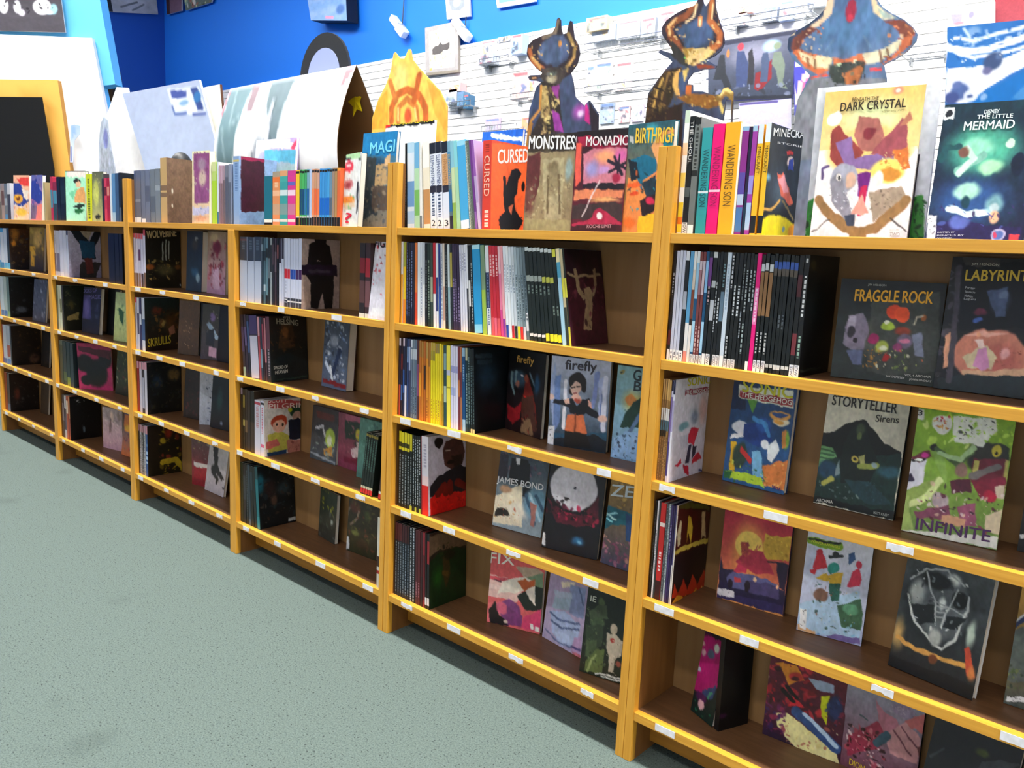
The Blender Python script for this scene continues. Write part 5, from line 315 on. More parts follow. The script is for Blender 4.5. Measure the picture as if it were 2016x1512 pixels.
[5,2,0.02,[[-0.979,0.0078,0.017,0.255,"1c2440",[["b",0.0,0.1,"d8d0e0"],["b",0.6,1.0,"c04838"]]],[-0.969,0.0077,0.019,0.255,"201c30",[["b",0.2,0.4,"702830"],["b",0.6,0.8,"3060a0"]]],[-0.959,0.0077,0.021,0.255,"142848",[["b",0.0,0.1,"d0c0d0"],["b",0.4,0.7,"2858a0"]]],[-0.95,0.009,0.022,0.255,"1c2440",[["b",0.6,1.0,"d8d8e8"]]],[-0.939,0.0069,0.024,0.255,"344878",[["b",0.1,0.3,"88a8d8"],["b",0.6,0.9,"304880"]]],[-0.93,0.0076,0.026,0.255,"3c4060",[["b",0.1,0.4,"a0b0d0"]]],[-0.92,0.0082,0.027,0.255,"68788c",[["b",0.0,0.1,"c8d0dc"],["b",0.12,0.25,"c0c8d0"],["d",0.6,0.95,"303c50"]]],[-0.909,0.0082,0.029,0.255,"708090",[["b",0.12,0.25,"c0c8d0"],["d",0.6,0.95,"303c50"]]],[-0.899,0.0081,0.031,0.255,"607084",[["b",0.12,0.25,"c0c8d0"],["d",0.6,0.95,"303c50"]]],[-0.889,0.0074,0.032,0.255,"502830",[["b",0.3,0.7,"88486c"]]],[-0.879,0.0087,0.034,0.255,"c06c20",[["b",0.0,0.2,"a87030"],["b",0.4,0.7,"e89828"]]],[-0.868,0.0093,0.035,0.255,"d07c24",[["b",0.0,0.2,"b08038"],["b",0.4,0.7,"d87818"]]],[-0.856,0.0079,0.037,0.255,"b86420",[["b",0.3,0.6,"3c2418"]]],[-0.845,0.0085,0.039,0.255,"e09028",[["b",0.0,0.2,"b89048"],["d",0.7,0.95,"984818"]]],[-0.834,0.0078,0.04,0.255,"d88820",[["b",0.0,0.3,"a06828"]]],[-0.824,0.0084,0.042,0.255,"f0dc20",[["b",0.0,0.1,"c0a050"],["b",0.1,0.22,"a89838"],["d",0.7,0.95,"c09020"]]],[-0.813,0.0084,0.044,0.255,"ecd81c",[["b",0.0,0.1,"c0a050"],["b",0.1,0.22,"988838"],["d",0.7,0.95,"c09020"]]],[-0.802,0.0083,0.045,0.255,"f0dc20",[["b",0.0,0.12,"a08048"],["d",0.7,0.95,"b88820"]]],[-0.792,0.0083,0.047,0.255,"e8d01c",[["b",0.0,0.12,"908048"],["d",0.7,0.95,"b88820"]]],[-0.781,0.007,0.049,0.255,"f0d828",[["b",0.7,1.0,"d8a030"]]],[-0.772,0.0063,0.05,0.255,"d8b828",[["b",0.6,1.0,"b08820"]]],[-0.763,0.0112,0.052,0.255,"2c4c50",[["b",0.1,0.3,"80a0a0"],["b",0.5,0.7,"a8b8a0"]]],[-0.75,0.0153,0.053,0.255,"f0e04c",[["b",0.3,0.36,"c8c8e0"],["b",0.5,0.52,"b0a020"]]],[-0.732,0.0098,0.055,0.255,"d8d4ec",[["b",0.24,0.32,"a0a0d0"],["b",0.5,0.6,"a8b0d8"]]],[-0.72,0.0091,0.057,0.255,"dcd8ec",[["b",0.24,0.32,"a0a0d0"],["b",0.5,0.6,"a8b0d8"]]],[-0.709,0.0085,0.058,0.255,"e0dcf0",[["b",0.24,0.32,"a0a0d0"]]],[-0.699,0.0073,0.06,0.255,"783038",[["b",0.4,0.6,"c07040"]]],[-0.69,0.0072,0.062,0.255,"a86848",[["b",0.3,0.6,"703038"]]],[-0.681,0.0124,0.063,0.255,"144878",[["b",0.0,0.1,"90b0c8"],["d",0.2,0.4,"90b0d0"],["b",0.86,1.0,"a0c0d8"]]],[-0.666,0.0083,0.065,0.255,"1c343c",[["b",0.0,0.15,"b0b090"],["d",0.3,0.9,"88a0a0"]]],[-0.656,0.0082,0.067,0.255,"14282c",[["d",0.1,0.9,"708888"]]],[-0.646,0.0076,0.068,0.255,"101c20",[["d",0.2,0.9,"586c70"],["b",0.95,1.0,"d8c890"]]],[-0.637,0.0076,0.07,0.255,"0e181c",[["d",0.2,0.9,"586c70"],["b",0.95,1.0,"d8c890"]]]],["dark navy book facing right at the end of the yellow spine row",[["g","10181f","0a0e12"],["e",0.325,0.317,0.389,0.323,"1c3040",0.8],["e",0.461,0.684,0.216,0.263,"0c1014",0.7],["l","2c3c48",0.041,0.085,0.089,0.436,0.095],["l","283844",0.041,0.118,0.162,0.435,0.168]],73,1]],
[5,3,0.02,[[-0.968,0.012,0.017,0.255,"0e1416",[["b",0.0,0.24,"d8c820"],["b",0.14,0.2,"403c10"],["d",0.3,0.95,"8c9498"]]],[-0.954,0.0113,0.021,0.255,"0e1416",[["b",0.0,0.24,"e0d028"],["b",0.14,0.2,"403c10"],["d",0.3,0.95,"8c9498"]]],[-0.94,0.0119,0.024,0.255,"101618",[["b",0.0,0.24,"d8c820"],["b",0.14,0.2,"403c10"],["d",0.3,0.95,"8c9498"]]],[-0.926,0.0118,0.028,0.255,"0e1416",[["b",0.0,0.24,"e0d028"],["b",0.14,0.2,"403c10"],["d",0.3,0.95,"8c9498"]]],[-0.912,0.011,0.031,0.255,"0e1416",[["b",0.0,0.22,"d0c020"],["d",0.3,0.95,"8c9498"],["b",0.94,1.0,"b0b840"]]],[-0.898,0.009,0.035,0.255,"0e1214",[["d",0.05,0.9,"a8b0b4"]]],[-0.887,0.0082,0.038,0.255,"101416",[["d",0.05,0.9,"a0a8ac"],["b",0.94,1.0,"a8b040"]]],[-0.876,0.0082,0.042,0.255,"0c1012",[["d",0.05,0.9,"b0b4b8"]]],[-0.866,0.0075,0.045,0.255,"101416",[["d",0.05,0.5,"c8ccd0"],["d",0.6,0.9,"808488"],["b",0.94,1.0,"a8c040"]]],[-0.856,0.0042,0.049,0.255,"701c24",[]],[-0.85,0.03,0.052,0.258,"d8d0d8",[["b",0.62,1.0,"d81c18"],["d",0.1,0.4,"a8a0b0"],["b",0.5,0.62,"e8c8c8"]]]],["white book with bald bearded man and red lower band, facing right beside black spines",[["g","c0b8c4","b8aebc"],["e",0.275,0.093,0.12,0.072,"181014",0.1],["p","4c2c28",0.389,0.208,0.461,0.093,0.68,0.078,0.903,0.116,0.979,0.265,0.903,0.418,0.605,0.475,0.424,0.385],["p","281814",0.606,0.299,0.903,0.294,0.903,0.436,0.679,0.448],["e",0.587,0.368,0.11,0.028,"100808",0.3],["p","181820",0.049,0.638,0.244,0.522,0.569,0.471,0.828,0.428,1.21,0.56,1.25,0.874,0.048,0.759],["p","c81814",0.047,0.776,0.313,0.74,1.25,0.819,1.232,1.092,0.045,1.019],["s",["e02018","981010"],30,0.041,0.064,0.834,1.212,1.012],["l","681410",0.068,0.242,0.749,0.422,0.657,0.458,0.758],["l","681410",0.069,0.568,0.648,0.586,0.756],["l","601410",0.072,0.753,0.652,1.056,0.76],["l","c8b0a0",0.012,0.461,0.215,0.57,0.217]],73,1]],
[5,4,0.02,[[-0.976,0.0106,0.017,0.255,"14202c",[["b",0.0,0.24,"4c1c24"],["d",0.26,0.95,"788490"]]],[-0.964,0.0106,0.019,0.255,"182430",[["b",0.0,0.24,"4c1c24"],["d",0.26,0.95,"788490"]]],[-0.952,0.0105,0.02,0.255,"14202c",[["b",0.0,0.24,"501c24"],["d",0.26,0.95,"788490"]]],[-0.939,0.0104,0.021,0.255,"182430",[["b",0.0,0.24,"401820"],["d",0.26,0.95,"788490"]]],[-0.927,0.0104,0.023,0.255,"14202c",[["b",0.0,0.24,"401820"],["d",0.26,0.95,"8490a0"]]],[-0.915,0.011,0.024,0.255,"141c28",[["b",0.0,0.24,"381418"],["d",0.26,0.95,"788490"]]],[-0.901,0.0116,0.026,0.255,"1c2028",[["d",0.0,1.0,"c8ccd4"]]],[-0.888,0.0123,0.027,0.255,"20242c",[["d",0.0,1.0,"b8bcc4"]]],[-0.872,0.0108,0.028,0.255,"4c1c24",[["d",0.7,0.9,"a06870"]]],[-0.86,0.0107,0.03,0.255,"581c24",[["d",0.7,0.9,"a06870"]]],[-0.847,0.01,0.031,0.255,"44181e",[["b",0.6,1.0,"30181c"]]],[-0.835,0.0092,0.032,0.255,"8c2430",[["b",0.3,0.9,"601820"]]],[-0.824,0.0078,0.034,0.255,"201418",[["b",0.85,0.95,"e0d8d8"]]],[-0.814,0.0098,0.035,0.255,"14181a",[["b",0.85,0.95,"e0d8d8"],["b",0.1,0.4,"982830"]]]],["dark green comic with a leafy figure on a hill, facing right on the bottom shelf",[["g","3c2820","0c1a10"],["p","6c5440",-0.015,0.037,0.448,0.033,0.994,0.096,1.04,0.296,0.264,0.248,0.006,0.299],["p","142c14",0.026,0.376,0.265,0.286,0.684,0.278,1.082,0.361,1.203,1.052,0.034,0.997],["e",0.233,0.6,0.225,0.208,"1c4c18",0.9],["s",["1a1a0c","2c3010","100e08"],50,0.035,0.227,0.203,0.685,0.393],["p","382c14",0.36,0.358,0.512,0.345,0.575,0.623,0.463,0.794,0.384,0.627],["e",0.531,0.348,0.177,0.076,"1c1c0c",0.4],["p","503c18",0.344,0.544,0.536,0.578,0.499,0.648,0.345,0.601]],72,1]],
[4,0,0.03,[[-2.025,0.0434,0.0,0.265,"8ca8d0",[["b",0.05,0.08,"c8b870"],["d",0.1,0.5,"6080b0"]]]],["pale blue book with a dark red panel on its side, left end of its ledge",[["g","8ca8d0","7894c0"],["p","901c48",0.05,-0.172,0.67,-0.161,0.669,0.065,0.047,0.089],["p","3c1428",0.048,0.048,0.669,0.045,0.667,0.771,0.039,0.819],["t","T",0.066,-0.003,0.174,-0.005,0.08,"e8e0e8"]],73,1]],
[4,0,0.03,[[-1.8,0.0538,0.0,0.185,"1c6c80",[["b",0.88,0.94,"e0e8e8"],["b",0.94,1.0,"101418"]]],[-1.742,0.0469,0.0,0.2,"e0905c",[["b",0.0,0.1,"a89880"],["b",0.1,0.2,"e87838"],["d",0.2,0.3,"f0c8a0"],["b",0.35,0.45,"f0b890"],["b",0.6,0.8,"c8a080"],["b",0.88,0.93,"d8d8d8"]]],[-1.693,0.0496,0.0,0.2,"3c9c9c",[["b",0.0,0.1,"e0a070"],["b",0.1,0.2,"48a8a0"],["b",0.35,0.45,"d0e0e0"],["b",0.6,0.8,"7c9c98"],["b",0.88,0.93,"d8d8d8"]]],[-1.641,0.0485,0.0,0.2,"d83c8c",[["b",0.0,0.1,"d03c90"],["b",0.2,0.27,"6068b8"],["b",0.35,0.45,"f0d0e0"],["b",0.6,0.8,"c87898"],["b",0.88,0.93,"d8d8d8"]]],[-1.589,0.021,0.0,0.2,"f0c02c",[["b",0.02,0.06,"202020"],["b",0.84,1.0,"101418"],["b",0.83,0.85,"e8e8e8"]]],[-1.565,0.0128,0.0,0.2,"4ca858",[["b",0.02,0.06,"202020"],["b",0.34,0.8,"14486c"],["b",0.84,1.0,"101418"],["b",0.83,0.85,"e8e8e8"]]],[-1.55,0.0127,0.0,0.2,"4cb060",[["b",0.02,0.06,"202020"],["b",0.34,0.8,"144870"],["b",0.84,1.0,"101418"],["b",0.83,0.85,"e8e8e8"]]],[-1.535,0.0127,0.0,0.2,"44a468",[["b",0.02,0.06,"202020"],["b",0.34,0.8,"2c70a8"],["b",0.84,1.0,"101418"],["b",0.83,0.85,"e8e8e8"]]],[-1.52,0.0134,0.0,0.2,"78a8b8",[["b",0.02,0.06,"202020"],["b",0.34,0.8,"2060a0"],["b",0.84,1.0,"101418"],["b",0.83,0.85,"e8e8e8"]]],[-1.504,0.0133,0.0,0.2,"b8c8e8",[["b",0.84,1.0,"101418"],["b",0.83,0.85,"e8e8e8"]]],[-1.489,0.0132,0.0,0.2,"d8a080",[["b",0.02,0.06,"202020"],["b",0.34,0.8,"f08858"],["b",0.84,1.0,"101418"]]],[-1.474,0.0132,0.0,0.2,"c89878",[["b",0.02,0.06,"202020"],["b",0.34,0.8,"e86838"],["b",0.84,1.0,"101418"]]],[-1.458,0.0131,0.0,0.2,"d0a088",[["b",0.02,0.06,"202020"],["b",0.34,0.8,"f07848"],["b",0.84,1.0,"101418"]]],[-1.442,0.0121,0.0,0.2,"3c94d8",[["b",0.02,0.06,"202020"],["b",0.5,0.8,"1868c8"],["b",0.84,1.0,"101418"]]],[-1.428,0.0129,0.0,0.2,"4498d8",[["b",0.02,0.06,"202020"],["b",0.5,0.8,"1868c8"],["b",0.84,1.0,"101418"]]],[-1.413,0.0128,0.0,0.2,"3c90d0",[["b",0.02,0.06,"202020"],["b",0.5,0.8,"1868c8"],["b",0.84,1.0,"101418"]]],[-1.398,0.0127,0.0,0.2,"48a0dc",[["b",0.02,0.06,"202020"],["b",0.5,0.8,"1868c8"],["b",0.84,1.0,"101418"]]],[-1.384,0.0126,0.0,0.2,"6c90a8",[["b",0.02,0.06,"202020"],["b",0.5,0.8,"586878"],["b",0.84,1.0,"101418"]]],[-1.369,0.0125,0.0,0.2,"a08878",[["b",0.02,0.06,"202020"],["b",0.84,1.0,"101418"]]],[-1.354,0.0124,0.0,0.2,"b08c5c",[["b",0.02,0.06,"202020"],["b",0.84,1.0,"101418"]]],[-1.34,0.0171,0.0,0.2,"e06838",[["b",0.0,0.05,"f0a030"],["b",0.84,1.0,"101418"]]]],None],
[4,1,0.02,[[-1.961,0.0501,0.0,0.255,"b8c0d4",[["b",0.0,0.36,"2c3848"],["d",0.05,0.2,"506070"],["b",0.03,0.06,"604048"]]],[-1.906,0.047,0.0,0.255,"b8c0d4",[["b",0.0,0.36,"2c3848"],["d",0.05,0.2,"506070"]]],[-1.855,0.046,0.0,0.255,"b4bcd0",[["b",0.0,0.36,"303c4c"],["d",0.05,0.2,"506070"]]],[-1.805,0.0135,0.0,0.255,"2c3c48",[["b",0.1,0.2,"788c98"],["b",0.86,1.0,"181c20"]]],[-1.789,0.0134,0.0,0.255,"44606c",[["b",0.2,0.34,"1c2830"],["b",0.7,0.8,"a8b8c0"]]],[-1.773,0.0133,0.0,0.255,"5c7c88",[["b",0.16,0.3,"1c2428"],["b",0.86,1.0,"101418"]]],[-1.757,0.0113,0.0,0.255,"1c2428",[["b",0.3,0.6,"606c74"]]],[-1.743,0.0122,0.0,0.255,"8c9498",[["b",0.1,0.5,"24282c"]]],[-1.729,0.014,0.0,0.255,"1c1c24",[["b",0.1,0.4,"483840"]]],[-1.713,0.013,0.0,0.255,"382c34",[["b",0.2,0.5,"605058"]]],[-1.697,0.011,0.0,0.255,"141820",[["b",0.1,0.3,"784848"]]],[-1.682,0.0147,0.0,0.255,"c8ccdc",[["b",0.0,0.36,"302838"]]],[-1.665,0.0137,0.0,0.255,"c0c4d8",[["b",0.0,0.3,"2c2838"]]],[-1.646,0.0182,0.0,0.255,"c8cce0",[["b",0.44,0.58,"c82430"],["d",0.6,0.8,"a8aec4"],["b",0.86,1.0,"303440"],["b",0.88,0.89,"e0e0e0"],["b",0.92,0.93,"e0e0e0"]]],[-1.626,0.0162,0.0,0.255,"c8cce0",[["b",0.44,0.58,"c82838"],["b",0.86,1.0,"303440"],["b",0.9,0.92,"e0e0e0"]]],[-1.607,0.0161,0.0,0.255,"c8cce0",[["b",0.44,0.58,"2048a0"],["b",0.86,1.0,"303440"],["b",0.9,0.92,"e0e0e0"]]],[-1.589,0.0159,0.0,0.255,"ccd0e4",[["b",0.44,0.58,"2850a8"],["b",0.86,1.0,"303440"],["b",0.9,0.92,"e0e0e0"]]],[-1.571,0.0158,0.0,0.255,"c8cce0",[["b",0.44,0.58,"401c54"],["b",0.86,1.0,"303440"],["b",0.9,0.92,"e0e0e0"]]],[-1.553,0.0174,0.0,0.255,"c8cce0",[["b",0.44,0.58,"401c54"],["b",0.86,1.0,"303440"],["b",0.9,0.92,"e0e0e0"]]]],["beige book with a black standing figure and purple band, facing right, second shelf down",[["g","b8a49c","a8948c"],["p","18141a",0.294,-0.101,0.657,-0.113,0.623,0.048,0.735,0.105,0.856,0.529,0.784,0.652,0.633,0.572,0.591,0.329,0.408,0.292,0.265,0.374,0.269,0.654,0.124,0.515,0.19,0.079,0.332,0.036],["p","14141a",0.228,0.315,0.739,0.307,0.86,0.693,0.81,1.002,0.604,1.0,0.544,0.775,0.419,0.998,0.237,0.975],["p","241830",-0.001,0.368,0.928,0.365,0.932,0.519,-0.0,0.506],["l","403848",0.033,0.212,0.458,0.724,0.459]],74,1]],
[4,1,0.02,[[-1.195,0.0276,0.0,0.25,"241c20",[["b",0.2,0.4,"801c24"],["b",0.5,0.8,"583838"],["b",0.94,1.0,"c8d0d0"]]],[-1.165,0.0249,0.0,0.25,"382428",[["b",0.2,0.45,"a02430"],["b",0.5,0.85,"70484c"],["b",0.94,1.0,"c8d0d0"]]]],None],
[4,2,0.02,[[-1.937,0.0186,0.105,0.25,"201c2c",[["b",0.2,0.6,"40345c"],["b",0.85,1.0,"98a890"]]],[-1.914,0.0153,0.1,0.25,"2c2438",[["b",0.2,0.5,"584c78"]]],[-1.895,0.0152,0.096,0.25,"1c2030",[["b",0.1,0.6,"38507c"]]],[-1.877,0.056,0.092,0.25,"302838",[["b",0.0,0.3,"403460"],["b",0.32,1.0,"c0bccc"]]],[-1.817,0.0127,0.087,0.25,"a84850",[["b",0.0,0.3,"c89098"]]],[-1.802,0.0117,0.083,0.25,"283848",[["b",0.5,0.8,"708898"]]],[-1.788,0.0116,0.079,0.25,"301820",[["b",0.1,0.5,"984050"]]],[-1.773,0.0115,0.074,0.25,"402830",[["b",0.0,0.7,"b07078"]]],[-1.759,0.0242,0.07,0.255,"1c1820",[["b",0.0,0.5,"5c3440"],["d",0.5,0.9,"908088"]]]],["dark book with a warrior and pale title, facing right, third shelf down",[["g","201814","121a1a"],["p","3c2818",0.317,0.123,0.616,0.129,0.67,0.476,0.219,0.503],["e",0.42,0.253,0.112,0.107,"6c4424",0.5],["s",["4c3018","241610","6c4820"],40,0.044,0.048,0.168,0.83,0.532],["p","161e20",0.062,0.668,0.513,0.557,1.039,0.754,1.025,0.997,0.04,0.997],["t","VAN",0.36,0.034,0.545,0.05,0.072,"a09884"],["t","HELSING",0.189,0.116,0.766,0.154,0.085,"a09884"],["t","SWORD OF",0.071,0.806,0.441,0.803,0.051,"c0c0b8"],["t","HEAVEN",0.103,0.883,0.437,0.87,0.051,"c0c0b8"],["l","2c4038",0.013,0.152,0.971,0.988,0.951]],72,1]],
[4,3,0.02,[[-1.962,0.0138,0.0,0.255,"141418",[["b",0.0,0.1,"807080"]]],[-1.945,0.0137,0.0,0.255,"1c1c18",[["b",0.1,0.3,"807030"],["b",0.5,0.6,"a09050"]]],[-1.929,0.0168,0.0,0.255,"281c18",[["b",0.5,0.7,"685038"]]],[-1.91,0.0188,0.0,0.255,"302420",[]],[-1.888,0.0271,0.0,0.255,"3c2c20",[["b",0.0,0.5,"1c1814"]]],[-1.857,0.0412,0.0,0.225,"c8c4d0",[["b",0.03,0.08,"b04050"],["d",0.1,0.5,"c08890"]]],[-1.812,0.024,0.0,0.225,"d0ccd8",[["b",0.03,0.07,"282830"],["d",0.12,0.6,"c87080"],["b",0.78,0.84,"d06080"]]]],["white book with a red-haired and a green-haired cartoon youth, facing right, fourth shelf down",[["g","d8d0cc","d0c8c0"],["p","c05050",0.108,-0.051,1.125,0.078,1.107,0.232,0.107,0.124],["t","SCOTT",0.119,0.037,0.616,0.064,0.096,"f0d8d0"],["t","PILGRIM",0.118,0.15,1.126,0.195,0.092,"f0d8d0"],["e",0.407,0.402,0.243,0.132,"a83c24",0.15],["e",0.407,0.479,0.182,0.127,"dca890",0.12],["e",0.35,0.443,0.03,0.03,"181010",0.2],["e",0.503,0.457,0.031,0.031,"181010",0.2],["p","c0b850",0.088,0.599,0.465,0.586,0.696,0.687,0.659,0.942,0.125,0.933],["p","c86860",0.051,0.747,0.351,0.703,0.427,0.813,0.2,0.865,0.051,0.874],["p","284468",0.088,0.929,0.62,0.938,0.62,1.041,0.088,0.992],["e",0.889,0.24,0.22,0.129,"1c4030",0.15],["e",0.89,0.317,0.134,0.088,"c09888",0.15],["e",0.702,0.204,0.062,0.046,"c8c830",0.3],["p","141c30",0.656,0.4,0.929,0.373,1.17,0.499,1.132,0.784,0.697,0.764],["p","b87868",0.619,0.756,1.052,0.802,1.094,1.044,0.659,0.994],["p","1c3c2c",1.049,0.488,1.189,0.474,1.194,0.896,1.052,0.828],["s",["884840","a86058"],12,0.033,0.62,0.805,1.053,0.988]],71,1]],
[4,3,0.01,[[-1.16,0.0111,-0.14,0.225,"141c18",[["b",0.02,0.06,"80702c"],["b",0.9,0.98,"c82828"],["b",0.86,0.9,"c8c0a0"],["d",0.1,0.6,"3c5c50"]]],[-1.147,0.0111,-0.14,0.225,"141c18",[["b",0.02,0.06,"80702c"],["b",0.9,0.98,"c82828"],["b",0.86,0.9,"c8c0a0"],["d",0.1,0.6,"3c5c50"]]],[-1.134,0.011,-0.14,0.225,"141c18",[["b",0.02,0.06,"80702c"],["b",0.9,0.98,"d02828"],["b",0.86,0.9,"c8c0a0"],["d",0.1,0.6,"3c5c50"]]],[-1.121,0.0109,-0.14,0.225,"141c18",[["b",0.02,0.06,"80702c"],["b",0.9,0.98,"c82828"],["b",0.86,0.9,"c8c0a0"],["d",0.1,0.6,"3c5c50"]]],[-1.108,0.0108,-0.14,0.225,"141c18",[["b",0.02,0.06,"80702c"],["b",0.9,0.98,"d02828"],["b",0.86,0.9,"c8c0a0"],["d",0.1,0.6,"3c5c50"]]],[-1.063,0.0113,-0.14,0.225,"301c1c",[["b",0.9,0.98,"c82828"],["b",0.86,0.9,"d0d0c8"]]],[-1.05,0.0098,-0.14,0.225,"241818",[["b",0.9,0.98,"d02828"],["b",0.86,0.9,"d0d0c8"]]]],None],
[4,4,0.02,[[-1.965,0.0197,0.017,0.255,"1c2c24",[]],[-1.942,0.019,0.029,0.255,"142028",[["b",0.2,0.6,"283c48"]]],[-1.919,0.0143,0.041,0.255,"141c20",[["d",0.1,0.9,"384c54"]]],[-1.902,0.0151,0.052,0.255,"30404c",[["b",0.9,1.0,"505c68"]]],[-1.883,0.0194,0.064,0.255,"0e1416",[["b",0.1,0.4,"203038"]]],[-1.86,0.0183,0.076,0.255,"141a1c",[]],[-1.838,0.0199,0.087,0.258,"1c6c74",[["b",0.0,0.2,"184850"],["b",0.8,1.0,"2c8088"]]]],["dark fantasy comic with a teal glow, facing right, bottom shelf",[["g","0c1418","0c1216"],["e",0.055,0.284,0.188,0.223,"1c5c6c",0.7],["e",0.303,0.37,0.256,0.226,"281c1c",0.7],["e",0.692,0.417,0.263,0.153,"2c3c44",0.7],["s",["202c34","3c2c28","1c343c","4c4440"],80,0.052,0.009,0.095,1.05,0.931],["e",0.416,0.575,0.129,0.114,"4c3830",0.6],["p","b0b4b4",0.792,0.91,1.098,0.921,1.094,0.976,0.788,0.968]],70,1]],
[4,4,0.01,[[-1.061,0.0225,0.0,0.255,"c8c4b8",[["b",0.55,0.7,"382018"],["b",0.75,0.8,"981820"]]]],None],
[3,0,0.03,[[-2.922,0.0127,0.0,0.24,"5c6478",[["b",0.0,0.1,"485880"],["b",0.9,1.0,"e0e4e8"],["b",0.55,0.6,"808898"]]],[-2.906,0.0497,0.0,0.24,"60687c",[["b",0.9,1.0,"e0e4e8"],["b",0.55,0.6,"808898"]]],[-2.85,0.0402,0.0,0.24,"6c7488",[["b",0.92,1.0,"e8e8ec"]]],[-2.805,0.041,0.0,0.24,"70788c",[["b",0.3,0.6,"586074"]]],[-2.755,0.0444,0.0,0.24,"747c84",[["b",0.5,0.8,"5c6470"]]],[-2.706,0.045,0.0,0.24,"788088",[["b",0.3,0.4,"98a0a8"]]],[-2.653,0.06,0.0,0.285,"c8a46c",[["b",0.42,0.5,"84684c"],["b",0.53,0.6,"84684c"]]]],["thick beige boxed set with round seals on its narrow face, tallest on its ledge",[["g","806450","70584a"],["n","5c4638",0.4,4],["e",0.152,0.509,0.038,0.064,"d8d0c0",0.6],["e",0.145,0.723,0.03,0.043,"e0d8c8",0.6]],70,0]],
[3,0,0.03,[[-2.195,0.0361,0.0,0.25,"b0d838",[["b",0.0,0.15,"d8e0a0"],["b",0.15,0.3,"c0d878"]]],[-2.154,0.0131,0.0,0.25,"d8e0e4",[["b",0.8,1.0,"487890"]]],[-2.137,0.0119,0.0,0.235,"bc98a8",[["b",0.3,1.0,"88707c"]]],[-2.122,0.013,0.0,0.235,"c0a0b0",[["b",0.3,1.0,"84686c"]]],[-2.106,0.0129,0.0,0.235,"a8909c",[["b",0.25,1.0,"706064"]]],[-2.089,0.0215,0.0,0.235,"787c8c",[["b",0.2,1.0,"585c6c"]]],[-2.064,0.0202,0.0,0.24,"8c94a8",[["b",0.3,1.0,"5c6474"]]]],None],
[3,1,0.02,[[-2.922,0.0177,0.0,0.25,"c0bcd0",[["b",0.0,0.08,"c84850"],["b",0.4,0.7,"b0b0cc"],["b",0.74,1.0,"7c6050"]]],[-2.899,0.022,0.0,0.25,"c8c4d8",[["b",0.0,0.1,"d05058"],["b",0.74,1.0,"604838"]]],[-2.873,0.0218,0.0,0.25,"c0bcd0",[["b",0.0,0.1,"c84850"],["b",0.3,0.5,"502c5c"],["b",0.74,1.0,"886c58"]]],[-2.846,0.0216,0.0,0.25,"c8c4d8",[["b",0.0,0.1,"d05860"],["b",0.74,1.0,"403028"]]],[-2.819,0.02,0.0,0.268,"d0ccdc",[["b",0.0,0.1,"c84850"],["b",0.74,1.0,"705848"]]]],["black comic with pale title and three thin vertical streaks, facing right, second shelf down",[["g","16140f","14140e"],["l","98a098",0.016,0.489,0.194,0.486,0.509],["l","98a098",0.016,0.577,0.167,0.574,0.508],["l","98a098",0.016,0.664,0.189,0.663,0.482],["e",0.56,0.679,0.401,0.147,"48442c",0.7],["s",["5c5430","2c2818","78602c","a08850"],60,0.042,0.086,0.483,1.049,0.851],["e",0.127,0.635,0.156,0.072,"8a4c20",0.6],["e",0.927,0.625,0.123,0.064,"6c4420",0.6],["t","WOLVERINE",0.037,0.153,0.882,0.086,0.132,"c0a878"],["p","a8a8a8",0.959,0.936,1.145,0.943,1.144,0.978,0.958,0.973]],68,1]],
[3,2,0.02,[[-2.922,0.015,0.0,0.25,"b8bcd0",[["b",0.0,0.1,"c84858"]]],[-2.902,0.0192,0.0,0.25,"c0c4d8",[["b",0.3,0.7,"2c406c"]]],[-2.878,0.0191,0.0,0.25,"1c2c58",[["b",0.3,0.5,"c8d0e0"]]],[-2.854,0.0308,0.0,0.252,"c8ccd8",[["b",0.4,0.8,"3c5880"]]]],["brown comic with yellow title low on its cover, facing right, third shelf down",[["g","1c2c2c","20140c"],["e",0.802,0.453,0.371,0.322,"4c3014",0.8],["e",0.515,0.474,0.121,0.107,"8c7440",0.6],["e",0.362,0.233,0.24,0.105,"5c2c20",0.7],["p","8c5c48",0.675,0.585,0.842,0.508,0.878,0.671,0.711,0.72],["s",["503018","2c1c10","704c20","382c20"],70,0.068,0.113,0.183,1.133,0.879],["t","SKRULLS",0.067,0.927,0.728,0.869,0.155,"a89428"]],67,1]],
[3,3,0.02,[[-2.922,0.0211,0.0,0.25,"902430",[["b",0.0,0.14,"c890a0"]]],[-2.895,0.0224,0.0,0.25,"c0bccc",[["b",0.0,0.14,"d090a0"]]],[-2.868,0.0222,0.0,0.25,"1c2030",[["b",0.0,0.14,"c890a0"],["b",0.3,0.9,"a8a8b8"]]],[-2.841,0.025,0.0,0.252,"c8c4d0",[["b",0.0,0.14,"d090a0"]]]],["murky comic with a golden-haired figure, facing right, fourth shelf down",[["g","14181c","101210"],["e",0.792,0.264,0.25,0.164,"685434",0.6],["e",0.296,0.373,0.202,0.162,"1c2c40",0.7],["s",["2c2c20","1c2430","40382c","202c28"],90,0.058,0.051,0.038,1.164,1.022]],66,1]],
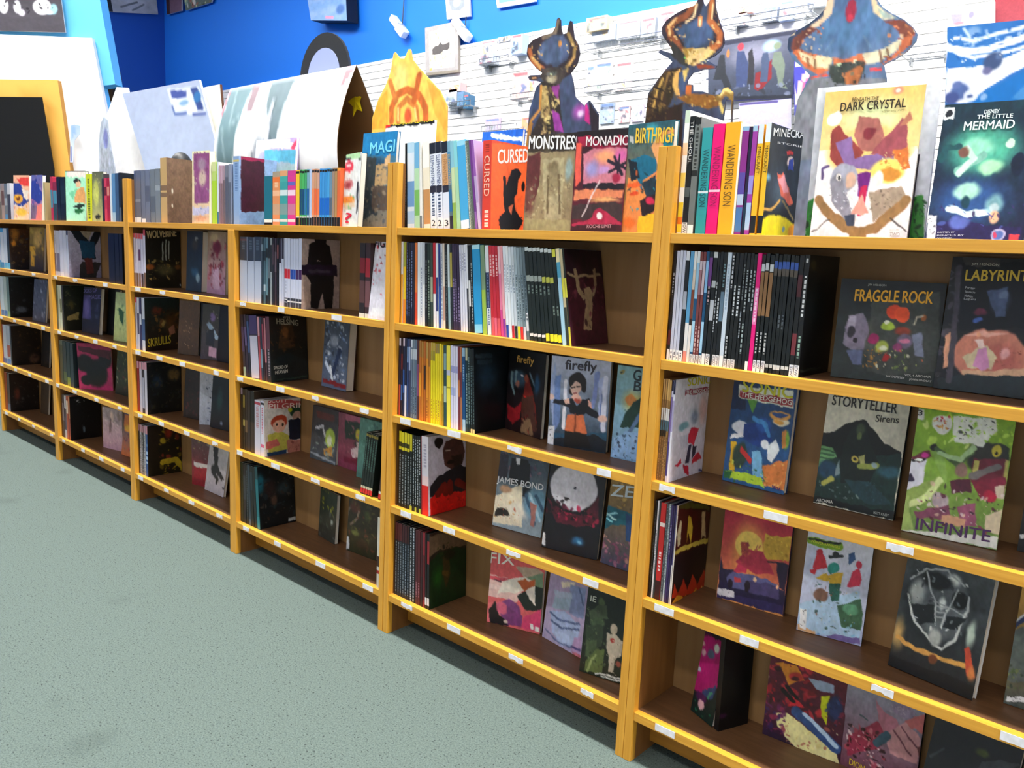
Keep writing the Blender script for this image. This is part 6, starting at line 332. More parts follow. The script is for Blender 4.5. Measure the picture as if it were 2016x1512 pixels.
[3,4,0.02,[[-2.922,0.0067,0.0,0.25,"101418",[["b",0.0,0.14,"c08894"]]],[-2.91,0.0166,0.0,0.25,"a8a8b0",[["b",0.0,0.14,"c08894"],["d",0.2,1.0,"282c34"]]],[-2.889,0.0165,0.0,0.25,"303438",[["b",0.0,0.14,"c08894"],["d",0.2,1.0,"9098a0"]]],[-2.867,0.0164,0.0,0.25,"b0b0b8",[["b",0.0,0.14,"c08894"],["d",0.2,1.0,"303438"]]],[-2.846,0.02,0.0,0.252,"1c4c88",[["b",0.0,0.16,"c88890"],["b",0.35,0.4,"4c7cb0"],["b",0.5,0.56,"a8c0dc"],["b",0.6,0.66,"a8c0dc"],["b",0.7,0.74,"a8c0dc"]]]],["black and yellow comic with broad brush strokes, facing right, bottom shelf",[["g","241810","181408"],["s",["a88c1c","7c2c1c","c0a428","342010","6c5814"],80,0.088,0.359,0.089,1.291,1.078],["l","a89020",0.083,0.435,0.752,0.814,0.736,1.023,0.901],["e",0.619,0.182,0.167,0.139,"882c1c",0.6],["l","14140c",0.098,0.402,0.496,1.298,0.357]],65,1]],
[2,0,0.03,[[-3.979,0.0302,0.0,0.24,"b83048",[["b",0.3,0.7,"488ca0"]]],[-3.943,0.0532,0.0,0.235,"902c40",[["b",0.0,0.1,"d83850"],["b",0.3,0.6,"4890a8"],["b",0.6,1.0,"30484c"]]],[-3.885,0.0441,0.0,0.238,"10181c",[["b",0.7,1.0,"18282c"]]],[-3.835,0.0644,0.0,0.235,"0e1a1c",[["b",0.2,0.6,"1c2c30"]]]],None],
[2,0,0.03,[[-3.482,0.0579,0.0,0.24,"d8e010",[["d",0.1,0.95,"585c10"]]]],None],
[2,0,0.03,[[-3.288,0.0216,0.0,0.235,"302830",[["b",0.0,0.1,"68745c"]]],[-3.262,0.0283,0.0,0.215,"d04058",[["b",0.2,0.4,"702028"],["b",0.5,0.7,"c03048"]]],[-3.229,0.0266,0.0,0.215,"a82038",[["b",0.2,0.4,"d88878"]]],[-3.195,0.0197,0.0,0.235,"d8e0e8",[]],[-3.171,0.0353,0.0,0.235,"5c8cb8",[["b",0.8,1.0,"a0c0d8"]]],[-3.131,0.0349,0.0,0.235,"3c5878",[]],[-3.092,0.0229,0.0,0.235,"182028",[["b",0.7,1.0,"4c5c70"]]]],None],
[2,1,0.02,[[-3.925,0.0222,0.0,0.25,"c0c0d0",[["b",0.5,0.9,"585c78"],["d",0.1,0.3,"9098b0"]]],[-3.897,0.0447,0.0,0.25,"b8bccc",[["b",0.5,0.9,"606480"]]],[-3.847,0.044,0.0,0.25,"c8c8d8",[["b",0.9,1.0,"d8d8e0"]]],[-3.798,0.0434,0.0,0.25,"c8c8d4",[]],[-3.749,0.022,0.0,0.25,"c0c4d4",[["b",0.0,0.1,"303848"]]]],["pale book with a large dark Y shape on its cover, facing right, second shelf down",[["g","b0b0c4","8c88a4"],["p","a89c88",0.242,-0.101,0.841,-0.123,0.611,0.205],["p","101c28",0.034,-0.069,0.242,-0.101,0.645,0.229,0.912,-0.126,1.089,-0.058,0.818,0.349,0.841,0.598,0.414,0.605,0.41,0.359],["p","184868",0.33,0.213,0.824,0.224,0.807,0.573,0.433,0.58],["p","2c2c30",0.338,0.73,0.412,0.655,1.019,0.67,0.863,0.898,0.819,1.062,0.321,1.052],["p","5c2c2c",0.486,0.579,0.735,0.575,0.755,0.899,0.539,0.926],["p","606830",1.108,-0.059,1.27,-0.014,1.263,0.136,1.08,0.142]],63,1]],
[2,1,0.02,[[-3.209,0.0696,0.0,0.245,"0c1014",[]],[-3.135,0.0458,0.0,0.245,"101216",[]],[-3.085,0.0347,0.0,0.245,"0c0e10",[]]],None],
[2,2,0.02,[[-3.925,0.0145,0.0,0.25,"5c6858",[]],[-3.905,0.0232,0.0,0.25,"b8c0a8",[]],[-3.876,0.0214,0.0,0.25,"c8ccb4",[["b",0.3,0.6,"687058"]]],[-3.848,0.0228,0.0,0.25,"182018",[]]],["murky green-black comic facing right, third shelf down",[["g","182018","1c1c14"],["e",0.224,0.425,0.142,0.152,"4c4420",0.7],["s",["2c3424","4c4c30","141810"],40,0.045,0.018,-0.031,0.478,0.679],["p","8c7c4c",0.104,0.677,0.465,0.581,0.456,0.76,0.099,0.758]],62,1]],
[2,3,0.02,[[-3.914,0.0471,0.0,0.25,"24403c",[["b",0.0,0.1,"506058"]]],[-3.862,0.0447,0.0,0.25,"1c3434",[["b",0.7,0.9,"4c5c38"]]],[-3.812,0.0441,0.0,0.25,"183030",[["b",0.8,1.0,"7c8430"]]],[-3.762,0.0435,0.0,0.25,"1c2c30",[]]],None],
[2,4,0.02,[[-3.908,0.0252,0.0,0.25,"303038",[["b",0.2,0.6,"706c78"]]],[-3.877,0.025,0.0,0.25,"c0b8b8",[["b",0.3,0.8,"403848"]]],[-3.847,0.0248,0.0,0.25,"a84830",[["b",0.1,0.4,"e8c8a8"]]],[-3.817,0.02,0.0,0.25,"c87848",[["b",0.5,1.0,"8a3020"]]]],["black comic with small pale marks near its top, facing right, bottom shelf",[["g","0e1014","08080c"],["s",["a0a4a4","404448","c8c8c8"],12,0.037,0.151,0.057,0.477,0.24],["e",0.427,0.78,0.059,0.106,"50606c",0.6],["s",["1c2024","2c3034"],20,0.048,0.164,0.287,0.974,0.952]],60,1]],
[1,0,0.03,[[-4.889,0.0207,0.0,0.22,"505860",[]],[-4.861,0.0534,0.0,0.22,"8c8c90",[["b",0.5,1.0,"586068"]]],[-4.801,0.0505,0.0,0.22,"9c8c88",[["b",0.2,0.6,"604848"]]],[-4.744,0.0497,0.0,0.22,"68747c",[["b",0.4,0.6,"a0a8b0"],["b",0.85,1.0,"4888b8"]]],[-4.688,0.0511,0.0,0.22,"c8c8cc",[["b",0.3,1.0,"3c4048"]]]],None],
[1,0,0.04,[[-4.112,0.0207,0.0,0.215,"a89c70",[]]],None],
[1,1,0.02,[[-4.889,0.0179,0.0,0.25,"2878b8",[]],[-4.864,0.03,0.0,0.25,"2c8cc0",[["b",0.1,0.8,"c0c8d8"]]],[-4.827,0.0533,0.0,0.25,"c8d0dc",[["b",0.0,0.1,"2c90c8"],["b",0.85,1.0,"3888b8"]]],[-4.767,0.0566,0.0,0.25,"c0c8d4",[["b",0.85,1.0,"58a8d0"]]],[-4.704,0.0392,0.0,0.25,"283830",[["b",0.85,1.0,"58a8d0"]]]],["brown and orange comic with a fiery corner, facing right, leftmost bay, second shelf",[["g","50301c","1c1c24"],["e",0.201,0.14,0.188,0.25,"a06828",0.7],["e",0.148,0.364,0.113,0.111,"d88c30",0.6],["s",["2c2c38","5c4428","404450","705838"],60,0.05,0.067,-0.061,0.636,0.976]],58,1]],
[1,2,0.02,[[-4.889,0.0075,0.0,0.25,"a0c0d0",[]],[-4.874,0.0541,0.0,0.25,"b8ccd8",[["b",0.85,1.0,"3870a8"]]],[-4.814,0.0533,0.0,0.25,"a8b8b0",[["b",0.85,1.0,"3870a8"]]],[-4.753,0.044,0.0,0.25,"60786c",[["b",0.85,1.0,"78a070"]]]],["black comic with faint silver smile shape, facing right, leftmost bay, third shelf",[["g","14181c","0c0e12"],["e",0.388,0.808,0.27,0.115,"505864",0.6],["s",["1c2420","383c44","202428"],40,0.051,0.044,0.033,0.757,0.981]],57,1]],
[1,3,0.02,[[-4.889,0.0103,0.0,0.25,"a84838",[["b",0.86,1.0,"3868a0"]]],[-4.872,0.0651,0.0,0.25,"b0bcc8",[["b",0.86,1.0,"3868a0"]]],[-4.8,0.0575,0.0,0.25,"a8b0b8",[["b",0.5,0.8,"985040"],["b",0.86,1.0,"4878b0"]]],[-4.735,0.02,0.0,0.25,"182424",[]]],["dark brown comic with coppery lettering, facing right, leftmost bay, fourth shelf",[["g","241810","14100e"],["e",0.75,0.849,0.238,0.178,"50382c",0.6],["s",["3c2818","2c1c14","583c20"],60,0.051,0.218,0.142,1.328,1.057]],57,1]],
[1,4,0.02,[[-4.889,0.0396,0.0,0.25,"8c3c2c",[]],[-4.842,0.0475,0.0,0.25,"282c34",[["b",0.8,1.0,"506078"]]]],["dark comic with rusty smudges, facing right, leftmost bay, bottom shelf",[["g","281810","100e10"],["e",0.246,0.543,0.157,0.239,"5c2c20",0.7],["s",["3c3838","2c2420","484444"],50,0.045,0.09,0.205,1.128,0.929]],56,1]]]
CUTS=[
["dragon_standee","dark horned cardboard dragon cutout with a violet glow, leftmost of the three dragons","cutout",[-0.756,0.3,1.36],0.0,0.004,[[0.0,0.0],[0.01,0.0],[0.038,0.383],[0.062,0.449],[0.079,0.461],[0.056,0.468],[0.032,0.472],[0.025,0.482],[0.036,0.486],[0.078,0.483],[0.082,0.488],[0.058,0.504],[0.028,0.531],[0.015,0.552],[0.018,0.576],[0.039,0.59],[0.079,0.598],[0.115,0.6],[0.125,0.615],[0.13,0.638],[0.137,0.641],[0.144,0.633],[0.148,0.608],[0.155,0.591],[0.171,0.592],[0.175,0.614],[0.181,0.626],[0.188,0.623],[0.194,0.599],[0.2,0.575],[0.218,0.55],[0.224,0.527],[0.216,0.499],[0.194,0.476],[0.205,0.449],[0.216,0.405],[0.253,0.376],[0.26,0.385],[0.27,0.391],[0.282,0.377],[0.305,0.349],[0.327,0.0],[0.333,0.0],[0.339,0.0]],[["g","3c4864","343c54"],["l","2a2028",0.067,0.412,0.024,0.398,0.063,0.236,0.088,0.117,0.105,0.094,0.141,0.183,0.193,0.295,0.231],["l","2a2028",0.066,0.543,0.048,0.542,0.089,0.606,0.138,0.618,0.179,0.567,0.222,0.48,0.242],["l","7a6a58",0.018,0.398,0.017,0.379,0.067,0.235,0.077],["l","a85c30",0.023,0.078,0.124,0.126,0.18,0.254,0.224],["l","c89858",0.014,0.11,0.158,0.226,0.217],["l","8a7040",0.017,0.523,0.082,0.607,0.148,0.6,0.188,0.517,0.229],["l","d0a060",0.012,0.554,0.216,0.6,0.188],["e",0.363,0.142,0.199,0.073,"485878",0.25],["e",0.432,0.121,0.024,0.017,"b88040",0.3],["p","3c3430",0.226,0.217,0.543,0.23,0.497,0.274,0.449,0.302,0.29,0.294,0.218,0.259],["e",0.353,0.271,0.08,0.031,"a89c80",0.5],["e",0.351,0.25,0.08,0.016,"585c58",0.5],["e",0.15,0.257,0.069,0.012,"40302c",0.3],["e",0.15,0.259,0.036,0.004,"c09060",0.4],["e",0.344,0.252,0.016,0.005,"c0d8b0",0.3],["p","2c2420",0.234,0.28,0.449,0.302,0.476,0.407,0.531,0.523,0.129,0.532,0.252,0.419],["p","a89058",0.251,0.302,0.305,0.305,0.359,0.412,0.314,0.485,0.253,0.429],["s",["8a7448","6c5438","c0a870","483828","d8c080","302418"],130,0.021,0.238,0.306,0.452,0.528],["s",["c89858","e0b870","4c2c1c"],40,0.015,0.065,0.055,0.244,0.224],["s",["a87c40","e0c080","2a2028"],36,0.012,0.508,0.085,0.636,0.248],["s",["584838","2a2420","8a7858"],30,0.014,0.216,0.231,0.534,0.272],["p","80347c",0.358,0.308,0.449,0.302,0.446,0.374,0.389,0.34],["p","9a3c9c",0.385,0.413,0.468,0.438,0.531,0.523,0.425,0.515],["p","303c58",0.142,0.307,0.222,0.29,0.237,0.407,0.147,0.457],["e",0.711,0.437,0.138,0.056,"a84ca8",0.9],["e",0.706,0.447,0.055,0.023,"e8d0f0",0.8],["p","c02880",0.755,0.398,0.796,0.431,0.818,0.497,0.754,0.48],["p","241c28",0.791,0.395,0.898,0.46,0.981,0.528,0.992,0.609,0.858,0.605],["p","b07830",0.043,0.519,0.133,0.457,0.162,0.468,0.107,0.586],["l","c0843c",0.013,0.237,0.302,0.237,0.407,0.133,0.457,0.099,0.52]],"303038",None,None],
["dragon_standee","golden brown cardboard dragon cutout with curled claw, behind the tall yellow and white books","cutout",[-0.317,0.3,1.36],0.0,0.004,[[0.0,0.0],[0.005,0.0],[0.014,0.0],[0.033,0.392],[0.06,0.425],[0.086,0.452],[0.103,0.468],[0.091,0.479],[0.069,0.49],[0.055,0.499],[0.064,0.503],[0.086,0.495],[0.104,0.489],[0.096,0.504],[0.08,0.524],[0.064,0.544],[0.062,0.562],[0.075,0.578],[0.102,0.591],[0.129,0.599],[0.156,0.602],[0.166,0.613],[0.169,0.632],[0.177,0.632],[0.185,0.604],[0.192,0.596],[0.201,0.606],[0.206,0.626],[0.216,0.625],[0.221,0.59],[0.231,0.563],[0.25,0.522],[0.255,0.499],[0.247,0.48],[0.229,0.468],[0.206,0.461],[0.238,0.443],[0.235,0.436],[0.199,0.437],[0.185,0.434],[0.169,0.432],[0.155,0.416],[0.154,0.404],[0.171,0.402],[0.173,0.385],[0.204,0.382],[0.231,0.371],[0.255,0.369],[0.263,0.385],[0.276,0.386],[0.293,0.371],[0.306,0.0],[0.303,0.0],[0.289,0.352],[0.272,0.356],[0.263,0.0],[0.275,0.0],[0.292,0.0],[0.3,0.0]],[["g","3c4864","3c4458"],["e",0.543,0.161,0.213,0.06,"42587c",0.3],["l","2c2430",0.062,0.56,0.019,0.516,0.074,0.384,0.087,0.262,0.11,0.281,0.153,0.383,0.206],["l","8a4c2c",0.031,0.511,0.051,0.45,0.082,0.34,0.097,0.274,0.116,0.305,0.155,0.419,0.218],["l","f0d0a0",0.01,0.538,0.044,0.519,0.092,0.444,0.109],["l","e8b878",0.013,0.338,0.088,0.273,0.111,0.291,0.145],["l","2c2430",0.05,0.688,0.037,0.709,0.092,0.77,0.158,0.79,0.204,0.7,0.239],["l","b86838",0.027,0.684,0.046,0.677,0.116,0.784,0.177,0.782,0.217,0.678,0.237],["l","f4d098",0.008,0.697,0.056,0.697,0.109],["e",0.583,0.112,0.029,0.027,"d88c50",0.3],["e",0.584,0.117,0.013,0.018,"f4dca8",0.5],["p","e0c080",0.43,0.214,0.654,0.222,0.764,0.238,0.662,0.268,0.556,0.29,0.487,0.277],["p","a88038",0.429,0.209,0.542,0.216,0.483,0.258],["p","30302c",0.307,0.169,0.456,0.234,0.512,0.292,0.418,0.273,0.318,0.23],["e",0.459,0.25,0.011,0.005,"70c060",0.3],["e",0.563,0.267,0.029,0.008,"786030",0.4],["p","8a3c24",0.577,0.282,0.71,0.289,0.767,0.305,0.603,0.301],["p","382818",0.26,0.292,0.444,0.288,0.391,0.374,0.355,0.429,0.226,0.501,0.019,0.503,0.11,0.39],["s",["5c4824","785c2c","3c2c18","8c7038","a8884c","2c1c10"],190,0.021,0.038,0.299,0.398,0.51],["l","c8a050",0.01,0.254,0.325,0.203,0.375,0.169,0.45],["l","8c6c34",0.009,0.309,0.304,0.265,0.387,0.243,0.463],["l","241810",0.009,0.152,0.354,0.275,0.378],["l","241810",0.009,0.123,0.396,0.259,0.42],["l","241810",0.009,0.093,0.433,0.243,0.463],["s",["f0d090","7c4020","e0a058"],60,0.012,0.254,0.075,0.463,0.205],["s",["f0d090","9c5428"],40,0.012,0.672,0.066,0.791,0.237],["s",["c8a858","806028","f0dca0"],40,0.012,0.458,0.223,0.737,0.283],["p","e0b060",0.367,0.307,0.433,0.292,0.411,0.356,0.442,0.404,0.396,0.402,0.352,0.354],["p","3c4c6c",0.414,0.31,0.492,0.305,0.485,0.388,0.426,0.376],["p","d8b868",0.446,0.302,0.513,0.296,0.478,0.35],["p","c86c30",0.497,0.36,0.548,0.363,0.556,0.405,0.499,0.402],["p","8c5c24",0.397,0.407,0.566,0.4,0.822,0.421,0.85,0.458,0.722,0.467,0.517,0.436],["s",["c09038","6c4418","d8b058","3c2814"],50,0.012,0.469,0.404,0.846,0.455],["l","8c6c34",0.035,0.828,0.426,0.87,0.398,0.936,0.414,0.98,0.45],["l","e0c880",0.014,0.832,0.419,0.875,0.394,0.935,0.408],["l","e0c068",0.014,0.838,0.449,0.872,0.486,0.944,0.503],["p","100c10",0.89,0.446,1.006,0.451,1.016,0.5,0.954,0.503,0.907,0.478],["p","281810",0.028,0.484,0.471,0.434,0.506,0.623,0.0,0.611],["s",["4c3818","382414","604820"],30,0.012,0.026,0.441,0.318,0.518]],"302c38",None,None],
["dragon_standee","large horned cardboard dragon cutout with a red gem, behind the orange-topped cover","cutout",[0.096,0.33,1.36],0.0,0.004,[[0.006,0.0],[0.022,0.0],[0.039,0.345],[0.065,0.399],[0.043,0.42],[0.014,0.445],[0.0,0.471],[0.0,0.495],[0.019,0.509],[0.046,0.52],[0.073,0.537],[0.087,0.554],[0.09,0.585],[0.091,0.595],[0.199,0.577],[0.207,0.55],[0.219,0.534],[0.241,0.517],[0.27,0.499],[0.291,0.48],[0.303,0.463],[0.302,0.448],[0.285,0.428],[0.262,0.414],[0.237,0.405],[0.247,0.373],[0.281,0.0],[0.293,0.0]],[["g","4a6a94","7c808c"],["e",0.496,0.166,0.338,0.105,"50749c",0.5],["p","7c8088",0.021,0.662,0.128,0.419,0.235,0.338,0.814,0.373,0.966,0.681],["l","2c3c58",0.036,0.296,0.017,0.289,0.073,0.163,0.129,0.02,0.168,0.019,0.213],["p","e0c0a0",0.3,0.017,0.35,0.021,0.34,0.098,0.249,0.14,0.141,0.158,0.174,0.134,0.269,0.106],["p","6c3c34",0.174,0.134,0.242,0.152,0.136,0.18,0.106,0.219,0.161,0.254,0.094,0.25,0.029,0.214,0.04,0.174],["p","c86840",0.041,0.228,0.097,0.218,0.359,0.274,0.359,0.318,0.28,0.332,0.169,0.294],["p","d8c8a0",0.088,0.222,0.226,0.253,0.385,0.267,0.367,0.31,0.255,0.304,0.134,0.261],["l","7c5438",0.009,0.17,0.254,0.197,0.292],["l","7c5438",0.009,0.242,0.263,0.251,0.304],["p","e0c8a0",0.62,0.044,0.658,0.047,0.685,0.091,0.759,0.126,0.848,0.158,0.748,0.15,0.666,0.119],["p","98a8a0",0.678,0.099,0.848,0.158,0.747,0.148],["p","7c4438",0.749,0.155,0.89,0.165,0.971,0.204,0.984,0.229,0.888,0.227,0.857,0.2],["p","c06844",0.974,0.22,0.951,0.26,0.863,0.296,0.785,0.316,0.753,0.323,0.873,0.271,0.896,0.227],["p","d0c8a8",0.606,0.272,0.756,0.26,0.896,0.227,0.872,0.267,0.749,0.306,0.648,0.309],["l","6c4838",0.008,0.74,0.265,0.762,0.307],["l","6c4838",0.008,0.793,0.26,0.814,0.297],["p","c06c48",0.384,0.263,0.477,0.281,0.605,0.267,0.648,0.309,0.6,0.323,0.403,0.312],["p","38403c",0.355,0.296,0.47,0.29,0.629,0.299,0.643,0.325,0.611,0.375,0.507,0.379,0.405,0.365,0.371,0.332],["p","a06038",0.488,0.334,0.631,0.308,0.621,0.341,0.595,0.383,0.507,0.379],["e",0.44,0.297,0.023,0.006,"b0c8a0",0.3],["e",0.559,0.295,0.021,0.005,"c8c0a0",0.3],["p","e05038",0.216,0.337,0.352,0.327,0.363,0.336,0.226,0.342],["p","e04848",0.678,0.327,0.771,0.328,0.774,0.341,0.68,0.336],["e",0.49,0.097,0.046,0.048,"982840",0.2],["e",0.487,0.122,0.03,0.019,"c83850",0.5],["s",["d88858","8a3c28","f0d0a0"],60,0.012,0.016,0.137,0.311,0.282],["s",["d88858","8a3c28","f0d0a0"],60,0.012,0.782,0.164,0.995,0.307],["s",["2c2420","b87848","606858"],40,0.012,0.362,0.3,0.647,0.375],["l","60809c",0.008,0.324,0.237,0.379,0.197],["l","60809c",0.007,0.669,0.25,0.608,0.204]],"5c6478",None,None],
["flame_standee","orange flame-shaped cardboard cutout with two tips and red rings, beneath the framed print","cutout",[-1.543,0.32,1.36],0.0,0.004,[[0.0,0.0],[0.008,0.0],[0.02,0.42],[0.052,0.48],[0.097,0.533],[0.122,0.578],[0.136,0.637],[0.145,0.641],[0.172,0.617],[0.197,0.613],[0.218,0.642],[0.23,0.641],[0.241,0.605],[0.276,0.573],[0.338,0.524],[0.393,0.481],[0.43,0.428],[0.442,0.0],[0.443,0.0]],[["g","f0c860","f0b048"],["e",0.403,0.158,0.13,0.124,"f4d880",0.7],["p","e8a83c",0.011,0.41,0.118,0.253,0.244,0.198,0.256,0.42],["p","ecac44",0.724,0.181,0.888,0.251,0.998,0.394,0.996,0.494,0.83,0.367],["l","c8682c",0.031,0.298,0.378,0.294,0.308,0.364,0.237,0.491,0.214,0.633,0.253,0.72,0.331,0.724,0.398],["l","d07c38",0.024,0.386,0.382,0.389,0.307,0.494,0.263,0.609,0.319,0.628,0.394],["l","c06028",0.031,0.634,0.15,0.579,0.281],["l","c87838",0.026,0.272,0.162,0.351,0.267],["e",0.507,0.357,0.057,0.056,"d05830",0.5],["l","f0d080",0.011,0.382,0.313,0.386,0.376],["l","f0d080",0.011,0.589,0.324,0.614,0.387]],"d8a050",None,None],
["foam_board","pale grey-blue slanted board with a blue sticker in its corner, rising behind the leftward books","board",[-3.655,0.3,1.36],0.0,0.01,[[0.0,0.696],[0.844,0.684],[0.925,0.53],[1.007,0.359],[1.094,0.0],[0.41,0.0],[0.214,0.356]],[["g","b4c0dc","b8c8e4"],["p","dce4f0",0.471,0.031,0.768,0.064,0.835,0.245,0.543,0.226],["p","4858a0",0.504,0.048,0.655,0.07,0.654,0.116,0.524,0.106],["p","3c5090",0.692,0.06,0.758,0.07,0.806,0.219,0.755,0.213],["e",0.752,0.129,0.041,0.045,"3878b8",0.4],["e",0.632,0.151,0.053,0.023,"88b0d8",0.5],["l","5068a8",0.006,0.523,0.161,0.544,0.218,0.651,0.223],["l","5868a8",0.006,0.714,0.238,0.825,0.248]],"d8dce8",None,None],
["foam_board","cream white board edge showing to the right behind the slanted grey-blue board","board",[-2.979,0.325,1.36],0.0,0.012,[[0.0,0.596],[0.144,0.653],[0.316,0.653],[0.349,0.465],[0.379,0.36],[0.425,0.0],[0.051,0.0]],[["g","f4f4e8","ece8d8"]],"5c3820",None,None],
["foam_board","white board standing to the left behind the slanted grey-blue board","board",[-4.019,0.36,1.36],0.0,0.012,[[0.015,0.631],[0.148,0.762],[0.281,0.746],[0.293,0.716],[0.444,0.369],[0.645,0.0],[0.0,0.0]],[["g","f8f8f8","f4f4f4"]],"e8e8e8",None,None],
["figure_standee","slim grey-lilac cardboard cutout standing in front of the white panel","cutout",[-3.98,0.28,1.36],0.0,0.004,[[0.0,0.0],[0.04,0.306],[0.044,0.451],[0.076,0.555],[0.125,0.589],[0.169,0.567],[0.189,0.474],[0.21,0.411],[0.248,0.311],[0.234,0.0]],[["g","b8c4d4","8890a0"],["e",0.558,0.211,0.16,0.126,"8088c0",0.5],["p","a8b0bc",0.199,0.288,0.757,0.3,0.662,0.488,0.161,0.481]],"a0a8b4",None,None],
["sea_poster","large blue and white swirling poster board behind the undersea comic","poster",[0.445,0.38,1.36],0.0,0.006,[[0.0,0.482],[0.166,0.476],[0.221,0.0],[0.043,0.0],[0.015,0.318]],[["g","2468b4","2c74bc"],["n","4c8ccc",0.6,6],["e",0.249,0.036,0.093,0.035,"7aa4d4",0.6],["l","dce8f8",0.018,0.087,0.051,0.259,0.076,0.456,0.058,0.739,0.036],["l","c8dcf4",0.012,0.161,0.015,0.224,0.059,0.339,0.071],["l","f0f4fc",0.033,0.024,0.092,0.209,0.118,0.412,0.12,0.75,0.077],["l","e4ecf8",0.017,0.029,0.073,0.127,0.124,0.278,0.147,0.518,0.145,0.762,0.12],["p","eef2fa",0.048,0.185,0.228,0.189,0.43,0.185,0.619,0.156,0.764,0.125,0.785,0.203,0.64,0.235,0.457,0.285,0.269,0.348,0.067,0.34],["p","dfe6f4",0.043,0.205,0.232,0.205,0.305,0.248,0.166,0.272,0.059,0.268],["e",0.458,0.176,0.101,0.047,"3c5078",0.35],["e",0.511,0.155,0.044,0.022,"506890",0.5],["e",0.418,0.214,0.061,0.025,"686890",0.6],["p","1870bc",0.332,0.35,0.404,0.313,0.553,0.275,0.789,0.218,0.831,0.369],["p","4088c8",0.67,0.344,0.802,0.267,0.831,0.369],["e",0.193,0.294,0.106,0.046,"5068a0",0.4],["e",0.126,0.322,0.086,0.036,"44548c",0.4],["e",0.163,0.262,0.053,0.021,"5c70a8",0.4],["e",0.302,0.314,0.079,0.034,"dce4f4",0.3],["e",0.293,0.318,0.035,0.011,"506494",0.5],["e",0.418,0.328,0.041,0.02,"88b0dc",0.5],["s",["e8f0fc","a8c4e8","1c5ca8"],50,0.022,0.03,0.029,0.762,0.164]],"c8c8cc",None,None],
["pastel_print","white print with pastel smudges beside the red panel, upper right","poster",[0.437,0.4,1.829],0.0,0.006,[[0.0,0.063],[0.093,0.06],[0.1,0.0],[0.007,0.003]],[["g","f4f4f8","f0eef4"],["p","c8c0d8",0.069,0.288,0.304,0.325,0.306,0.654,0.14,0.616],["e",0.493,0.389,0.07,0.156,"b8b0d8",0.5],["e",0.837,0.471,0.091,0.231,"e0d8e8",0.5],["e",0.257,0.623,0.142,0.063,"e8a8b8",0.5]],"c8c8cc",None,None],
["red_panel","plain red panel at the upper right edge","poster",[0.525,0.41,1.828],0.0,0.006,[[0.0,0.086],[0.075,0.078],[0.085,0.0],[0.009,0.006]],[["g","c4505c","c85c68"]],"c8c8cc",None,None],
["team_poster","dark grey poster with a row of distant standing costumed people, on the slatwall","poster",[-2.43,4.38,2.539],0.0,0.02,[[0.0,0.486],[0.721,0.488],[0.743,0.0],[0.042,0.041]],[["g","505468","283040"],["e",0.534,0.28,0.383,0.277,"78788c",0.8],["p","24283c",0.007,0.006,0.965,0.004,0.969,0.062,0.011,0.078],["p","20242c",0.097,0.591,0.154,0.211,0.208,0.22,0.239,0.507,0.319,0.73,0.256,0.774,0.192,0.605],["e",0.247,0.21,0.027,0.088,"b06838",0.6],["p","303c60",0.372,0.738,0.349,0.385,0.35,0.194,0.428,0.209,0.492,0.41,0.489,0.755],["e",0.385,0.132,0.044,0.07,"a83040",0.4],["p","24242c",0.5,0.722,0.481,0.236,0.515,0.173,0.554,0.386,0.564,0.731],["p","701c24",0.581,0.803,0.578,0.561,0.651,0.539,0.74,0.384,0.758,0.658,0.647,0.847],["p","384460",0.637,0.708,0.634,0.281,0.694,0.258,0.719,0.449,0.713,0.719],["e",0.726,0.18,0.124,0.119,"90b0c8",0.6],["p","606c60",0.744,0.453,0.757,0.287,0.83,0.283,0.891,0.478,0.885,0.745,0.94,0.854,0.841,0.806,0.8,0.563],["e",0.787,0.192,0.049,0.068,"707c68",0.4],["s",["485068","687088","20242c"],40,0.028,0.067,0.723,0.967,0.934],["p","181c28",0.059,0.854,0.996,0.946,1.0,1.0,0.063,0.918]],"3838a0",None,None],
["text_board","lavender panel with a dark line beneath the grey group poster","poster",[-2.108,4.36,2.256],0.0,0.02,[[0.0,0.279],[0.42,0.28],[0.447,0.0],[0.025,0.024]],[["g","a8a4d4","a09cd0"],["l","50487c",0.02,0.034,0.036,0.699,0.044]],"c8c8cc",None,None],
["indigo_box","indigo box with a pale red curl on its side, right of the grey group poster","box",[-1.659,4.3,2.39],0.0,0.1,[[0.0,0.351],[0.135,0.36],[0.173,0.0],[0.035,0.01]],[["g","38389c","44488c"],["l","f0d0d8",0.125,0.292,0.684,0.374,0.376,0.671,0.17],["l","e86078",0.057,0.382,0.643,0.468,0.358,0.75,0.195]],"c8c8cc",None,None],
["framed_print","framed cream print with a dark winged blot at its middle, beside the white bracket","picture",[-5.828,4.4,3.115],0.0,0.03,[[0.0,0.504],[0.507,0.502],[0.529,0.0],[0.034,0.018]],[["g","e8e4dc","dcd4c4"],["s",["c8c0a8","b0a888","f0ece4","a8a090"],120,0.028,0.137,0.127,0.863,0.851],["p","5c5858",0.239,0.454,0.336,0.399,0.403,0.407,0.466,0.348,0.534,0.402,0.728,0.384,0.733,0.496,0.67,0.532,0.572,0.52,0.476,0.575,0.344,0.581,0.244,0.568],["l","a8a4a4",0.073,0.052,0.019,0.915,0.026,0.96,0.964,0.107,0.93,0.052,0.019],["l","8c8478",0.034,0.063,0.948,0.999,0.987],["s",["d8a858"],4,0.034,0.152,0.786,0.554,0.855]],"908880",None,None],
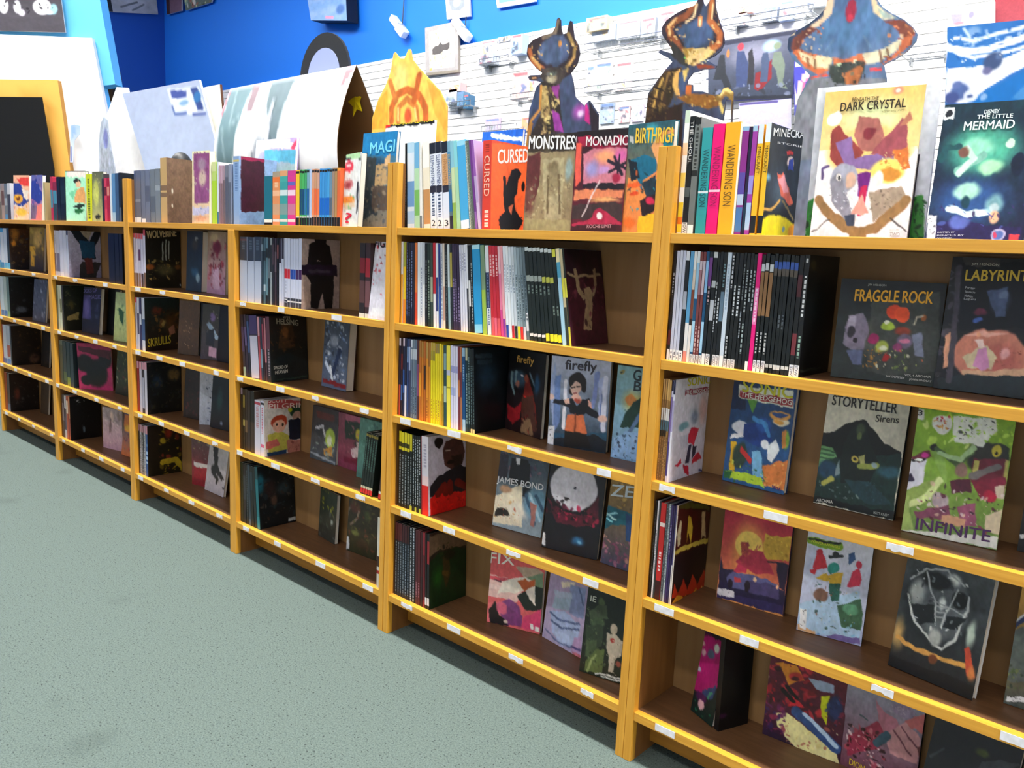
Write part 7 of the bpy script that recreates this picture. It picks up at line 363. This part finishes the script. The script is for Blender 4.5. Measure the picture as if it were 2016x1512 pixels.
["sketch_print","white print with a grey oval drawing, hung high on the blue wall","picture",[-5.601,4.46,3.66],0.0,0.02,[[0.0,0.307],[0.354,0.281],[0.388,0.0],[0.045,0.019]],[["g","f4f4f4","f0f0f0"],["p","9098a0",0.137,0.101,0.743,0.121,0.786,0.63,0.598,0.755,0.291,0.678,0.195,0.477],["e",0.478,0.461,0.175,0.182,"d8dce0",0.5],["l","c0c0c8",0.022,0.123,0.902,0.99,0.973]],"c8c8cc",None,None],
["sketch_print","white-framed print with a pale blue field, hung highest on the blue wall","picture",[-4.886,4.46,3.664],0.0,0.02,[[0.0,0.195],[0.527,0.147],[0.544,0.0],[0.046,0.018]],[["g","70d0f4","74d4f8"],["l","f0f4f4",0.052,0.015,0.062,0.089,0.857,0.999,0.947]],"e8ecec",None,None],
["cloud_poster","grey-blue poster box with a dark lower edge, hung on the deep blue wall","poster",[-7.87,4.3,3.848],0.0,0.16,[[0.0,0.469],[0.779,0.388],[0.816,0.0],[0.104,0.106]],[["g","7098d0","80a8dc"],["n","b8c8e8",0.8,6],["p","e898b8",0.49,0.763,0.682,0.813,0.683,0.88,0.49,0.831],["e",0.843,0.695,0.134,0.16,"5078b8",0.6]],"141c2c",None,None],
["marble_print","pale grey marbled print at the top of the dark blue wall","poster",[-11.9,3.669,4.532],1.571,0.02,[[0.0,0.25],[0.678,0.471],[0.714,0.127],[0.041,0.0]],[["g","c0c0c8","c8c8d0"],["n","808490",0.8,5],["l","70747c",0.018,0.222,0.788,0.555,0.529],["l","787c84",0.018,0.456,0.805,0.698,0.544]],"c8c8cc",None,None],
["mauve_print","mauve-brown print with a dark left edge at the top of the dark blue wall","poster",[-11.761,4.44,4.631],0.0,0.02,[[0.0,0.385],[0.504,0.32],[0.492,0.0],[0.021,0.013]],[["g","6c4c5c","705868"],["p","381c24",0.0,0.0,0.218,0.048,0.259,1.06,0.04,1.018]],"c8c8cc",None,None],
["collage_poster","multicoloured collage poster at the top of the dark blue wall","poster",[-11.222,4.44,4.608],0.0,0.02,[[0.0,0.337],[0.93,0.195],[0.83,0.0],[0.076,0.005]],[["g","707c78","586860"],["s",["c8c8a0","a05c50","303c30","88a890","d8d8d0"],40,0.061,0.031,0.354,0.893,0.996]],"c8c8cc",None,None],
["dark_poster","dark poster corner against the light blue partition at the top","poster",[-11.9,3.509,4.508],1.571,0.02,[[0.0,0.265],[0.186,0.328],[0.201,0.029],[0.047,0.0]],[["g","20242c","282c34"]],"c8c8cc",None,None],
["wall_partition","","",[-6.549,0.084,0.0],0.731,0.12,[[0.307,3.89],[1.215,3.93],[1.317,3.051],[1.419,2.415],[1.304,2.396],[1.408,1.862],[1.431,1.177],[1.404,0.0],[0.0,0.0]],[["g","68c0f0","68c0f0"]],"58b0e4","structure",None],
["trim_1","","",[-6.49,0.07,0.0],0.731,0.04,[[0.234,2.717],[1.246,2.726],[1.302,2.394],[1.367,2.023],[1.42,1.792],[1.392,0.0],[0.0,0.0]],[["g","f4f4f4","f4f4f4"]],"e0e0e0","structure",None],
["skull_poster","black poster with white rounded blotches at the upper left corner","poster",[-6.252,0.283,2.739],0.731,0.012,[[0.022,0.366],[0.695,0.396],[0.734,0.017],[0.0,0.0]],[["g","38343c","58545c"],["e",0.39,0.541,0.057,0.16,"f0f0f4",0.3],["e",0.527,0.549,0.046,0.14,"e8e8f0",0.4],["e",0.57,0.646,0.046,0.08,"d8d0e0",0.5],["e",0.778,0.528,0.103,0.16,"f4f4f8",0.25],["e",0.891,0.558,0.05,0.12,"98d0e0",0.5],["e",0.844,0.622,0.057,0.052,"c0e0f0",0.5],["s",["38343c","201c24"],20,0.015,0.378,0.459,0.903,0.64],["p","4c4850",0.007,0.774,0.979,0.691,0.996,0.955,0.0,1.0]],"c8c8cc",None,None],
["round_sign","black-rimmed round sign with yellow inner ring, half hidden by the blue partition","sign",[-5.827,0.991,2.239],0.731,0.05,[[0.1,0.0],[0.047,0.032],[0.015,0.115],[0.0,0.199],[0.029,0.285],[0.076,0.354],[0.13,0.382],[0.182,0.359],[0.211,0.293],[0.217,0.209],[0.192,0.106],[0.154,0.037]],[["g","e8d848","7c5430"],["l","181c28",0.121,0.462,0.955,0.225,0.828,0.075,0.609,0.134,0.298,0.431,0.07,0.677,0.02,0.875,0.102,0.964,0.32,0.93,0.587,0.753,0.858],["p","6c4424",0.246,0.472,0.815,0.457,0.758,0.769,0.585,0.952,0.383,0.913]],"181c28",None,None],
["oak_frame","light oak window frame with a black pane, set in the white panel at left","window",[-6.33,0.146,1.12],0.731,0.06,[[0.078,1.261],[0.838,1.287],[0.866,1.045],[0.906,0.651],[0.908,0.042],[0.0,0.0]],[["g","eeb458","e8aa4c"],["p","c89440",0.078,0.108,0.831,0.089,0.919,0.496,0.901,0.971,0.853,0.972,0.784,0.098,0.077,0.121],["p","d8a048",0.92,-0.001,0.896,0.082,0.914,0.1]],"c08838",None,None],
["pane","","",[-6.242,0.124,1.131],0.731,0.01,[[0.068,1.113],[0.707,1.138],[0.775,0.629],[0.759,0.035],[0.0,0.0]],[["g","08090a","0c0e0e"]],"080808",None,"oak_frame"],
["sticker_print","small blue and orange sticker strip on the white panel beside the oak frame","sticker",[-5.639,0.745,1.82],0.731,0.004,[[0.015,0.264],[0.043,0.274],[0.085,0.267],[0.083,0.21],[0.039,0.159],[0.024,0.001],[0.0,0.0]],[["g","a0b8e0","e8ecf4"],["p","e87848",0.746,0.041,0.995,0.038,0.869,0.264,0.719,0.266],["l","4858a0",0.079,0.187,0.544,0.065,0.969],["p","90b0e0",0.217,0.064,0.599,0.028,0.455,0.39,0.263,0.333]],"c8c8cc",None,None]]
GOODS=[[-5.012,-4.788,3.185,3.376,"e8e8ec","comic"],[-4.774,-4.618,3.34,3.387,"e0e0f0","card"],[-4.521,-4.377,3.179,3.354,"a8c0e8","box"],[-4.964,-4.755,3.132,3.228,"c0c8d8","box"],[-5.36,-5.196,2.91,2.995,"e8b8b8","box"],[-5.448,-5.243,2.8,2.936,"c8d0e0","box"],[-5.234,-5.146,2.762,2.902,"6c90b0","box"],[-5.144,-5.071,2.731,2.865,"3c7098","box"],[-4.551,-4.341,2.787,3.03,"e0b8b4","comic"],[-4.339,-4.199,2.762,2.965,"ecd4d0","comic"],[-4.901,-4.691,2.497,2.623,"c0b0c8","comic"],[-4.409,-4.253,2.477,2.599,"e8a880","comic"],[-3.63,-3.408,3.263,3.377,"e0c898","box"],[-3.596,-3.337,3.18,3.307,"b8c8e0","pack"],[-3.324,-3.088,3.167,3.311,"c8d0dc","pack"],[-3.079,-2.937,3.153,3.302,"a8b0bc","pack"],[-2.91,-2.744,3.145,3.327,"d8dce4","pack"],[-2.221,-2.114,3.123,3.216,"e0e4e8","pack"],[-2.185,-2.078,3.207,3.251,"e8b0a8","pack"],[-1.992,-1.869,3.119,3.22,"a0a8b4","pack"],[-1.851,-1.744,3.107,3.242,"b0c4e0","pack"],[-1.648,-1.508,3.166,3.214,"c0c4cc","pack"],[-3.568,-3.374,2.762,3.002,"f0e8e8","comic"],[-3.347,-3.16,2.75,2.986,"f4d8d4","comic"],[-3.652,-3.572,2.766,2.992,"e0d8d8","comic"],[-3.482,-3.327,2.48,2.653,"98a8c0","comic"],[-3.283,-3.16,2.476,2.612,"d8b8b8","comic"],[-3.145,-3.02,2.475,2.613,"c8b8d8","comic"],[-2.49,-2.412,2.753,2.816,"f0f0f4","card"],[-2.487,-2.409,2.639,2.757,"e8e8ec","card"],[-2.857,-2.71,2.811,2.892,"e8ecf4","card"]]
RACKS=[[-4.897,-4.518,3.123],[-5.311,-5.004,2.749],[-3.607,-2.772,3.1],[-2.282,-1.562,3.115],[-3.58,-2.798,2.737],[-4.469,-4.125,2.756],[-0.913,-0.63,2.732],[-4.832,-4.374,2.483]]
GKEYS=["A","B","C","D","E","F","G","H","I","J","K","L","M","N","O","P","Q","R","S","T","U","V","W","X","Y","Z","a","b","c","d","e"]
# ================= setting =================
fl,nt,cr,b,tc=noise_mat('carpet','45544f','626f6b',230,.95,detail=3,bump=.5,lo=.3,hi=.7)
L=nt.links.new
nz2=nt.nodes.new('ShaderNodeTexNoise'); nz2.inputs['Scale'].default_value=160; nz2.inputs['Detail'].default_value=1; L(tc.outputs['Object'],nz2.inputs['Vector'])
c2=nt.nodes.new('ShaderNodeValToRGB'); c2.color_ramp.elements[0].position=.27; c2.color_ramp.elements[0].color=(1,1,1,1); c2.color_ramp.elements[1].position=.37; c2.color_ramp.elements[1].color=(0,0,0,1); L(nz2.outputs['Fac'],c2.inputs[0])
mx=nt.nodes.new('ShaderNodeMix'); mx.data_type='RGBA'; L(c2.outputs[0],mx.inputs['Factor']); L(cr.outputs[0],mx.inputs['A']); mx.inputs['B'].default_value=hx('1f2826')
# worn dirt stains with a shape of their own
nz3=nt.nodes.new('ShaderNodeTexNoise'); nz3.inputs['Scale'].default_value=2.6; nz3.inputs['Detail'].default_value=6; L(tc.outputs['Object'],nz3.inputs['Vector'])
c3=nt.nodes.new('ShaderNodeValToRGB'); c3.color_ramp.elements[0].position=.62; c3.color_ramp.elements[0].color=(0,0,0,1); c3.color_ramp.elements[1].position=.76; c3.color_ramp.elements[1].color=(.45,.45,.45,1); L(nz3.outputs['Fac'],c3.inputs[0])
mx2=nt.nodes.new('ShaderNodeMix'); mx2.data_type='RGBA'; L(c3.outputs[0],mx2.inputs['Factor']); L(mx.outputs['Result'],mx2.inputs['A']); mx2.inputs['B'].default_value=hx('323d39'); L(mx2.outputs['Result'],b.inputs['Base Color'])
tag(MB().box(-14.2,4.2,-6.2,4.9,-.1,0).build('floor',fl),kind='structure')
tag(MB().box(-14.2,4.2,-6.2,4.9,CEIL,CEIL+.1).build('ceiling',WALLW),kind='structure')
tag(MB().box(-14.2,4.2,4.5,4.7,3.385,CEIL).build('wall_back',BLUE),kind='structure')
tag(MB().box(-12.2,-11.95,-6.2,4.5,0,CEIL).build('wall_left',DEEP),kind='structure')
tag(MB().box(4,4.2,-6.2,4.5,0,CEIL).build('wall_right',WALLW),kind='structure')
tag(MB().box(-14.2,4.2,-6.2,-6,0,CEIL).build('wall_front',WALLW),kind='structure')
sl=MB(); z=0.
while z<3.38:
    sl.box(-11.95,4,4.435,4.46,z,min(z+.068,3.385)); z+=.0762
sl.box(-11.95,4,4.46,4.7,0,3.385)
tag(sl.build('wall_slatted',WHITE),kind='structure')
# ================= bookcases =================
LEV=[1.36,1.06,.7585,.452,.14]; TH=.022
def shelf_labels(x0,x1,z,lv,seed,par,fr):
    rng=random.Random(seed)
    for f in fr:
        xx=x0+(x1-x0)*(f+rng.uniform(-.03,.03)); wd=rng.uniform(.042,.06); n=8; zt=z-.001; zb=z-.019
        xx=min(max(xx,x0+.004),x1-wd-.004)
        torn=rng.random()<.4
        top=[(xx+wd*i/n,zt-(rng.uniform(0,.002) if torn else 0)) for i in range(n+1)]; bot=[(xx+wd*i/n,zb+(rng.uniform(0,.006) if torn else rng.uniform(0,.001))) for i in range(n+1)]
        v=[(x,-.0012,q) for x,q in top]+[(x,-.0012,q) for x,q in bot]+[(x,-.0002,q) for x,q in top]+[(x,-.0002,q) for x,q in bot]; k=n+1
        f_=[(k+i,k+i+1,i+1,i) for i in range(n)]+[(2*k+i,2*k+i+1,i+1,i) for i in range(n)]+[(k+i,k+i+1,3*k+i+1,3*k+i) for i in range(n)]
        mesh_ob('shelf_label',v,f_,LABEL,None,par)
def bookcase(xa,xb,label,div=None,low_right=False):
    root=empty('bookcase',(0,0,0)); tag(root,label,'bookcase','oak bookcases joined in a row')
    sw=.0235; D=.42; HT=1.56
    for x0,x1 in ((xa,xa+sw),(xb-sw,xb)):
        b=MB(); b.box(x0,x1,.02,D,0,1.338); b.box(x0,x1,.02,.205,1.338,HT-.0015)
        sp=b.build('side_panel',SIDE,root); MB().box(x0,x1,-.002,.02,0,HT).build('edge_strip',OAK,sp,.0015)
    bays=[(xa+sw,xb-sw)] if div is None else [(xa+sw,div-.0235),(div+.0235,xb-sw)]
    if div is not None:
        sp=MB().box(div-.0235,div+.0235,.02,D,0,LEV[0]-TH).build('divider',SIDE,root); MB().box(div-.0235,div+.0235,-.002,.02,0,LEV[0]-TH).build('edge_strip',OAK,sp,.0015)
    tb=[(xa+sw,xb-sw)]
    for li,z in enumerate(LEV):
        for bi,(x0,x1) in enumerate(tb if li==0 else bays):
            s_=MB().box(x0,x1,.02,D if li==0 else .192,z-TH,z).build('shelf',LAM,root); MB().box(x0,x1,0,.02,z-TH-.001,z+.0005).build('edge_strip',OAKX,s_,.0012)
            far=x1<-1.0
            fr={0:(),1:(.05,.35,.7) if far else (),2:(.04,.3,.56,.85),3:(.03,.28,.58,.86),4:(.05,.32,.6,.88)}[li]
            shelf_labels(x0,x1,z,li,int(abs(x0)*1000)+li,s_,fr)
    for x0,x1 in bays:
        MB().box(x0,x1,.192,.208,.02,LEV[0]-TH).build('back_panel',BACK,root)
        MB().box(x0,x1,.09,.105,.022,LEV[4]-TH).build('kick_board',KICK,root)
    return root
bookcase(-4.9155,-2.951,'oak double bookcase at the left end of the row',-3.951)
bookcase(-2.949,-1.0115,'oak double bookcase in the middle of the row',-1.9925)
bookcase(-1.0085,-.0225,'oak single bookcase between the two tall seam uprights')
bookcase(-.0215,.98,'oak bookcase nearest the viewer at the right end')
# ================= books =================
strs=set()
for b_ in BOOKS: strs|={o[1] for o in b_[6] if o[0]=='t'}
for r_ in ROWS:
    for k in r_[3]: strs|={s_[1] for s_ in k[5] if s_[0]=='t'}
    if r_[4]: strs|={o[1] for o in r_[4][1] if o[0]=='t'}
for c_ in CUTS: strs|={o[1] for o in c_[7] if o[0]=='t'}
make_text(sorted(strs))
BAYN={6:'rightmost bay',5:'second bay from right',4:'third bay from right',3:'third bay from left',2:'second bay from left',1:'leftmost bay'}
SHN=['top ledge','second shelf down','third shelf down','fourth shelf down','bottom shelf']
ORD='zeroth first second third fourth fifth sixth seventh eighth ninth tenth eleventh twelfth thirteenth fourteenth fifteenth sixteenth seventeenth eighteenth nineteenth twentieth'.split()
def ordn(n):
    if n<=20: return ORD[n]
    t_={2:'twenty',3:'thirty',4:'forty',5:'fifty'}[n//10]
    return {2:'twentieth',3:'thirtieth',4:'fortieth',5:'fiftieth'}[n//10] if n%10==0 else t_+'-'+ORD[n%10]
def cname(h):
    r,g,b=srgb(h); mx_,mn=max(r,g,b),min(r,g,b); d=mx_-mn; 
    if d<.13*max(mx_,.35) or (mx_<.16): return 'black' if mx_<.2 else 'charcoal' if mx_<.33 else 'grey' if mx_<.66 else 'white'
    hue=(60*((g-b)/d%6) if mx_==r else 60*((b-r)/d+2) if mx_==g else 60*((r-g)/d+4)); pre='dark ' if mx_<.4 else 'pale ' if d<.3 and mx_>.7 else ''
    for lim,nm in ((14,'red'),(40,'orange' if mx_>.6 else 'brown'),(70,'yellow' if mx_>.5 else 'olive'),(160,'green'),(200,'teal'),(255,'blue'),(295,'purple'),(340,'pink' if mx_>.5 else 'plum'),(361,'red')):
        if hue<lim: return pre+nm
seed=11; cnt={}
for bay,lev,ys,bk,end in ROWS:
    n=len(bk)
    for i,(x,t,a,h,col,segs) in enumerate(bk):
        seed+=1; key=(bay,lev); cnt[key]=cnt.get(key,0)+1; last=end and i==n-1
        lab=end[0] if last else '%s book spine, %s from left, %s, %s'%(cname(col),ordn(cnt[key]),SHN[lev],BAYN[bay])
        wd=.168
        if lev==0 and bay<5: wd=.13
        px_=x if a>0 else x+t
        segs=[s_ for s_ in segs]
        cov=col
        book('comic_book' if t<.02 else 'book',(px_,ys,LEV[lev]),math.pi/2,a,.168 if last else wd-random.Random(seed).uniform(0,.004),h-random.Random(seed+5).uniform(0,.003)*(not last),t,lab,'book' if t>=.02 else 'comic book','spine-out books on the %s of the %s'%(SHN[lev],BAYN[bay]) if not last else None,cov,segs,col,end[1] if last else None,end[2]*1.6 if last else 0,seed,end[3] if last else 1)
for cid,bay,lev,(x,y,yaw,lean,w,h,t),label,spine,art,pxw in BOOKS:
    seed+=1; g0=[o for o in art if o[0]=='g'][0]
    book('comic_book',(x,y,LEV[lev]),yaw,lean,w,h,t,label,'comic book',None,spine or g0[1],[],spine or g0[1],art,max(pxw,24),seed)
# ================= cut-outs, boards, posters =================
parents={}
for name,label,cat,loc,yaw,th,outl,art,edge,kind,par in CUTS:
    seed+=1; xs=[p[0] for p in outl]; zs=[p[1] for p in outl]; w,h=max(xs),max(zs)
    st=max(w,h)/(150 if cat in('cutout','poster','picture','board') else 16); pts=[Vector(p) for p in outl]; n=len(pts)
    gx=[Vector((st*(i+.5),st*(j+.5))) for i in range(int(w/st)) for j in range(int(h/st))]
    vo,eo,fo,_,_,_=delaunay_2d_cdt(pts+gx,[(i,(i+1)%n) for i in range(n)],[],1,1e-5)
    U=np.array([v.x/w for v in vo]); V=np.array([1-v.y/h for v in vo]); cols=paint(art,U,V,w,h,seed,.003,.24 if cat=='cutout' else .06)
    vs=[(v.x,0,v.y) for v in vo]; cs=[tuple(q) for q in cols]; fs=[]
    for f in fo:
        a,b,c=[vo[i] for i in f[:3]]
        fs.append(tuple(f) if (b-a).cross(c-a)>0 else tuple(f)[::-1])
    ec=hx(edge); k=len(vs); vs+=[(p.x,0,p.y) for p in pts]+[(p.x,th,p.y) for p in pts]; cs+=[ec]*(2*n)
    fs+=[(k+i,k+n+i,k+n+(i+1)%n,k+(i+1)%n) for i in range(n)]; k2=len(vs)
    vs+=[(v.x,th,v.y) for v in vo]; cs+=[ec]*len(vo); fs+=[tuple(k2+i for i in f)[::-1] for f in fs[:len(fo)]]
    o=mesh_ob(name,vs,fs,BOARD,None,None,cs); o.location=loc; o.rotation_euler=(0,0,yaw)
    if par:
        pr=parents[par]; o.parent=pr; o.matrix_parent_inverse=(Matrix.Translation(pr.location)@pr.rotation_euler.to_matrix().to_4x4()).inverted()
    elif kind: tag(o,kind=kind)
    else: tag(o,label,cat)
    parents[name]=o
# lens-shaped cardboard tube lying on the ledge
def lens_tube():
    root=empty('cardboard_tube',(-2.545,.312,1.36)); tag(root,'white and grey printed cardboard tube with an open brown end and yellow star','display')
    Lx=.93; Hh=.62; n=26; m_=72; dep=.085
    art=[['g','d8dce4','e8ecf4'],['p','b8707c',0,0,.02,0,.02,.2,0,.2],['p','68848c',.02,0,.24,0,.21,.1,.17,.7,.12,1,.05,1,.03,.5],['l','90a8b0',.006,.08,.02,.12,.3,.2,.2],['l','8ca4ac',.006,.05,.3,.1,.5,.14,.8],['p','8c7880',.22,0,.3,0,.3,.25,.24,.25],['p','f0f0f4',.2,.3,.26,.22,.3,.2,.33,.95,.16,.98,.17,.7],['p','f4f4f8',.29,0,.36,0,.4,.2,.42,.5,.34,.6,.3,.3],['e',.4,.62,.07,.3,'98a0ac',.4],['e',.39,.66,.03,.22,'c8ccd8',.5],['l','58606c',.005,.34,.5,.37,.95],['l','58606c',.005,.45,.4,.47,.9],['p','687c84',.37,0,.58,0,.56,.12,.55,.5,.5,.75,.46,.3,.4,.18],['l','586870',.006,.47,.15,.5,.9],['p','c8ccd8',.44,.15,.46,.15,.52,.8,.5,.95,.47,.95],['p','283c44',.5,.4,.56,.55,.6,.7,.66,.78,.7,.9,.78,1,.62,1,.54,.8],['p','883838',.52,.8,.6,.78,.66,.84,.74,.98,.52,1],['p','f0f2f6',.6,0,.94,0,.9,.2,.9,.8,.92,1,.76,1,.66,.78,.57,.6,.58,.3],['p','c07880',.93,0,1,0,1,.03,.94,.16]]
    prof=[(dep*(math.cos(math.pi*(i/n))-0) if False else -dep*math.sin(math.pi*i/n),Hh*(1-i/n)) for i in range(n+1)]
    vs=[];cs=[];U=[];V=[]
    for i,(y,z) in enumerate(prof):
        for j in range(m_+1): vs.append((Lx*j/m_,y,z)); U.append(j/m_); V.append(i/n)
    cs=[tuple(q) for q in paint(art,np.array(U),np.array(V),Lx,Hh,5,.004,.08)]
    fs=[(i*(m_+1)+j,(i+1)*(m_+1)+j,(i+1)*(m_+1)+j+1,i*(m_+1)+j+1) for i in range(n) for j in range(m_)]
    mesh_ob('printed_front',vs,fs,BOARD,None,root,cs,True)
    def sheet(name,sg,off,m,x0=0.):
        v=[];f=[]
        for i in range(n+1):
            y=sg*(dep+off)*math.sin(math.pi*i/n); z=Hh*(1-i/n)
            v+=[(x0,y,z),(Lx,y,z)]
        for i in range(n): f.append((2*i,2*i+2,2*i+3,2*i+1))
        return mesh_ob(name,v,f,m,None,root,None,True)
    sheet('front_liner',-1,-.004,CARD); bk=sheet('back_sheet',1.35,0,CARD); sheet('back_print',1.35,.004,WHITE)
    # star sticker on the inside of the back sheet
    v=[];c0=(.86,.094,.49)
    for i in range(10):
        a=math.pi/2+i*math.pi/5+.25; r=.055 if i%2==0 else .026; v.append((Lx-.075+r*math.cos(a)*.95,.058,.5+r*math.sin(a)*1.15))
    v+=[(Lx-.075,.054,.5)]; mesh_ob('star_sticker',v,[(i,(i+1)%10,10) for i in range(10)],YEL,None,bk)
lens_tube()
# ================= goods and racks on the slatwall =================
WORD={'comic':('wall_comic','comic'),'card':('price_card','card'),'box':('boxed_figure','box'),'pack':('blister_pack','package')}
GL={'A':'large pale comic high beside the flame-tipped cutout','B':'small lilac card standing above the short wire rack','C':'pale blue box just left of the dark horned cutout','D':'grey box sitting on the short upper wire rack','E':'pinkish box at the left of the lower rack group','F':'pale box at front of the lower left rack','G':'blue-grey box in the lower left rack','H':'deep blue box at the right of the lower left rack','I':'pinkish comic with a figure left of the dark cutout','J':'blush comic touching the dark horned cutout','K':'mauve comic low behind the spine row','L':'orange-tinted comic low beside the dark cutout','M':'cream pack at the top right of the dark cutout','N':'pale blue pack right of the dark cutout horns','O':'icy grey pack in the middle of the long rack','P':'grey pack in the long rack beside the icy one','Q':'pale tall pack left of the golden horned cutout','R':'white pack left on the upper right rack','S':'pink pack on the upper right rack','T':'grey pack in the middle of the upper right rack','U':'lilac-blue tall pack on the upper right rack','V':'grey pack at the top edge by the large horned cutout','W':'cream comic left in the pair on the long lower rack','X':'rosy comic in the pair on the long lower rack','Y':'narrow grey comic left of the cream comic','Z':'blue-grey comic low right of the violet glow','a':'dusty pink comic low between the two smaller dragons','b':'lavender comic low beside the golden dragon','c':'small white card above the grey group poster edge','d':'white card left of the grey group poster','e':'pale card between the long racks'}
for x0,x1,zb,zt,col,k in GOODS:
    pass
for (x0,x1,zb,zt,col,nm),key in zip(GOODS,GKEYS):
    n_,c_=WORD[nm]; seed+=1; w,h=x1-x0,zt-zb; th={'comic':.01,'card':.005,'box':.09,'pack':.05}[nm]
    r=empty(n_,(x0,4.43-th-.002,zb)); tag(r,GL[key]+', on the slatwall',c_,'small goods on the slatwall')
    nu=14; nv=max(6,int(14*h/w)); us=np.linspace(0,1,nu+1); vs_=np.linspace(0,1,nv+1); UU,VV=np.meshgrid(us,vs_); rng=random.Random(seed)
    pal=[rng.choice(['6878a0','a06870','c8a870','889890','b0b0c0','505868']) for _ in range(3)]
    art=[['g',col,col],['s',pal+[col],14,.16,.1,.2,.9,.95],['p',rng.choice(['d8d8e0','c07078','7088b8']),.08,.04,.92,.04,.92,.16,.08,.16]]
    cols=paint(art,UU.ravel(),VV.ravel(),w,h,seed); cm=CM(); cm.v=[(u*w,0,h*(1-v)) for u,v in zip(UU.ravel(),VV.ravel())]; cm.c=[tuple(q) for q in cols]; kk=nu+1
    cm.f=[(j*kk+i,(j+1)*kk+i,(j+1)*kk+i+1,j*kk+i+1) for j in range(nv) for i in range(nu)]; cm.build('printed_front',BOARD,r)
    MB().box(0,w,.0006,th,0,h).build('body',ink(col),r)
    if nm in('box','pack'): MB().tube([(w/2,th,h-.01),(w/2,th+.01,h-.005)],.003).build('hang_hook',METAL,r)
RL=['short wire rack left of the dark horned cutout','small wire rack low right of the flame cutout','long wire rack between the dark and golden dragons','upper right long wire rack behind the large dragon','lower long wire rack under the cream comic pair','short wire rack under the pinkish comic','wire rack beside the pastel print at right','low wire rack just above the spine row']
for (x0,x1,z),lb in zip(RACKS,RL):
    r=empty('wire_rack',(x0,4.3,z)); tag(r,lb+', on the slatwall','rack','wire racks on the slatwall'); w=x1-x0; fr=MB()
    for zz in (0,.05): fr.tube([(0,0,zz),(w,0,zz)],.004)
    fr.tube([(0,.125,0),(w,.125,0)],.004)
    for xx in (0,w): fr.tube([(xx,.125,0),(xx,0,0),(xx,0,.05)],.004)
    fr.build('frame',METAL,r); rd=MB(); n_=max(4,int(w/.035))
    for i in range(1,n_): rd.tube([(w*i/n_,0,.05),(w*i/n_,0,0),(w*i/n_,.125,0)],.002,4)
    rd.build('rods',METAL,r)
    for xx in (w*.12,w*.88): MB().box(xx-.006,xx+.006,.08,.128,-.05,.004).build('bracket',METAL,r)
# white clip lamps hanging on the blue wall
for (x,z),lb in zip(((-6.27,3.70),(-5.28,3.53)),('white two-part bracket on a wire, left of the framed print','white two-part bracket on a wire, touching the right side of the framed print')):
    r=empty('wall_bracket',(x,4.40,z),(0,.75,0)); tag(r,lb,'bracket','white brackets on the blue wall')
    MB().box(-.15,.0,-.03,.05,-.03,.04).build('upper_block',PLAST,r,.008); MB().box(.0,.15,-.03,.05,-.045,.03).build('lower_block',PLAST,r,.008); MB().box(-.1,.1,.05,.1,-.015,.015).build('wall_plate',PLAST,r)
    o=MB(); o.tube([(0,.06,.0),(-.55,.09,.62)],.006); o.build('cable',DARK,r)
# round black disc behind the tube
r=empty('round_disc',(-1.93,.385,1.62)); n_=40
def disc(name,rad,y0,y1,m,par):
    v=[];f=[]
    for i in range(n_):
        a=2*math.pi*i/n_; v+=[(rad*math.cos(a),y0,rad*math.sin(a)),(rad*math.cos(a),y1,rad*math.sin(a))]
    for i in range(n_): f.append((2*i,2*i+1,(2*i+3)%(2*n_),(2*i+2)%(2*n_)))
    f+= [tuple(2*i for i in range(n_)),tuple(2*i+1 for i in range(n_))[::-1]]
    return mesh_ob(name,v,f,m,None,par)
tag(r,'black round disc rising just above the printed cardboard tube','disc'); disc('rim',.17,0,.012,DARK,r); disc('face',.11,-.002,.0,mat('disc_face','98a4d4',.6),r)
MB().box(-.02,.02,.002,.012,-.62,-.1).build('post',DARK,r); r.location.z=1.985
# small dark dome beside the beige boxed set
v=[];f=[];k=14
for i in range(7):
    for j in range(k): a=2*math.pi*j/k; e_=math.pi/2*i/6.5; v.append((.05*math.cos(a)*math.cos(e_),.05*math.sin(a)*math.cos(e_),.22+.05*math.sin(e_)))
for i in range(6):
    for j in range(k): f.append((i*k+j,i*k+(j+1)%k,(i+1)*k+(j+1)%k,(i+1)*k+j))
for j in range(k): v.append((.03*math.cos(2*math.pi*j/k),.03*math.sin(2*math.pi*j/k),0))
for j in range(k): f.append((7*k+j,7*k+(j+1)%k,(j+1)%k,j))
f.append(tuple(7*k+j for j in range(k))[::-1]); f.append(tuple(6*k+j for j in range(k)))
o=mesh_ob('dome_figure',v,f,DARK,None,None,None,True); o.location=(-2.80,.2,1.36); o.scale=(1,1,1.25); tag(o,'small dark dome-headed object peeping up behind the beige boxed set','figure')
